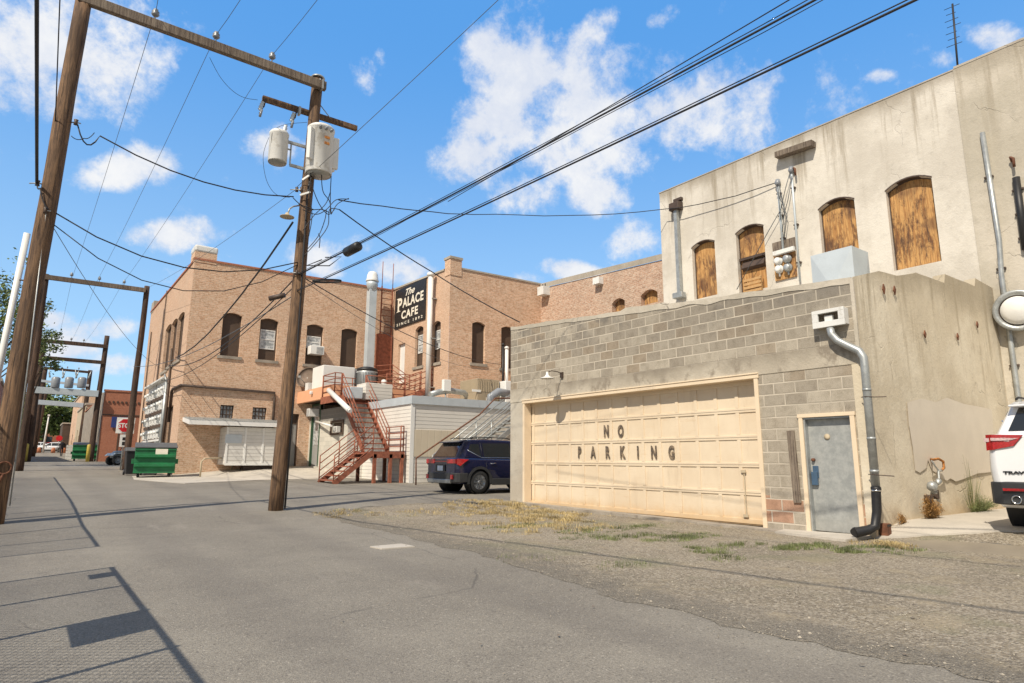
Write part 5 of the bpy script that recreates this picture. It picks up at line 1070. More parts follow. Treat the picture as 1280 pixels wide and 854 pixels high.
for (px, py, Y_) in ((95,153,14.1),(47,229,14.1),(57,263,14.0),(371,237,14.2),(371,341,14.15),(377,237,14.1)):
    q = PY(px, py, Y_); o = thing('spool_insulator', 'small grey spool insulator on a bracket where wires meet the %s pole' % ('left' if px < 200 else 'middle'), 'insulator', tuple(q), group='spool insulators on the two nearest poles')
    o['label'] = 'small grey spool insulator where wires meet the poles'
    mb = MB(); mb.tube([q+Vector((-.12,.1,0)), q, q+Vector((.08,0,0))], .012, 6); U(mb, 'bracket', M['galv'], o); mb = MB(); mb.lathe([(.0,-.06),(.04,-.05),(.025,0),(.04,.05),(.0,.06)], q, (0,0,1), 10); U(mb, 'spool', M['darkpipe'], o)
# white riser poles
wt = PY(34,292,14.4); wb = Vector((-.66,14.45,.1))
mb = MB(); wo = thing('white_riser', 'tall thin white riser pipe standing left of the nearest pole', 'pipe', tuple(wb)); mb.tube([wb, (-.60,14.45,2.7), wt], .055, 10); U(mb, 'pipe', M['white_clean'], wo)
mb = MB(); mb.tube([wt+Vector((0,0,-.9))+Vector((-.07,0,0)), wt+Vector((.25,-.1,-.9))], .015, 6); U(mb, 'strap', M['darkpipe'], wo)
# frames further down the alley
def frame(Y, lb, ltp, rbp, rtp, arms, labs, r=.17, mat='pole_far'):
    L0, L1, R0, R1 = PY(*lb, Y), PY(*ltp, Y), PY(*rbp, Y), PY(*rtp, Y)
    pole(labs[0], L0, L1, r, r*.8, mat); pole(labs[1], R0, R1, r, r*.8, mat)
    for (a, b, lab, h, m_, ins) in arms: arm(lab, PY(*a, Y-.2), PY(*b, Y-.2), h, .14, mat=m_, ins=ins, s=1.2)
frame(39.4, (24,590), (58,343), (156,589.5), (184,358), [((55,346),(182,363),'grey crossarm of the second pole frame along the alley',.24,'arm',(.25,.52,.77))],
      ('dark wooden pole of the second frame with a white conduit', 'slender dark pole standing left of the green dumpster'), .165, 'pole_far')  # dark wood chosen here to paint in the shade on these poles
mb = MB(); mb.tube([PY(13,588,39.), PY(36,438,39.)], .09, 10); tag(mb.build('white_conduit', M['white_clean']), 'white conduit strapped to the second left pole', 'conduit')
frame(61, (34,577), (55,425), (112.5,577.5), (134,420), [((56,426),(135,433.5),'upper crossarm of the third pole frame along the alley',.3,'pole_far',(.2,.4,.6)), ((54,447),(131,453.5),'lower crossarm of the third pole frame with hanging pins',.28,'pole_far',())],
      ('third wooden pole on the left of the alley', 'tall dark pole beside the red brick building'), .22)
frame(86, (40,573), (57,460), (98,573.5), (113,463), [((55,460),(112,465.5),'crossarm of the fourth pole frame in the far alley',.26,'pole_far',(.25,.5,.75)), ((50,476),(111,482),'lower grey arm behind the far transformers',.25,'galv_pale',())],
      ('fourth wooden pole far down the left of the alley', 'far pole with a flat top beside the tan buildings'), .26)
frame(112, (42,571), (58,488), (92,571), (104,486), [((58,489),(108,493),'faint crossarm of the farthest pole frame',.25,'pole_far',())], ('farthest left pole of the alley', 'farthest right pole of the alley'), .24)
for (pa, pb, Y_, lab, h_) in (((43,487.5),(123,492.5),60.6,'wide white steel beam carrying the far transformers',.5),((43,502.5),(104,507),84,'lower white steel beam across the far alley',.5)):
    mb = MB(); mb.bar(PY(*pa,Y_), PY(*pb,Y_), .35, h_); tag(mb.build('steel_beam', M['galv_pale'], bevel=.02), lab, 'beam')
for px in (68.5, 85.5, 101.5):
    q = PY(px, 485, 60.6); o = thing('far_transformer', 'small grey transformer standing on the white beam over the far alley', 'transformer', tuple(q), group='transformers on the far beam')
    mb = MB(); mb.lathe([(.0,0),(.28,0),(.3,.05),(.3,.75),(.2,.85),(.0,.88)], q, (0,0,1), 14); U(mb, 'tank', M['insul'], o)
    for s_ in (-.22,.22): mb = MB(); mb.lathe([(.05,.8),(.07,.9),(.04,1.),(.07,1.1),(.04,1.2),(.02,1.45)], q+Vector((s_,0,0)), (s_,0,1), 8); U(mb, 'bushing', M['galv'], o)
# ---------------- cables ----------------
def cable(lab, pts, r=.012, sag=.3, mat='cable', group=None, name='overhead_cable', wob=0.):
    P = [Vector(p) for p in pts]; out_ = []
    for a, b in zip(P, P[1:]):
        n = max(6, int((b-a).length*1.2)); n = min(n, 40)
        for k in range(n+(1 if b is P[-1] else 0)):
            t_ = k/n; q = a.lerp(b, t_); q.z -= sag*4*t_*(1-t_)
            if wob: q += Vector((mnoise.noise(q*1.3), mnoise.noise(q*1.3+Vector((9,0,0))), mnoise.noise(q*1.7+Vector((0,9,0)))))*wob
            out_.append(q)
    mb = MB(); mb.tube(out_, r, 6); return tag(mb.build(name, M[mat]), lab, 'cable', group)
def ext(a, b, k): return Vector(a)+(Vector(b)-Vector(a))*k
QA, QB, QC = PY(374,343,14.2), PY(371,364,14.2), PY(383,300,14.2)
lowB = PZ(1145,0,4.8)+Vector((0,0,.12)); bunB = PZ(1019,0,6.0)+Vector((0,0,.12)); bunB2 = bunB; upB = PZ(981,0,5.1)
cable('thick lower black cable slanting from the middle pole over the garage to the top edge', [QB, ext(QB, lowB, 1.9)], .011, .12)
cable('second strand wrapped along the lower slanting cable', [QB+Vector((0,0,.03)), ext(QB, lowB+Vector((.0,0,.02)), 1.9)], .006, .12, wob=.004)
cable('thickest cable of the bundle slanting up over the garage', [QA, ext(QA, bunB, 1.9)], .013, .12)
cable('messenger wire riding on top of the slanting bundle', [QA+Vector((0,0,.03)), ext(QA, bunB+Vector((0,0,.035)), 1.9)], .006, .12, wob=.006)
cable('thin cable spiralled along the slanting bundle', [QA+Vector((0,0,-.02)), ext(QA, bunB+Vector((.02,0,-.02)), 1.9)], .005, .12, wob=.015)
cable('highest single black cable of the slanting group', [PY(560,252,10.6), ext(PY(560,252,10.6), PZ(981,0,6.1), 2.2)], .007, .03)
mb = MB(); q = PD(454,307,12.0); dr_ = (lowB-QB).normalized(); tt = (q-QA).dot((bunB-QA).normalized()); q = ext(QA, bunB, .16); q = QA+(bunB-QA)*.20
q.z -= .12*4*.105*.895+.05
mb.tube([q-dr_*.28, q-dr_*.25, q+dr_*.25, q+dr_*.28], [.05,.10,.10,.05], 14); tag(mb.build('splice_case', M['black']), 'black cylindrical splice case hanging on the slanting cable bundle', 'splice case')
q = ext(QB, lowB, .13)-Vector((0,0,.12)); mb = MB()
for k in range(30):
    a1, a2 = k*2*math.pi/30, (k+1)*2*math.pi/30
    for dz_ in (0,.02): mb.tube([q+Vector((math.cos(a1)*.30,math.sin(a1)*.12,.05*math.cos(a1)+dz_)), q+Vector((math.cos(a2)*.30,math.sin(a2)*.12,.05*math.cos(a2)+dz_))], .012, 5, False)
tag(mb.build('cable_loop', M['cable']), 'oval coil of spare black cable hanging just right of the middle pole', 'cable coil')
q = ext(QA, bunB, .09)-Vector((0,0,.05)); mb = MB(); mb.tube([q+Vector((-.0,0,.1)), q+Vector((-.22,.3,.0)), q+Vector((0.1,-.2,-.07)), q+Vector((.2,-.6,.05)), q+Vector((0,-.2,.1))], .012, 6); tag(mb.build('cable_loop', M['cable']), 'pointed cable storage loop on the bundle near the middle pole', 'cable coil')
cable('thick black vertical looking cable near the left edge of the sky', [PY(46,229,14.1), ext(PY(46,229,14.1), PZ(46,0,7.0), 4.3)], .026, .0)
cable('thin wire beside the thick cable at the top left', [PY(69,158,14.15), ext(PY(69,158,14.15), PZ(75,0,9.0), 4.)], .010, .03)
cable('short slack jumper where the left cable reaches the pole', [PY(46,229,14.1), PY(50,235,14.0), PY(60,262,13.95)], .012, .06)
cable('drooping service cable from the left pole to the middle pole', [PY(97,156,14.1), PY(125,170,14.1), PY(367,246,14.2)], .014, .30)
cable('slack loop under the service cable at the left pole', [PY(89,170,14.0), PY(105,173,14.), PY(118,166,14.1)], .008, .05)
cable('black service cable from the middle pole to the stucco building', [PY(424,250,14.2), PX(620,268,12.5), PX(830,262,17.2), PX(971,228,17.42)], .014, .12, wob=.03)
cable('long cable from the left pole over the brick roof to the middle pole', [PY(62,262,14.1), PY(372,328,14.2)], .013, .62)
cable('lower beaded cable from the left pole towards the middle pole', [PY(66,280,14.1), PY(372,331,14.2)], .010, .95)
cable('thin wire from the left pole to the alley side of the brick building', [PY(64,280,14.1), PX(206,462,5.12)], .007, .5, 'wire')
cable('heavy black service cable dropping to the side of the brick building', [PY(366,278,14.3), PX(220,447,5.1)], .026, .55, wob=.02)
cable('second black service drop to the alley wall of the brick building', [PY(374,342,14.3), PX(209,456,5.1)], .016, .75)
cable('third thinner drop running to the meter bank', [PY(366,360,14.3), PX(196,476,5.1)], .012, .6)
cable('lowest pale drop running past the dark splice to the second right pole', [PY(372,366,14.3), PY(167,458,39.2)], .012, .5, 'wire')
q = PY(348,371,14.3).lerp(PX(209,456,5.1), .03); mb = MB(); q = PD(348,371,15.2); mb.tube([q+Vector((-.17,.13,-.05)), q+Vector((.12,-.1,.04))], [.06,.06], 10); tag(mb.build('splice_case', M['darkpipe']), 'small dark splice case on the service drops left of the middle pole', 'splice case')
cable('black drop from the wire tangle to the garage roof corner', [PY(424,262,14.2), PX(540,340,8.6), PX(650,403,10.75)], .015, .05)
cable('thin drop from the middle pole to the pipes on the brick wing', [PY(376,345,14.3), PY(632,456,25.35)], .012, .45)
cable('very thin drop under the previous one to the brick wing', [PY(378,350,14.3), PY(622,462,25.35)], .006, .6, 'wire')
cable('thin guy wire crossing the sky behind the transformers', [PY(371,234,14.4), ext(PY(371,234,14.4), PZ(620,0,10.2), 1.6)], .007, .05, 'wire')
cable('thin wire from the middle pole down to the far alley', [PY(371,236,14.4), PY(184,360,39.3)], .006, .2, 'wire')
for i, (px, py, px2) in enumerate(((194,20,90),(270,48,121),(340,74,152))):
    q = PY(px, py, 14.12); q.z = zz+.3; qq = PY(px2, 348+.13*(px2-88), 39.2); qn = ext(q, PZ((197,296,391)[i],0,zz+.35), 3.5)
    cable('bare conductor strung along the alley between crossarm insulators', [qn, q, qq], .006, .18, 'wire', 'bare conductors between the crossarms')
    q3 = PY((72,88,104)[i], (427,428.5,430)[i], 60.8); cable('bare conductor strung along the alley between crossarm insulators', [qq, q3], .006, .3, 'wire', 'bare conductors between the crossarms')
# tangle of service leads under the big transformer
rnd = random.Random(3)
tang = [[(395,165),(391,190),(388,215),(390,232),(399,255),(410,268),(418,262)],[(404,165),(403,200),(402,222),(404,240),(412,252),(414,268)],[(413,170),(414,215),(413,240),(413,266)],
 [(378,262),(395,268),(408,262),(420,250),(436,249)],[(379,288),(392,270),(407,255),(413,240)],[(383,313),(398,295),(406,275),(408,262)],[(380,320),(398,300),(410,282),(412,262),(424,262)],
 [(373,255),(386,262),(402,262),(412,266)],[(366,247),(376,256),(392,262)],[(398,292),(400,298),(399,310)],[(386,295),(390,270),(387,240),(389,222)],[(414,268),(422,255),(436,248)]]
for i, pts in enumerate(tang):
    P = [PY(a, b, 14.0-.05*(i%4)) for a, b in pts]; sm_ = []
    for k in range(len(P)-1):
        p0_, p1_, p2_, p3_ = P[max(k-1,0)], P[k], P[k+1], P[min(k+2,len(P)-1)]
        for j in range(5): t_ = j/5; sm_.append(.5*((2*p1_)+(p2_-p0_)*t_+(2*p0_-5*p1_+4*p2_-p3_)*t_*t_+(3*p1_-3*p2_+p3_-p0_)*t_**3))
    sm_.append(P[-1]); mb = MB(); mb.tube(sm_, .010, 6); tag(mb.build('service_lead', M['cable']), 'loose black lead in the wire tangle below the big transformer', 'cable', 'tangled leads below the transformer')
for pts, lab in (([(322,125),(305,122),(290,113),(275,96),(262,72)],'thin jumper looping left from the short crossarm to the long one'),([(340,183),(341,165),(356,156),(384,153)],'black jumper from the small transformer to the pole'),([(336,172),(329,195),(333,225),(345,243),(362,247)],'black jumper hanging in a loop below the small transformer')):
    P = [PY(a, b, 14.2) for a, b in pts]; sm_ = []
    for k in range(len(P)-1):
        p0_, p1_, p2_, p3_ = P[max(k-1,0)], P[k], P[k+1], P[min(k+2,len(P)-1)]
        for j in range(6): t_ = j/6; sm_.append(.5*((2*p1_)+(p2_-p0_)*t_+(2*p0_-5*p1_+4*p2_-p3_)*t_*t_+(3*p1_-3*p2_+p3_-p0_)*t_**3))
    sm_.append(P[-1]); mb = MB(); mb.tube(sm_, .005, 6); tag(mb.build('jumper_wire', M['cable']), lab, 'cable')
mb = MB(); mb.bar(PY(378,225,14.1), PY(387,219,14.0), .03, .04); mb.bar(PY(375,244,14.1), PY(388,240,14.0), .03, .04); tag(mb.build('standoff_bar', M['white_clean']), 'pale standoff bars on the middle pole just under the big transformer', 'bracket')
for i, pts in enumerate(([(972,230),(974,255),(976,275)],[(974,232),(981,262),(978,290)],[(988,214),(982,235),(976,262)],[(990,220),(985,250),(979,272)],[(972,240),(984,270),(980,300)],[(976,262),(960,290),(921,362)])):
    P = [PX(a, b, Xc-.14) for a, b in pts]; mb = MB(); mb.tube(P, .012, 5); tag(mb.build('loose_wire', M['wire'] if i else M['cable']), 'loose wire hanging at the weatherheads on the stucco wall', 'wire', 'loose wires on the stucco wall')

# ---------------- chain link fence along the left of the alley ----------------
def fence(lab, x, y0_, y1_, h_, signs=(), grp=None):
    o = thing('chain_link_fence', lab, 'fence', (x, y0_, 0)); mb = MB(); mb.tube([(x,y0_,gz(x,y0_)+h_)]+[(x,y,gz(x,y)+h_) for y in [y0_+(y1_-y0_)*k/8 for k in range(1,9)]], .022, 8); U(mb, 'top_rail', M['galv'], o)
    n = round((y1_-y0_)/1.25)
    for k in range(n+1): y = y0_+(y1_-y0_)*k/n; mb = MB(); mb.tube([(x,y,gz(x,y)-.05),(x,y,gz(x,y)+h_+.03)], .026, 8); U(mb, 'post', M['galv'], o)
    mb = MB(); st_ = .075; y = y0_-h_
    while y < y1_:
        for sg_ in (1, -1):
            a_, b_ = (y, y+h_) if sg_ > 0 else (y+h_, y); za, zb_ = .03, h_
            def cl(ya, z_a, yb, z_b):
                pts = []
                for t_ in (0, 1): pts.append((ya+(yb-ya)*t_, z_a+(z_b-z_a)*t_))
                return pts
            t0 = max(0, (y0_-min(a_,b_))/h_) if min(a_,b_) < y0_ else 0; t1 = 1-max(0, (max(a_,b_)-y1_)/h_) if max(a_,b_) > y1_ else 1
            if t1-t0 < .05: continue
            if sg_ > 0: u0, u1 = t0, t1; ya, yb, z_a, z_b = y+h_*u0, y+h_*u1, h_*u0, h_*u1
            else: u0, u1 = t0, t1; ya, yb, z_a, z_b = y+h_*u0, y+h_*u1, h_*(1-u0), h_*(1-u1)
            g0, g1 = gz(x, ya), gz(x, yb); w_ = .004; d_ = .0035*sg_
            mb.add([(x+d_,ya-w_,g0+z_a+.02),(x+d_,ya+w_,g0+z_a+.02),(x+d_,yb+w_,g1+z_b+.0),(x+d_,yb-w_,g1+z_b+.0)], [(0,1,2,3)])
        y += st_
    U(mb, 'mesh', M['galv'], o)
    for (ya, yb, za, zb_) in signs:
        s_ = thing('blank_fence_board', 'plain weathered board wired to the chain link fence, %s one' % ('larger' if yb-ya > .5 else 'smaller'), 'board', (x-.03, ya, za)); mb = MB(); mb.box((x+.04,ya,za),(x+.055,yb,zb_)); U(mb, 'board', M['galv_pale'], s_)
fence('chain link fence with galvanised rail just left of the camera', -.70, -3.5, 7.95, 1.9, [(4.75,5.45,1.22,1.83),(7.35,7.65,1.55,1.86)])
fence('further run of chain link fence beyond the gate opening', -1.05, 9.9, 30.5, 2.35)
# left side building that shades the far alley
lf = thing('left_building', 'plain tan walled building on the left of the far alley', 'building', (-2.2, 60, 1)); mb = MB(); mb.box((-9,58,.5),(-2.2,84,6.6)); U(mb, 'wall', M['brick_red'], lf); mb = MB(); mb.box((-9.1,57.9,6.602),(-2.1,84.1,6.8)); U(mb, 'roof', M['cap'], lf)
mb = MB(); mb.box((-2.195+.0,65,1.),(-2.15,66,3.1)); U(mb, 'door', M['darkdoor'], lf)

# ---------------- far buildings on the right ----------------
xR = PY(130,500,61).x; q = PY(131,489,61)
rbd = thing('red_brick_building', 'one storey red brick building with a row of dark dentils beyond the dumpster', 'building', (xR, 61, 1))
mb = MB(); wall(mb, 'Y', 61, xR, xR+12, .6, q.z); U(mb, 'front_wall', M['brick_red'], rbd)
mb = MB(); wall(mb, 'X', xR-.003, 61, 84, .6, lambda y: q.z-(y-61)*.03); U(mb, 'side_wall', M['concrete_dirty'], rbd); mb = MB(); mb.box((xR-.05,60.95,q.z+.002),(xR+12,61.3,q.z+.15)); mb.box((xR,61.3,q.z-.4),(xR+12,84,q.z-.3)); U(mb, 'coping', M['brick_red'], rbd)
mb = MB(); zd = PY(150,503,61).z
for k in range(40): mb.box((xR+.3+k*.3,60.93,zd-.08),(xR+.42+k*.3,60.995,zd+.08))
U(mb, 'dentils', M['brown_board'], rbd); mb = MB(); zp_ = PY(150,519,61).z; mb.box((xR+.02,60.95,zp_-.04),(xR+12,60.996,zp_+.04)); mb.box((PY(147,545,61).x,60.96,1.),(PY(147,545,61).x+.08,60.996,zp_)); U(mb, 'conduit', M['brown_board'], rbd)
a, b = PY(140,521,60.9), PY(160,535,60.9); mb = MB(); mb.box((a.x,60.88,b.z),(b.x,60.94,a.z)); tag(mb.build('blue_sign', M['signblue']), 'plain blue panel on the red brick building behind the stop sign', 'sign')
def plainb(name, lab, X, Y0, Y1, Z, mat, n):
    o = thing(name, lab, 'building', (X, Y0, 1)); mb = MB(); hs_ = []
    for k in range(n): yy = Y0+(Y1-Y0)*(k+.5)/n; hs_.append((yy-.7, yy+.7, 2.3, 4.6, 0) if k % 2 else (yy-.5, yy+.5, 1.4, 3.8, 0))
    wall(mb, 'X', X, Y0, Y1, .6, Z, hs_, .2); mb.add([(X,Y0,.6),(X+10,Y0,.6),(X+10,Y0,Z),(X,Y0,Z)], [(0,1,2,3)]); U(mb, 'wall', M[mat], o)
    for h in hs_: mb = MB(); qbox('X', X, h[0], h[1], h[2], h[3], .15, .18, mb); U(mb, 'window', M['brown_board'], o)
    mb = MB(); mb.box((X-.1,Y0-.1,Z+.002),(X+10,Y1,Z+.2)); U(mb, 'roof', M['cap'], o)
plainb('tan_building', 'pale tan rendered building past the red brick one', xR+.1, 84.2, 100, 7.0, 'tan', 5)
plainb('orange_building', 'taller orange brick building further down the alley', xR+.4, 100.2, 122, 9.6, 'brick', 6)
plainb('dark_building', 'small dark building at the far end of the alley on the right', xR-.6, 122.5, 132, 6.5, 'brown_board', 3)

# stop sign mounted on the far side of the second right pole
q = PY(157,532,39.7); so_ = thing('stop_sign', 'red octagonal STOP sign half hidden behind the second right pole', 'sign', (q.x, 39.7, q.z))
def octa(c, r, y, th): return [Vector((c.x+r*math.cos(R(22.5+45*k)), y, c.z+r*math.sin(R(22.5+45*k)))) for k in range(8)]
mb = MB(); s_ = .42; mb.box((q.x-s_,39.72,q.z-s_),(q.x+s_,39.74,q.z+s_)); U(mb, 'backing_board', M['white_clean'], so_)
mb = MB(); mb.prism(octa(q, .395, 39.695, 0), (0,.02,0)); U(mb, 'rim', M['white_clean'], so_); mb = MB(); mb.prism(octa(q, .36, 39.685, 0), (0,.008,0)); U(mb, 'face', M['signred'], so_)
under(text_mesh('STOP', .34, (q.x, 39.682, q.z-.12), (1,0,0), (0,0,1), M['white_clean'], 'lettering', None, .85, .012, 'CENTER'), so_, so_.location)
mb = MB(); mb.tube([(q.x,39.8,gz(q.x,39.8)),(q.x,39.8,q.z+.3)], .035, 8); U(mb, 'post', M['galv'], so_)
q2 = PY(155.5,551,39.7); mb = MB(); mb.box((q2.x-.22,39.70,q2.z-.32),(q2.x+.22,39.72,q2.z+.32)); o_ = thing('small_white_sign', 'small white rectangular sign below the stop sign', 'sign', tuple(q2)); U(mb, 'plate', M['white_clean'], o_)
mb = MB(); mb.box((q2.x-.10,39.692,q2.z-.24),(q2.x+.06,39.698,q2.z-.05)); mb.box((q2.x-.1,39.692,q2.z+.02),(q2.x+.1,39.698,q2.z+.18)); U(mb, 'marking', M['signblack'], o_)

# ---------------- dumpsters, bins, bollards ----------------
def dumpster(lab, x, y, rz, wd, dp_, ht, group=None, label_patch=True):
    z = gz(x, y); o = thing('dumpster', lab, 'dumpster', (x, y, z), rz, group); h2 = wd/2
    mb = MB(); prof = [(-dp_/2, .18), (dp_/2, .18), (dp_/2, ht), (-dp_/2, ht-.18)]   # side profile (y, z)
    mb.prism([(-h2, a, b) for a, b in prof], (wd, 0, 0)); mb.build('body', M['green'], o, bevel=.015)
    mb = MB()
    for zz in (.45, .82): mb.prism([(-h2+.02,-dp_/2-.10,zz+.0),(-h2+.02,-dp_/2-.001,zz-.06),(-h2+.02,-dp_/2-.001,zz+.13),(-h2+.02,-dp_/2-.10,zz+.10)], (wd-.04,0,0))
    mb.box((-h2-.01,-dp_/2-.03,.18),(h2+.01,-dp_/2-.001,.24)); mb.box((-h2-.01,-dp_/2-.04,ht-.26),(h2+.01,-dp_/2-.001,ht-.2)); mb.build('rib', M['green'], o, bevel=.005)
    for s_ in (-1, 1): mb = MB(); mb.box((s_*h2,-dp_*.35,.55),(s_*(h2+.10),dp_*.35,.75)); mb.build('fork_pocket', M['green'], o, bevel=.01)
    mb = MB(); mb.prism([(-h2-.03,-dp_/2-.06,ht-.175),(-h2-.03,dp_/2+.03,ht+.03),(-h2-.03,dp_/2+.03,ht+.07),(-h2-.03,-dp_/2-.06,ht-.13)], (wd+.06,0,0)); mb.build('lid', M['greylid'], o, bevel=.01)
    if label_patch: mb = MB(); mb.box((-.02,-dp_/2-.045,ht-.50),(.42,-dp_/2-.0405,ht-.21)); mb.build('sticker', M['signcream'], o)
    for sx in (-1, 1):
        for sy in (-1, 1): mb = MB(); mb.lathe([(.0,-.03),(.085,-.03),(.085,.03),(.0,.03)], (sx*(h2-.18), sy*(dp_/2-.15), .085), (1,.3*sy,0), 14); mb.box((sx*(h2-.18)-.05,sy*(dp_/2-.15)-.05,.12),(sx*(h2-.18)+.05,sy*(dp_/2-.15)+.05,.185)); mb.build('caster', M['black'], o)
    return o
dumpster('green steel dumpster with a pale sticker at the corner of the brick building', 4.22, 30.35, R(-7), 1.48, 1.1, 1.36)
dumpster('distant green dumpster standing at the foot of the far pole', PG(93,575).x+.6, 62.5, R(-4), 2.1, 1.3, 1.45, None, False)
for i, (x, y, lab, m_) in enumerate(((3.72,32.9,'black wheeled bin nearest the dumpster behind the second right pole','black'),(4.3,32.2,'grey lidded wheeled bin squeezed behind the green dumpster','greylid'))):
    z = gz(x, y); o = thing('wheeled_bin', lab, 'bin', (x, y, z)); mb = MB(); mb.add([(-.26,-.3,.05),(.26,-.3,.05),(.26,.3,.05),(-.26,.3,.05),(-.32,-.38,1.02),(.32,-.38,1.02),(.32,.38,1.02),(-.32,.38,1.02)], [(0,3,2,1),(4,5,6,7),(0,1,5,4),(1,2,6,5),(2,3,7,6),(3,0,4,7)]); mb.build('body', M[m_], o, bevel=.03)
    mb = MB(); mb.prism([(-.35,-.42,1.03),(-.35,.42,1.03),(-.35,.40,1.16),(-.35,-.1,1.2),(-.35,-.40,1.08)], (.7,0,0)); mb.build('lid', M['greylid'], o, bevel=.02)
    for s_ in (-.28,.28): mb = MB(); mb.lathe([(.0,-.03),(.12,-.03),(.12,.03),(.0,.03)], (s_,.3,.12), (1,0,0), 12); mb.build('wheel', M['black'], o)
for (px, py, Y_, lab) in ((109,577,60.2,'yellow bollard guarding the right pole of the far frame'),(31,577,60.2,'yellow bollard at the foot of the far left pole')):
    q = PY(px, py, Y_); z = gz(q.x, Y_); o = thing('bollard', lab, 'bollard', (q.x, Y_, z)); mb = MB(); mb.lathe([(.13,0),(.13,1.25),(.10,1.32),(.0,1.34)], (0,0,0), (0,0,1), 14); mb.build('post', M['yellow'], o)
q = PG(85,573); o = thing('stacked_crates', 'pale stack of crates beside the distant dumpster', 'crates', (q.x, 70, gz(q.x,70))); mb = MB()
for k in range(5): mb.box((q.x-.45,69.6,gz(q.x,70)+k*.26),(q.x+.45,70.3,gz(q.x,70)+k*.26+.23))
U(mb, 'crate', M['white'], o)

# ---------------- vehicles ----------------
def ev(o):  # apply modifiers
    dg = bpy.context.evaluated_depsgraph_get(); me = bpy.data.meshes.new_from_object(o.evaluated_get(dg)); o.modifiers.clear(); old = o.data; o.data = me; return o
def wheel(par, x, y, r, side, wd=.22, name='wheel'):
    mb = MB(); mb.lathe([(r*.66,-wd/2),(r*.93,-wd/2),(r,-wd/2+.035),(r,wd/2-.035),(r*.93,wd/2),(r*.66,wd/2)], (x,y,r), (0,1,0), 32, False); w_ = mb.build(name, M['blackrubber'], par)
    mb = MB(); yo = y+side*(wd/2-.03); mb.lathe([(r*.66,0),(r*.64,side*.025),(r*.58,side*.0),(r*.2,-side*.02)], (x,yo,r), (0,1,0), 32, False)
    for k in range(5):
        a_ = R(72*k+20); d = Vector((math.cos(a_),0,math.sin(a_))); n_ = Vector((-math.sin(a_),0,math.cos(a_)))
        for off in (-.045,.045): mb.bar(Vector((x,yo+side*.0,r))+n_*off*.5, Vector((x,yo+side*.01,r))+d*r*.62+n_*off*1.3, .035, .03, (0,1,0))
    mb.lathe([(.0,side*.02),(.055,side*.02),(.06,-side*.02)], (x,yo,r), (0,1,0), 16, False); mb.build('rim', M['rim'], w_)
    mb = MB(); mb.lathe([(.0,0),(r*.64,0)], (x,yo-side*.06,r), (0,1,0), 24, False); mb.build('brake_disc', M['black'], w_)
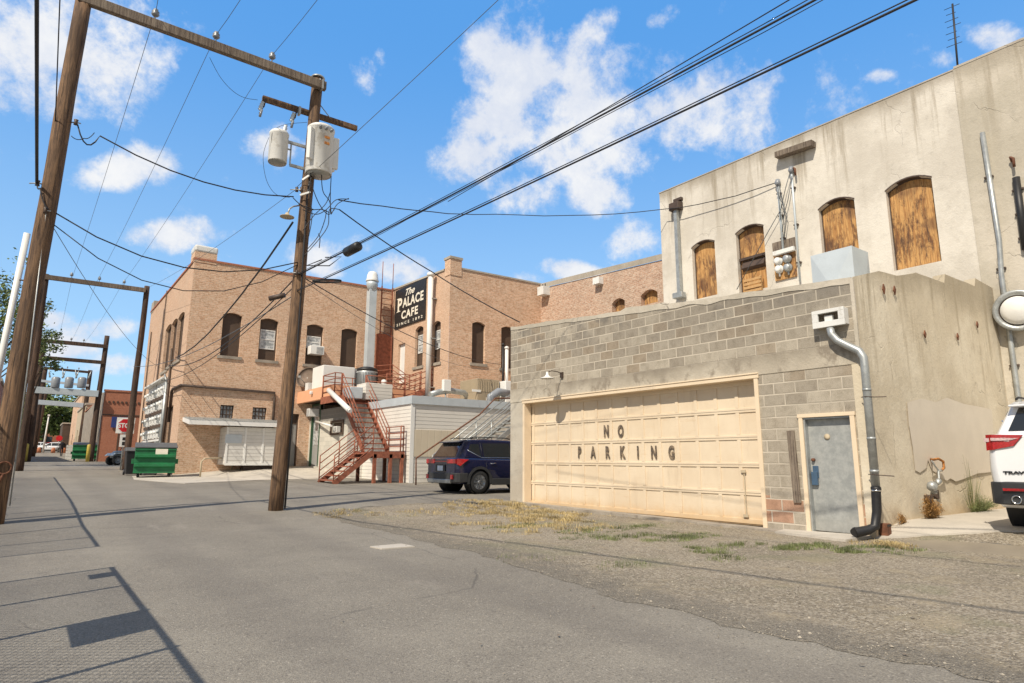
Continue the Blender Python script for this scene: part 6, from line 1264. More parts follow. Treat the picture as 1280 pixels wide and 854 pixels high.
def suv(lab, loc, L, W, H, paint, ro=.83, wb_=2.61, r=.335, rear='a', rz=0., detail=True, cat='car', name='parked_car'):
    o = thing(name, lab, cat, loc, rz); h = W/2; belt = H*(.64 if rear == 'a' else .735); k_ = H/1.63
    stn = [(0.0,.86,.50*k_,belt-.06),(.035,.93,.36*k_,belt-.02),(.12,.975,.30*k_,belt),(.5,1.,.27*k_,belt),(1.6,1.,.25*k_,belt-.01),(2.8,1.,.25*k_,belt-.03),(3.35*L/4.37,.99,.26*k_,belt-.06),(3.9*L/4.37,.97,.28*k_,belt-.15),(4.2*L/4.37,.92,.32*k_,belt-.24),(4.33*L/4.37,.85,.40*k_,belt-.34),(L,.75,.48*k_,belt-.44)]
    mb = MB(); ring = []
    for (x, wf, zb_, zt_) in stn:
        w_ = h*wf; zm = (zb_+zt_)/2
        half = [(w_*.80,zt_),(w_*.93,zt_-.02),(w_*.975,zt_-.09),(w_*.995,zm+.12),(w_,zm),(w_*.99,zm-.12),(w_*.965,zb_+.08),(w_*.90,zb_),]
        ring.append([Vector((x,a_,b_)) for a_, b_ in half]+[Vector((x,-a_,b_)) for a_, b_ in reversed(half)])
    n = len(ring[0])
    for rr_ in ring: mb.v += rr_
    for i in range(len(ring)-1):
        for j in range(n): a_ = i*n+j; b_ = i*n+(j+1) % n; mb.f.append((a_, b_, b_+n, a_+n)); mb.sm.append(True)
    mb.f.append(tuple(range(n))); mb.sm.append(False); mb.f.append(tuple((len(ring)-1)*n+j for j in reversed(range(n)))); mb.sm.append(False)
    body = mb.build('body', M[paint], o)
    ww = [(ro, s_) for s_ in (1,-1)]+[(ro+wb_, s_) for s_ in (1,-1)]
    cuts = MB()
    for x, s_ in ww: cuts.lathe([(.0,0),(r+.055,0),(r+.055,.34),(.0,.34)], (x, s_*(h+.06), r+.01), (0,-s_,0), 28, False)
    cu = cuts.build('cutter', M['black']); bm = body.modifiers.new('b', 'BOOLEAN'); bm.operation = 'DIFFERENCE'; bm.object = cu; bm.solver = 'EXACT'
    cu.parent = o; bpy.context.view_layer.update(); ev(body); me_ = cu.data; bpy.data.objects.remove(cu)
    # wells, cladding, wheels
    for x, s_ in ww:
        mb = MB(); m_ = 20
        for k in range(m_):
            a1, a2 = R(-8+196*k/m_), R(-8+196*(k+1)/m_)
            for (ra, rb_) in ((r+.035, r+.115),):
                P_ = [Vector((x+ra*math.cos(a1),s_*(h+.006),r+.01+ra*math.sin(a1))),Vector((x+rb_*math.cos(a1),s_*(h+.004),r+.01+rb_*math.sin(a1))),Vector((x+rb_*math.cos(a2),s_*(h+.004),r+.01+rb_*math.sin(a2))),Vector((x+ra*math.cos(a2),s_*(h+.006),r+.01+ra*math.sin(a2)))]
                Q_ = [p-Vector((0,s_*.05,0)) for p in P_]; mb.add(P_+Q_, [(0,1,2,3),(0,3,7,4),(1,5,6,2)])
        mb.build('arch_trim', M['cladding'], o)
        mb = MB(); mb.lathe([(r+.05,0),(r+.05,.32),(.0,.32)], (x, s_*(h-.0), r+.01), (0,-s_,0), 24, False); mb.build('wheel_well', M['black'], o)
        wheel(o, x, s_*(h-.13), r, s_)
    for s_ in (1,-1):
        mb = MB(); mb.box((ro+r+.10,s_*(h-.04),.24*k_),(ro+wb_-r-.10,s_*(h+.010),.44*k_)); mb.build('sill_cladding', M['cladding'], o, bevel=.02)
    # greenhouse
    xb0, xb1, xt0, xt1 = .06, 3.35*L/4.37, (.42 if rear == 'a' else .20)*k_, 2.35*L/4.37; wb2, wt_ = h*.92, h*.70; zr_ = H-.03
    mb = MB(); vs = []
    for (x, w_, z) in ((xb0,wb2*.93,belt-.03),(xt0,wt_*.93,zr_-.05),((xt0+xt1)/2,wt_,zr_),(xt1,wt_*.96,zr_-.04),(xb1,wb2*.93,belt-.09)):
        pass
    bot = [(xb0,wb2*.90),(xb0+.25,wb2),(1.7,wb2*1.0),(xb1-.5,wb2),(xb1,wb2*.85)]; top_ = [(xt0,wt_*.92,zr_-.05),(xt0+.25,wt_,zr_-.015),((xt0+xt1)/2,wt_,zr_),(xt1-.25,wt_,zr_-.02),(xt1,wt_*.93,zr_-.06)]
    B_ = [Vector((x,w_,belt-.04)) for x, w_ in bot]; T_ = [Vector((x,w_,z)) for x, w_, z in top_]
    V_ = B_+T_+[Vector((v.x,-v.y,v.z)) for v in B_]+[Vector((v.x,-v.y,v.z)) for v in T_]; F_ = []
    for k in range(4): F_ += [(k,k+1,k+6,k+5),(k+10,k+15,k+16,k+11),(k+5,k+6,k+16,k+15),(k,k+10,k+11,k+1)]
    F_ += [(0,5,15,10),(4,14,19,9)]; mb.add(V_, F_); mb.build('roof', M[paint], o, bevel=.045)
    def side(x, t_, s_, off=.006):   # point on the side of the greenhouse
        yb_ = wb2; yt_ = wt_; z = belt-.04+(zr_-.02-(belt-.04))*t_; y = yb_+(yt_-yb_)*t_; return Vector((x, s_*(y+off), z))
    for s_ in (1,-1):
        def xr(t_): return xb0+(xt0-xb0)*t_
        def xf(t_): return xb1+(xt1-xb1)*t_
        X1 = 1.02*k_; X2 = 1.12*k_; X3 = 2.05*L/4.37; X4 = 2.13*L/4.37
        wins = [[(xr(.42)+.28,.42),(X1-.10,.12),(X1-.12,.80),(xr(.78)+.24,.76)],[(X1,.10),(X3,.10),(X3,.84),(X1,.82)],[(X4,.10),(xf(.10)-.30,.10),(xf(.84)-.12,.84),(X4,.84)]]
        for wn_ in wins:
            P_ = [side(a_, b_, s_) for a_, b_ in wn_]; mb = MB(); mb.add(P_, [(0,1,2,3)]); mb.add([side(a_, b_, s_, -.02) for a_, b_ in wn_], [(0,1,2,3)]); mb.build('side_window', M['carglass'], o)
        mb = MB(); mb.tube([side(xr(.42)+.24,.46,s_,.008), side(X1-.1,.075,s_,.008), side(X3,.065,s_,.008), side(xf(.10)-.28,.065,s_,.008)], .011, 6); mb.build('window_trim', M['chrome'], o)
        mb = MB(); [mb.tube([side(X_,.08,s_,.005), side(X_,.85,s_,.005)], .012, 5) for X_ in ((X1-.06,X3+.04) if detail else ())]; 
        if mb.v: mb.build('pillar', M['black'], o)
        mb = MB(); [mb.tube([Vector((X_,s_*(h*1.0+.002),belt-.12)), Vector((X_+.02,s_*(h*1.003),.5*k_))], .004, 4) for X_ in (X1+.02, X3+.04)]; mb.build('door_seam', M['black'], o)
        for X_ in (X1+.16, X3+.16): mb = MB(); mb.tube([Vector((X_,s_*(h+.02),belt-.17)), Vector((X_+.2,s_*(h+.02),belt-.165))], .014, 6); mb.build('door_handle', M['chrome' if rear == 'a' else paint], o)
        mb = MB(); mb.tube([(xt0+.25,s_*wt_*.93,zr_+.03),(xt0+.35,s_*wt_*.93,zr_+.06),(xt1-.35,s_*wt_*.93,zr_+.055),(xt1-.2,s_*wt_*.93,zr_+.01)], .016, 6); mb.build('roof_rail', M['black'], o)
        mb = MB(); mb.obox((xf(.2)-.25,s_*(wb2+.13),belt+.08),(.12,.22,.15)); mb.build('mirror', M[paint], o, bevel=.03)
    def back(yf, t_, off=.008): # point on the sloped rear
        x = xb0+(xt0-xb0)*t_; z = belt-.04+(zr_-.05-(belt-.04))*t_; w_ = wb2*.90+(wt_*.92-wb2*.9)*t_; return Vector((x-off, yf*w_, z))
    mb = MB(); mb.add([back(-.86,.14),back(.86,.14),back(.84,.86),back(-.84,.86)], [(0,1,2,3)]); mb.build('rear_window', M['carglass'], o)
    mb = MB(); mb.add([Vector((xb1+.01,y_,belt-.02)) for y_ in (-wb2*.78,wb2*.78)]+[Vector((xt1+.04,y_,zr_-.1)) for y_ in (wt_*.85,-wt_*.85)], [(0,1,2,3)]); mb.build('windscreen', M['carglass'], o)
    p_ = back(0,1.,0); mb = MB(); mb.prism([(p_.x-.17,-wt_*.93,p_.z-.03),(p_.x+.12,-wt_*.93,p_.z+.035),(p_.x+.12,-wt_*.93,p_.z-.03),(p_.x-.16,-wt_*.93,p_.z-.06)], (0,wt_*1.86,0)); mb.build('spoiler', M[paint], o, bevel=.012)
    # front lamps
    for s_ in (1,-1): mb = MB(); mb.obox((L-.14,s_*h*.72,belt-.33),(.14,.32,.12)); mb.build('headlight', M['clearlens'], o, bevel=.02)
    mb = MB(); mb.box((L-.05,-h*.5,.45*k_),(L+.012,h*.5,.68*k_)); mb.build('grille', M['black'], o, bevel=.02)
    # rear end
    bt = .60*k_ if rear == 'a' else .60*k_
    def wrap(z0_, z1_, off, xs_, name, mat, yf=1.):
        pts = [(xs_, h+off),(.12, h*.985+off),(.03, h*.94+off*.7),(-.03-off, h*.82),(-.05-off, h*.5)]; pts = pts+[(a_, -b_) for a_, b_ in reversed(pts)]
        mb = MB(); m_ = len(pts)
        for a_, b_ in pts: mb.v += [Vector((a_,b_,z0_)), Vector((a_,b_,z1_)), Vector((a_+.05,b_*.93,z1_+.012)), Vector((a_+.05,b_*.93,z0_-.01))]
        for k in range(m_-1):
            for j in range(4): q0 = k*4+j; q1 = k*4+(j+1)%4; mb.f.append((q0,q1,q1+4,q0+4)); mb.sm.append(False)
        return mb.build(name, M[mat], o, bevel=.012)
    wrap(.34*k_, bt, .008, ro-r-.12, 'rear_bumper', 'cladding')
    if rear == 'a':
        mb = MB(); mb.box((-.085,-h*.72,.30*k_),(-.0,h*.72,.42*k_)); mb.build('skid_plate', M['rim'], o, bevel=.02)
        for s_ in (1,-1):
            mb = MB(); mb.prism([(.02,s_*(h*.955),belt-.20),(.02,s_*(h*.955),belt-.03),(.42,s_*(h*.985),belt-.05),(.28,s_*(h*1.),belt-.13),(.12,s_*(h*.99),belt-.24)], (0,s_*.022,0)); mb.build('tail_light', M['redlens'], o, bevel=.006)
            mb = MB(); mb.box((-.028,s_*h*.42,belt-.17),(.03,s_*h*.95,belt-.04)); mb.build('tail_light', M['redlens'], o, bevel=.01)
            mb = MB(); mb.box((-.075,s_*h*.74,.42*k_),(-.03,s_*h*.86,.55*k_)); mb.build('rear_reflector', M['redlens'], o, bevel=.01)
        mb = MB(); mb.box((-.022,-h*.42,belt-.13),(.0,h*.42,belt-.09)); mb.build('light_bar', M['redlens'], o)
        mb = MB(); mb.box((-.02,-h*.30,.64*k_),(-.012,h*.30,.84*k_)); mb.build('plate_recess', M['black'], o)
        mb = MB(); mb.box((-.03,-.16,.66*k_),(-.021,.16,.81*k_)); mb.build('number_plate', M['plate'], o)
    else:
        for s_ in (1,-1):
            mb = MB(); zc_ = belt-.125; P_ = [(.20,h*.997,zc_-.04),(.20,h*.992,zc_+.085),(.04,h*.945,zc_+.10),(-.012,h*.86,zc_+.10),(-.018,h*.50,zc_+.085),(-.018,h*.62,zc_-.06),(-.012,h*.86,zc_-.11),(.04,h*.955,zc_-.12)]
            F0 = [Vector((a_,s_*b_,c_)) for a_, b_, c_ in P_]; cen = Vector((.06,s_*h*.8,zc_)); out_ = [v+(v-Vector((.5,0,zc_))).normalized()*.012 for v in F0]
            mb.add(out_+F0, [(0,1,2,7),(2,3,6,7),(3,4,5,6)]+[(i_,(i_+1)%8,(i_+1)%8+8,i_+8) for i_ in range(8)]); mb.build('tail_light', M['redlens'], o)
            mb = MB(); mb.add([Vector((-.036,s_*h*.88,zc_+.015)),Vector((-.036,s_*h*.88,zc_+.055)),Vector((-.036,s_*h*.55,zc_+.045)),Vector((-.036,s_*h*.66,zc_+.015))], [(0,1,2,3)]); mb.add([Vector((-.034,s_*h*.66,zc_+.0)),Vector((.018,s_*h*.975,zc_+.0)),Vector((.018,s_*h*.975,zc_+.055)),Vector((-.034,s_*h*.7,zc_+.055))], [(0,1,2,3)]); mb.build('clear_lens', M['clearlens'], o)
            mb = MB(); mb.box((-.075,s_*h*.45,.50*k_),(-.05,s_*h*.80,.53*k_)); mb.build('rear_reflector', M['redlens'], o)
            mb = MB(); mb.lathe([(.05,.12),(.058,-.03),(.062,-.04),(.052,-.045),(.042,-.03),(.042,.1)], (-.03,s_*h*.66,.40*k_), (1,0,0), 20, False); mb.build('exhaust_tip', M['chrome'], o)
        mb = MB(); mb.box((-.018,-h*.42,belt-.085),(-.006,h*.42,belt-.045)); mb.build('garnish', M['cladding'], o)
        under(text_mesh('TRAVERSE', .062, (-.012, h*.79, .70*k_), (0,-1,0), (0,0,1), M['black'], 'badge_lettering', None, 1.45, .003, fit=(.30,.040)), o, (0,0,0)); o.children[-1].matrix_parent_inverse = Matrix.Identity(4)
        under(text_mesh('AWD', .062, (-.012, h*.43, .70*k_), (0,-1,0), (0,0,1), M['black'], 'badge_lettering', None, 1.3, .003, shear=.3, fit=(.12,.040)), o, (0,0,0)); o.children[-1].matrix_parent_inverse = Matrix.Identity(4)
    return o
suv('dark blue compact SUV parked nose in beside the garage end wall', (9.98, 16.92, gz(10.6,16.9)-.0), 4.37, 1.80, 1.63, 'bluepaint')
suv('white SUV cut off by the right edge with its rear towards the camera', (10.92, 3.36-.99, .235), 5.15, 1.98, 1.86, 'whitepaint', ro=1.05, wb_=3.07, r=.375, rear='b')
for px, py, Y_, lab, m_, rz_ in ((40,566,140,'distant white car parked by the tree','whitepaint',R(180)),(60,566,142,'distant red car parked by the tree','redlens',R(180)),(70,568,128,'distant dark pickup shaped car near the person','bluepaint',R(90)),(64,569,125,'distant white car crossing at the alley end','whitepaint',R(170))):
    q = PY(px, py, Y_); suv(lab, (q.x+2, Y_, gz(q.x, Y_)), 4.3, 1.8, 1.6, m_, rz=rz_, detail=False)
# quad bike behind the pole
q = PG(141,580); qx, qy = PY(143,580,50).x, 50.; o = thing('quad_bike', 'grey four wheeled quad bike parked behind the second right pole', 'quad bike', (qx+.5, qy, gz(qx, qy)), R(200))
for sx in (-.6,.6):
    for sy in (-.42,.42): wheel(o, sx, sy, .30, 1 if sy > 0 else -1, .24)
mb = MB(); mb.prism([(-.75,-.2,.55),(-.7,-.2,.85),(-.1,-.2,.80),(.1,-.2,.95),(.6,-.2,.92),(.85,-.2,.70),(.8,-.2,.45)], (0,.4,0)); mb.build('body', M['galv'], o, bevel=.05)
for sx in (-.6,.6): mb = MB(); mb.prism([(sx-.38,-.55,.62),(sx-.2,-.55,.78),(sx+.2,-.55,.78),(sx+.38,-.55,.62),(sx+.36,-.55,.58),(sx+.18,-.55,.73),(sx-.18,-.55,.73),(sx-.36,-.55,.58)], (0,1.1,0)); mb.build('fender', M['galv_pale'], o, bevel=.02)
mb = MB(); mb.tube([(.35,0,.9),(.2,0,1.12),(.15,.38,1.15)], .02, 6); mb.tube([(.2,0,1.12),(.15,-.38,1.15)], .02, 6); mb.build('handlebar', M['black'], o)
mb = MB(); mb.obox((-.3,0,.90),(.6,.3,.14)); mb.build('seat', M['black'], o, bevel=.04)
mb = MB(); [mb.tube([(-.9,y_,.9),(-.45,y_,.9)], .015, 5) for y_ in (-.3,-.1,.1,.3)]; mb.build('rack', M['black'], o)

# ---------------- person ----------------
def person(lab, x, y, h_, rz_):
    z = gz(x, y); o = thing('person', lab, 'person', (x, y, z), rz_); s_ = h_/1.75
    V_ = [(0,0,.95),(0,0,1.15),(0,0,1.40),(0,0,1.50),(0,0,1.58),(0,.02,1.68),(.20,0,1.42),(.27,.02,1.15),(.26,.10,.92),(-.20,0,1.42),(-.27,-.02,1.15),(-.25,.02,.90),(.10,0,.90),(.12,.12,.50),(.12,.10,.08),(.12,.24,.03),(-.10,0,.90),(-.12,-.08,.50),(-.12,-.22,.10),(-.12,-.10,.03)]
    E_ = [(0,1),(1,2),(2,3),(3,4),(4,5),(2,6),(6,7),(7,8),(2,9),(9,10),(10,11),(0,12),(12,13),(13,14),(14,15),(0,16),(16,17),(17,18),(18,19)]
    Rr = [.15,.13,.16,.06,.09,.10,.065,.05,.04,.065,.05,.04,.095,.07,.05,.04,.095,.07,.05,.04]
    me = bpy.data.meshes.new('body'); me.from_pydata([tuple(c*s_ for c in v) for v in V_], E_, []); b = bpy.data.objects.new('body', me); col.objects.link(b)
    m_ = b.modifiers.new('s', 'SKIN'); 
    for i, r_ in enumerate(Rr): me.skin_vertices[0].data[i].radius = (r_*s_, r_*s_*.8)
    me.skin_vertices[0].data[0].use_root = True; b.modifiers.new('u', 'SUBSURF').levels = 1; bpy.context.view_layer.update(); ev(b); b.data.materials.clear(); b.data.materials.append(M['cloth_dark']); b.parent = o; b.name = 'body'
    for p_ in b.data.polygons: p_.use_smooth = True
    mb = MB(); mb.lathe([(.0,-.12),(.07,-.10),(.10,-.02),(.10,.05),(.07,.11),(.0,.13)], (0,.02*s_,1.64*s_), (0,0,1), 14); mb.build('face', M['skin'], o); mb = MB(); mb.lathe([(.105,.0),(.108,.06),(.075,.125),(.0,.145)], (0,.0,1.64*s_), (0,0,1), 14); mb.build('hair', M['darkpipe'], o)
q = PY(76,571,88); person('person in dark clothes walking far down the alley', q.x, 88, 1.78, R(20))

# ---------------- trees ----------------
def tree(lab, x, y, hgt, rad, crown_z, nclump, nleaf, ls, seed, trunk_r=.2, group=None):
    rnd = random.Random(seed); z = gz(x, y); o = thing('tree', lab, 'tree', (x, y, z), group=group)
    mb = MB(); mb.tube([(x,y,z-.1),(x+.1,y,z+hgt*.3),(x-.1,y+.1,z+hgt*.7)], [trunk_r,trunk_r*.75,trunk_r*.3], 10)
    cl_ = []
    for k in range(nclump):
        th = rnd.uniform(0, 6.283); ph = math.acos(rnd.uniform(-.75, 1)); rr_ = rad*rnd.uniform(.45, 1.05)*(1+.25*math.sin(th*3+seed))
        cl_.append(Vector((x+rr_*math.sin(ph)*math.cos(th), y+rr_*math.sin(ph)*math.sin(th), z+crown_z+rr_*math.cos(ph)*(hgt-crown_z)/rad*.95)))
    for c_ in cl_[::4]: b0 = Vector((x, y, z+hgt*rnd.uniform(.25,.6))); mb.tube([b0, b0.lerp(c_, .5)+Vector((0,0,.15)), c_], [trunk_r*.3,trunk_r*.2,.02], 6)
    U(mb, 'trunk', M['bark'], o); mb = MB()
    for c_ in cl_:
        cr = rad*rnd.uniform(.14,.30)
        for j in range(nleaf):
            d = Vector((rnd.gauss(0,1),rnd.gauss(0,1),rnd.gauss(0,.8))); p = c_+d*cr*.55; s_ = ls*rnd.uniform(.6,1.3)
            a_ = Vector((rnd.gauss(0,1),rnd.gauss(0,1),rnd.gauss(0,.6))).normalized(); b_ = a_.cross(Vector((rnd.gauss(0,1),rnd.gauss(0,1),rnd.gauss(0,1)))).normalized()
            mb.v += [p-a_*s_, p+b_*s_*.45, p+a_*s_, p-b_*s_*.45]; n_ = len(mb.v); mb.f.append((n_-4,n_-3,n_-2,n_-1)); mb.sm.append(False)
    U(mb, 'crown', M['leaf'], o); return o
q = PY(10,570,46); tree('leafy green tree at the left edge behind the nearest pole', q.x-1.7, 47, 12, 2.5, 8.2, 70, 60, .11, 4)
q = PY(38,570,54); tree('leafy green tree behind the second left pole', q.x-.6, 54, 11.5, 1.9, 8.4, 45, 60, .11, 9)
q = PY(62,560,150); tree('broad dark green tree closing the far end of the alley', q.x-1, 152, 11.5, 5.5, 6.2, 110, 60, .42, 2, .5)
q = PY(44,560,152); tree('second dark green tree at the far left end of the alley', q.x-1.5, 158, 11., 4.5, 6.5, 80, 50, .42, 6, .5)
q0, q1 = PY(53,568,120), PY(61,520,120); mb = MB(); mb.tube([(q0.x,120,gz(q0.x,120)),(q1.x,120,q1.z)], [.14,.08], 8); o = thing('pale_light_pole', 'thin pale pole leaning slightly in front of the far tree', 'pole', (q0.x,120,gz(q0.x,120))); U(mb, 'shaft', M['white'], o); mb = MB(); mb.obox((q1.x,120,q1.z+.1),(.3,.3,.25)); U(mb, 'head', M['white'], o)
q = PY(74,548,122); mb = MB(); mb.prism(octa(q, .45, 122, 0), (0,.03,0)); o = thing('far_stop_sign', 'tiny red stop sign at the far end of the alley', 'sign', tuple(q)); U(mb, 'face', M['signred'], o); mb = MB(); mb.tube([(q.x,122.06,gz(q.x,122)),(q.x,122.06,q.z+.3)], .05, 6); U(mb, 'post', M['galv'], o)
for k, px in enumerate((48,66,79)): q = PY(px, 567, 118); mb = MB(); mb.lathe([(.3,0),(.26,.6),(.15,.8),(.0,.8)], (q.x,118,gz(q.x,118)), (0,0,1), 10); tag(mb.build('traffic_barrel', M['tarp']), 'orange traffic barrel at the far end of the alley', 'barrel', 'traffic barrels at the alley end')
# far skyline backdrop houses
for k, (X_, Y_, w_, h_, m_) in enumerate(((-6,175,9,9,'tan'),(6,180,9,7,'brick_red'),(-20,170,10,6,'tan'))):
    o = thing('distant_house', ('tan house','red brick house','low tan house')[k]+' beyond the cross street at the alley end', 'house', (X_, Y_, 2)); mb = MB(); mb.box((X_-w_/2,Y_,1.5),(X_+w_/2,Y_+8,2+h_)); U(mb, 'wall', M[m_], o)
    mb = MB(); mb.prism([(X_-w_/2-.4,Y_-.4,2+h_),(X_+w_/2+.4,Y_-.4,2+h_),(X_,Y_-.4,2+h_+2.2)], (0,8.8,0)); U(mb, 'roof', M['brown_board'], o)
    for j in range(3): mb = MB(); x_ = X_-w_*.3+w_*.3*j; mb.box((x_-.5,Y_-.05,4.5),(x_+.5,Y_-.002,6)); U(mb, 'window', M['glass'], o)

# ---------------- grass, weeds, stones ----------------
rnd = random.Random(11)
def blades(mb, px, py, rx, ry, n, h0, h1, wd=.006, lean=.5, world=None):
    n = int(n*4.5); wd *= .65; h0 *= .4; h1 *= .72; rx *= 1.35; ry *= 2.0
    c_ = world or PG(px, py)
    for _ in range(n):
        a_ = rnd.uniform(0, 6.283); r_ = math.sqrt(rnd.random()); cl = mnoise.noise(Vector((math.cos(a_)*r_*2+px, math.sin(a_)*r_*2, 0)))
        if cl < -.12: continue
        x = c_.x+math.cos(a_)*r_*rx; y = c_.y+math.sin(a_)*r_*ry
        if mnoise.noise(Vector((x*3.1, y*3.1, 4))) < rnd.uniform(-.25, .25): continue
        hh = rnd.uniform(h0, h1)*(1.2-r_*.6)
        if x > Xg-.03 and y > G0-.06: continue
        th = rnd.uniform(0, 6.283); d = Vector((math.cos(th), math.sin(th), 0)); s_ = Vector((-d.y, d.x, 0)); b = Vector((x, y, gz(x, y)+.005)); ln = rnd.uniform(.1, 1.)*lean
        m_ = b+d*hh*ln*.4+Vector((0,0,hh*.6)); t_ = b+d*hh*ln+Vector((0,0,hh*(1-ln*.4)))
        n0 = len(mb.v); mb.v += [b-s_*wd, b+s_*wd, m_+s_*wd*.7, m_-s_*wd*.7, t_]; mb.f += [(n0,n0+1,n0+2,n0+3),(n0+3,n0+2,n0+4)]; mb.sm += [False, False]
mb = MB()
for px, py, rx, ry, n in ((625,637,.9,.9,1700),(655,643,1.1,.8,2200),(610,630,.8,.5,900),(655,655,1.2,.5,1600),(690,648,.8,.4,900),(560,640,1.4,.3,500),(430,643,.5,.35,500),(700,662,1.,.35,600),(1105,683,.25,.25,500),(640,632,.4,.6,700)): blades(mb, px, py, rx, ry, n, .05, .16, .006, 1.2)
for k in range(60): y_ = rnd.uniform(5, 13.9); blades(mb, 0, 0, .14, .12, 22, .03, .09, .004, 1., Vector((Xg-.16+rnd.uniform(-.1,.1), y_, 0)))
tag(mb.build('dry_grass', M['grassd']), 'straw coloured dry grass around the garage corner', 'grass', kind='stuff')
mb = MB()
for px, py, rx, ry, n in ((650,659,.6,.12,380),(760,663,.9,.18,600),(790,672,.8,.16,600),(840,675,.5,.15,420),(885,690,.22,.22,420),(870,672,.5,.2,350),(930,683,.5,.15,420),(990,686,.38,.16,620),(1020,684,.3,.14,380),(1085,688,.34,.14,700),(1060,690,.2,.1,260),(905,700,.25,.12,150),(790,660,.9,.1,250),(740,672,.5,.12,200),(660,700,.3,.2,60),(780,710,.3,.2,90),(440,640,.3,.3,90),(1225,636,.5,.18,500),(1130,690,.4,.1,160)): blades(mb, px, py, rx, ry, n, .04, .12, .005, .8)
tag(mb.build('green_grass', M['grassg']), 'patches of green grass growing in the gravel along the garage', 'grass', kind='stuff')
def weed(lab, px, py, dd, rad, hgt, n, mat, ls, nm='weed'):
    q = PY(px, py, G0-dd); z = gz(q.x, G0-dd)+.02; o = thing(nm, lab, 'weed', (q.x, q.y, z)); mb = MB(); lf_ = MB()
    for k in range(n):
        a_ = rnd.uniform(0, 6.283); sp = rnd.uniform(0, rad); top_ = Vector((q.x+math.cos(a_)*sp, q.y-abs(math.sin(a_))*sp*.5+.03, z+hgt*rnd.uniform(.4, 1.)*(1-.4*sp/rad))); b = Vector((q.x+math.cos(a_)*sp*.3, q.y-.02, z))
        m_ = b.lerp(top_, .5)+Vector((rnd.uniform(-.03,.03),0,.03)); mb.tube([b, m_, top_], [.004,.003,.001], 3, False)
        for j in range(14):
            t_ = rnd.uniform(.15, 1.); p = b.lerp(top_, t_)+Vector((rnd.gauss(0,.03),rnd.gauss(0,.02),rnd.gauss(0,.02))); d = Vector((rnd.gauss(0,1),rnd.gauss(0,1),rnd.gauss(0,1))).normalized()*ls; e = d.cross(Vector((0,.3,1))).normalized()*ls*.35
            n0 = len(lf_.v); lf_.v += [p-d, p+e, p+d, p-e]; lf_.f.append((n0,n0+1,n0+2,n0+3)); lf_.sm.append(False)
    U(mb, 'stem', M['weedb'] if mat == 'weedb' else M['grassg'], o); U(lf_, 'leaves', M[mat], o)
weed('dry rust brown tumbled weed under the gas regulator', 1163, 648, .22, .42, .42, 200, 'weedb', .016, 'brown_weed')
weed('low straggly green weed against the side wall left of the white car', 1225, 642, .12, .75, .40, 130, 'grassg', .013, 'green_weed')
weed('tall sparse dry green weed against the side wall beside the white car', 1216, 642, .10, .42, 1.2, 30, 'grassd', .010, 'tall_weed')
weed('small brown weed clump behind the black elbow', 1128, 655, .12, .16, .2, 40, 'weedb', .014, 'small_brown_weed')
mb = MB()
def stone(x, y, s_, z0=None):
    z = gz(x, y)+s_*.25+.008; c_ = Vector((x, y, z)); n0 = len(mb.v); q_ = [rnd.uniform(.7,1.3) for _ in range(6)]
    mb.v += [c_+Vector((s_*q_[0],0,0)), c_+Vector((0,s_*q_[1],0)), c_-Vector((s_*q_[2],0,0)), c_-Vector((0,s_*q_[3],0)), c_+Vector((s_*.2,0,s_*.7*q_[4])), c_-Vector((0,0,s_*.6))]
    for f_ in ((0,1,4),(1,2,4),(2,3,4),(3,0,4),(1,0,5),(2,1,5),(3,2,5),(0,3,5)): mb.f.append(tuple(n0+i for i in f_)); mb.sm.append(False)
for _ in range(14000):
    y = rnd.uniform(.2, 14); x = edge_x(y)+rnd.expovariate(1/2.8)
    if x < 10.4 and x > edge_x(y)-.1: stone(x, y, rnd.uniform(.003,.008) if rnd.random() < .98 else rnd.uniform(.01,.018))
for _ in range(500):
    y = rnd.uniform(1.5, 14); x = edge_x(y)-rnd.expovariate(1/1.2)
    stone(x, y, rnd.uniform(.003,.006))
tag(mb.build('loose_stones', M['stone']), 'loose pale stones scattered over the gravel', 'stones', kind='stuff')

mb = MB()
for _ in range(260):
    y = rnd.uniform(1.6, 26); x = rnd.uniform(-.6, 9.5) if rnd.random() < .6 else edge_x(min(y, 14))+rnd.gauss(0, .35)
    if x > 10.2: continue
    s_ = rnd.uniform(.008, .024); z = gz(x, y)+.018; a_ = rnd.uniform(0, 6.28); d = Vector((math.cos(a_), math.sin(a_), rnd.uniform(-.1,.25))); e = Vector((-math.sin(a_), math.cos(a_), rnd.uniform(-.2,.2)))
    p = Vector((x, y, z)); n0 = len(mb.v); mb.v += [p-d*s_, p+e*s_*.45, p+d*s_, p-e*s_*.45]; mb.f.append((n0,n0+1,n0+2,n0+3)); mb.sm.append(False)
tag(mb.build('leaf_litter', M['arm']), 'small dry leaves and scraps scattered over the alley', 'litter', kind='stuff')
# ---------------- camera, sun, sky ----------------
cam = bpy.data.cameras.new('camera'); co = bpy.data.objects.new('camera', cam); col.objects.link(co)
cam.sensor_width = 36; cam.sensor_fit = 'HORIZONTAL'; cam.lens = F/1280*36; cam.clip_end = 5000; cam.clip_start = .05
co.matrix_world = Matrix.Translation(EYE) @ Matrix((rt, up, -fw)).transposed().to_4x4()
scene.camera = co
sl = bpy.data.lights.new('sun', 'SUN'); sl.energy = 5.0; sl.angle = R(.5); sl.color = (1., .90, .745)
so = bpy.data.objects.new('sun', sl); col.objects.link(so); so.rotation_euler = SUN.to_track_quat('-Z', 'Y').to_euler()
w = bpy.data.worlds.new("World"); scene.world = w; w.use_nodes = True; nt = w.node_tree; nt.nodes.clear()
class WT(NT):
    def __init__(s, t): s.t = t
t = WT(nt)
sky = nt.nodes.new('ShaderNodeTexSky'); sky.sky_type = 'NISHITA'; sky.sun_disc = False
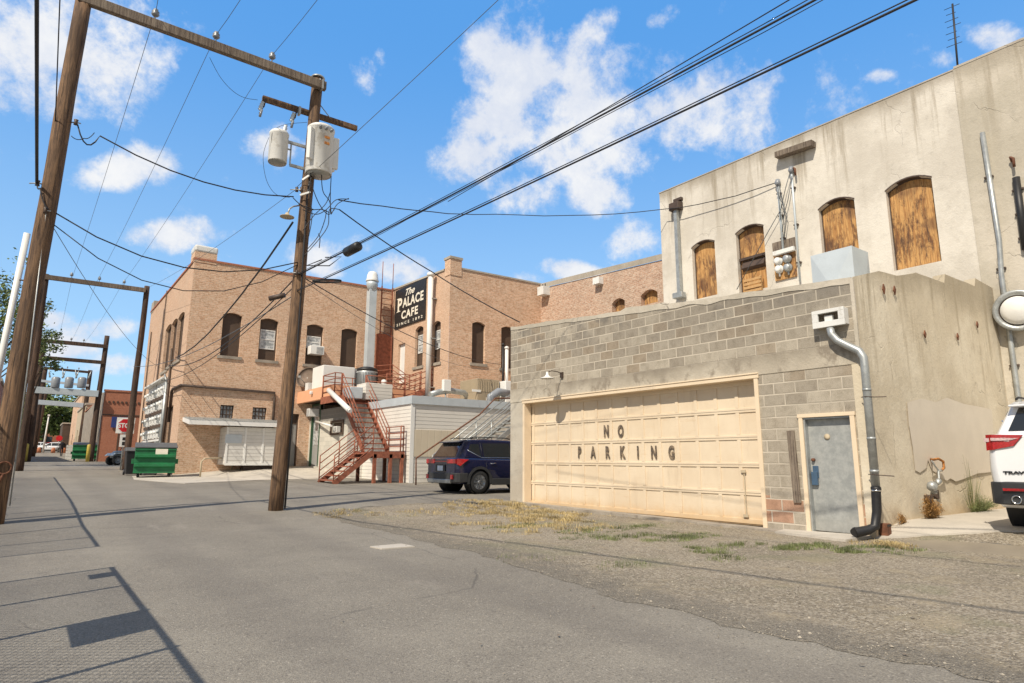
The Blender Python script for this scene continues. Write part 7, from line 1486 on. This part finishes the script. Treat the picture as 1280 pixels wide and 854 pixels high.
sky.sun_elevation = math.asin(-SUN.z); sky.sun_rotation = math.atan2(-SUN.x, -SUN.y); sky.altitude = 300; sky.air_density = 1.; sky.dust_density = .6; sky.ozone_density = 2.
tc = nt.nodes.new('ShaderNodeTexCoord').outputs['Generated']
clouds = [ # x, y, half width, half height, tilt (deg), strength   (placed as directions on the sky dome)
 (640,95,62,75,0,1.1),(615,150,60,50,20,1.),(590,195,52,34,0,.9),(610,60,45,32,0,1.),(665,60,30,30,0,.7),
 (760,130,75,75,-15,1.1),(840,150,105,62,12,1.1),(900,170,55,48,10,.9),(820,90,60,35,0,.8),(745,45,52,28,20,.55),(826,25,26,13,10,.5),
 (720,190,65,40,0,.8),(665,245,42,24,-10,.7),(745,245,40,26,0,.85),(800,300,32,28,0,.85),(720,342,48,14,-14,.9),(655,348,24,9,0,.6),
 (70,50,125,55,15,1.1),(130,75,70,55,0,1.),(60,120,95,30,0,.7),(150,115,50,35,0,.8),(190,75,35,26,0,.6),
 (165,210,52,26,15,.9),(220,295,75,19,5,.75),(150,290,30,12,0,.4),(462,98,24,26,-35,.8),(475,75,9,16,0,.6),(345,200,36,36,0,.55),(360,235,30,14,0,.5),
 (400,320,38,24,0,.85),(500,335,42,22,0,.9),(455,300,30,16,0,.5),(130,412,38,13,5,.6),(80,435,42,16,0,.7),(160,455,50,14,0,.55),(60,400,22,10,0,.4),(300,325,40,12,0,.4),
 (1250,52,42,20,-15,.85),(1190,72,18,12,0,.5),(1100,95,14,7,10,.4),(970,100,12,6,0,.3),(190,17,10,8,0,.3)]
acc = None
for (x, y, rw, rh, tl_, s_) in clouds:
    d = ray(x, y); c_ = d.normalized(); k = 1/d.length/F
    e = (rt-c_*rt.dot(c_)).normalized(); g_ = (up-c_*up.dot(c_)); g_ = (g_-e*g_.dot(e)).normalized()
    a_ = R(tl_); u_ = e*math.cos(a_)+g_*math.sin(a_); v_ = -e*math.sin(a_)+g_*math.cos(a_)
    def dot(vec, r_):
        n = nt.nodes.new('ShaderNodeVectorMath'); n.operation = 'DOT_PRODUCT'; nt.links.new(tc, n.inputs[0]); n.inputs[1].default_value = vec/(r_*k); return n.outputs['Value']
    dx, dy = dot(u_, rw*1.22), dot(v_, rh*1.22)
    m = t.math('MULTIPLY_ADD', dy, dy, t.math('MULTIPLY', dx, dx)); m = t.math('SUBTRACT', 1., m)
    m = t.math('MULTIPLY', t.math('MAXIMUM', m, -1.2), s_)
    acc = m if acc is None else t.math('SMOOTH_MAX', acc, m, .35)
n1 = t.noise(6.5, 10, tc, .60, .15); n2 = t.noise(20., 9, tc, .68, .1); n3 = t.noise(3., 5, tc, .55)
# scattered clouds elsewhere on the dome
far = t.math('MULTIPLY', t.ss(t.noise(2.2, 6, tc, .6), .60, .72), .0)
dn = t.math('ADD', acc, t.math('MULTIPLY', t.math('SUBTRACT', n1, .5), 3.3)); dn = t.math('ADD', dn, t.math('MULTIPLY', t.math('SUBTRACT', n2, .5), 2.0))
alpha = t.ss(dn, .10, .95); 
shade = t.ss(t.math('ADD', t.math('MULTIPLY', t.math('SUBTRACT', n3, .5), 2.2), t.math('ADD', t.math('MULTIPLY', dn, .18), t.math('MULTIPLY', t.math('SUBTRACT', n2, .5), 1.4))), -.35, .7)
zz_ = t.xyz(tc)[2]
grad = t.mix(t.ss(zz_, -.02, .62), (.50,.74,.94), (.115,.39,.88)); 
skc = t.mix(.78, t.mix(1., sky.outputs[0], (.115, .19, .24), 'MULTIPLY'), grad)
# unseen sky behind the camera: dimmed, warm grey cloud added to neutralise fill
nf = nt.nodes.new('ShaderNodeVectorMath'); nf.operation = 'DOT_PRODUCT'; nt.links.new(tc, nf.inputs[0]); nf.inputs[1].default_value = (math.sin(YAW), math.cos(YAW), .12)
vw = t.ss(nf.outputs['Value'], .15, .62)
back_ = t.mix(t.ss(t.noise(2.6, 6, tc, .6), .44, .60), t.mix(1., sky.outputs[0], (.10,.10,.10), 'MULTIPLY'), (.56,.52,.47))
cl = t.mix(shade, (.72, .77, .88), (.96, .96, .96))
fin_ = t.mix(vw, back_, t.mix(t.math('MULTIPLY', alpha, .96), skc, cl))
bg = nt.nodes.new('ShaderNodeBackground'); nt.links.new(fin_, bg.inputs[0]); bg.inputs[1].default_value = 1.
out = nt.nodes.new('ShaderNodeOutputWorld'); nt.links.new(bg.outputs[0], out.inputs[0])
scene.view_settings.view_transform = 'Standard'; scene.view_settings.look = 'None'; scene.view_settings.exposure = 0
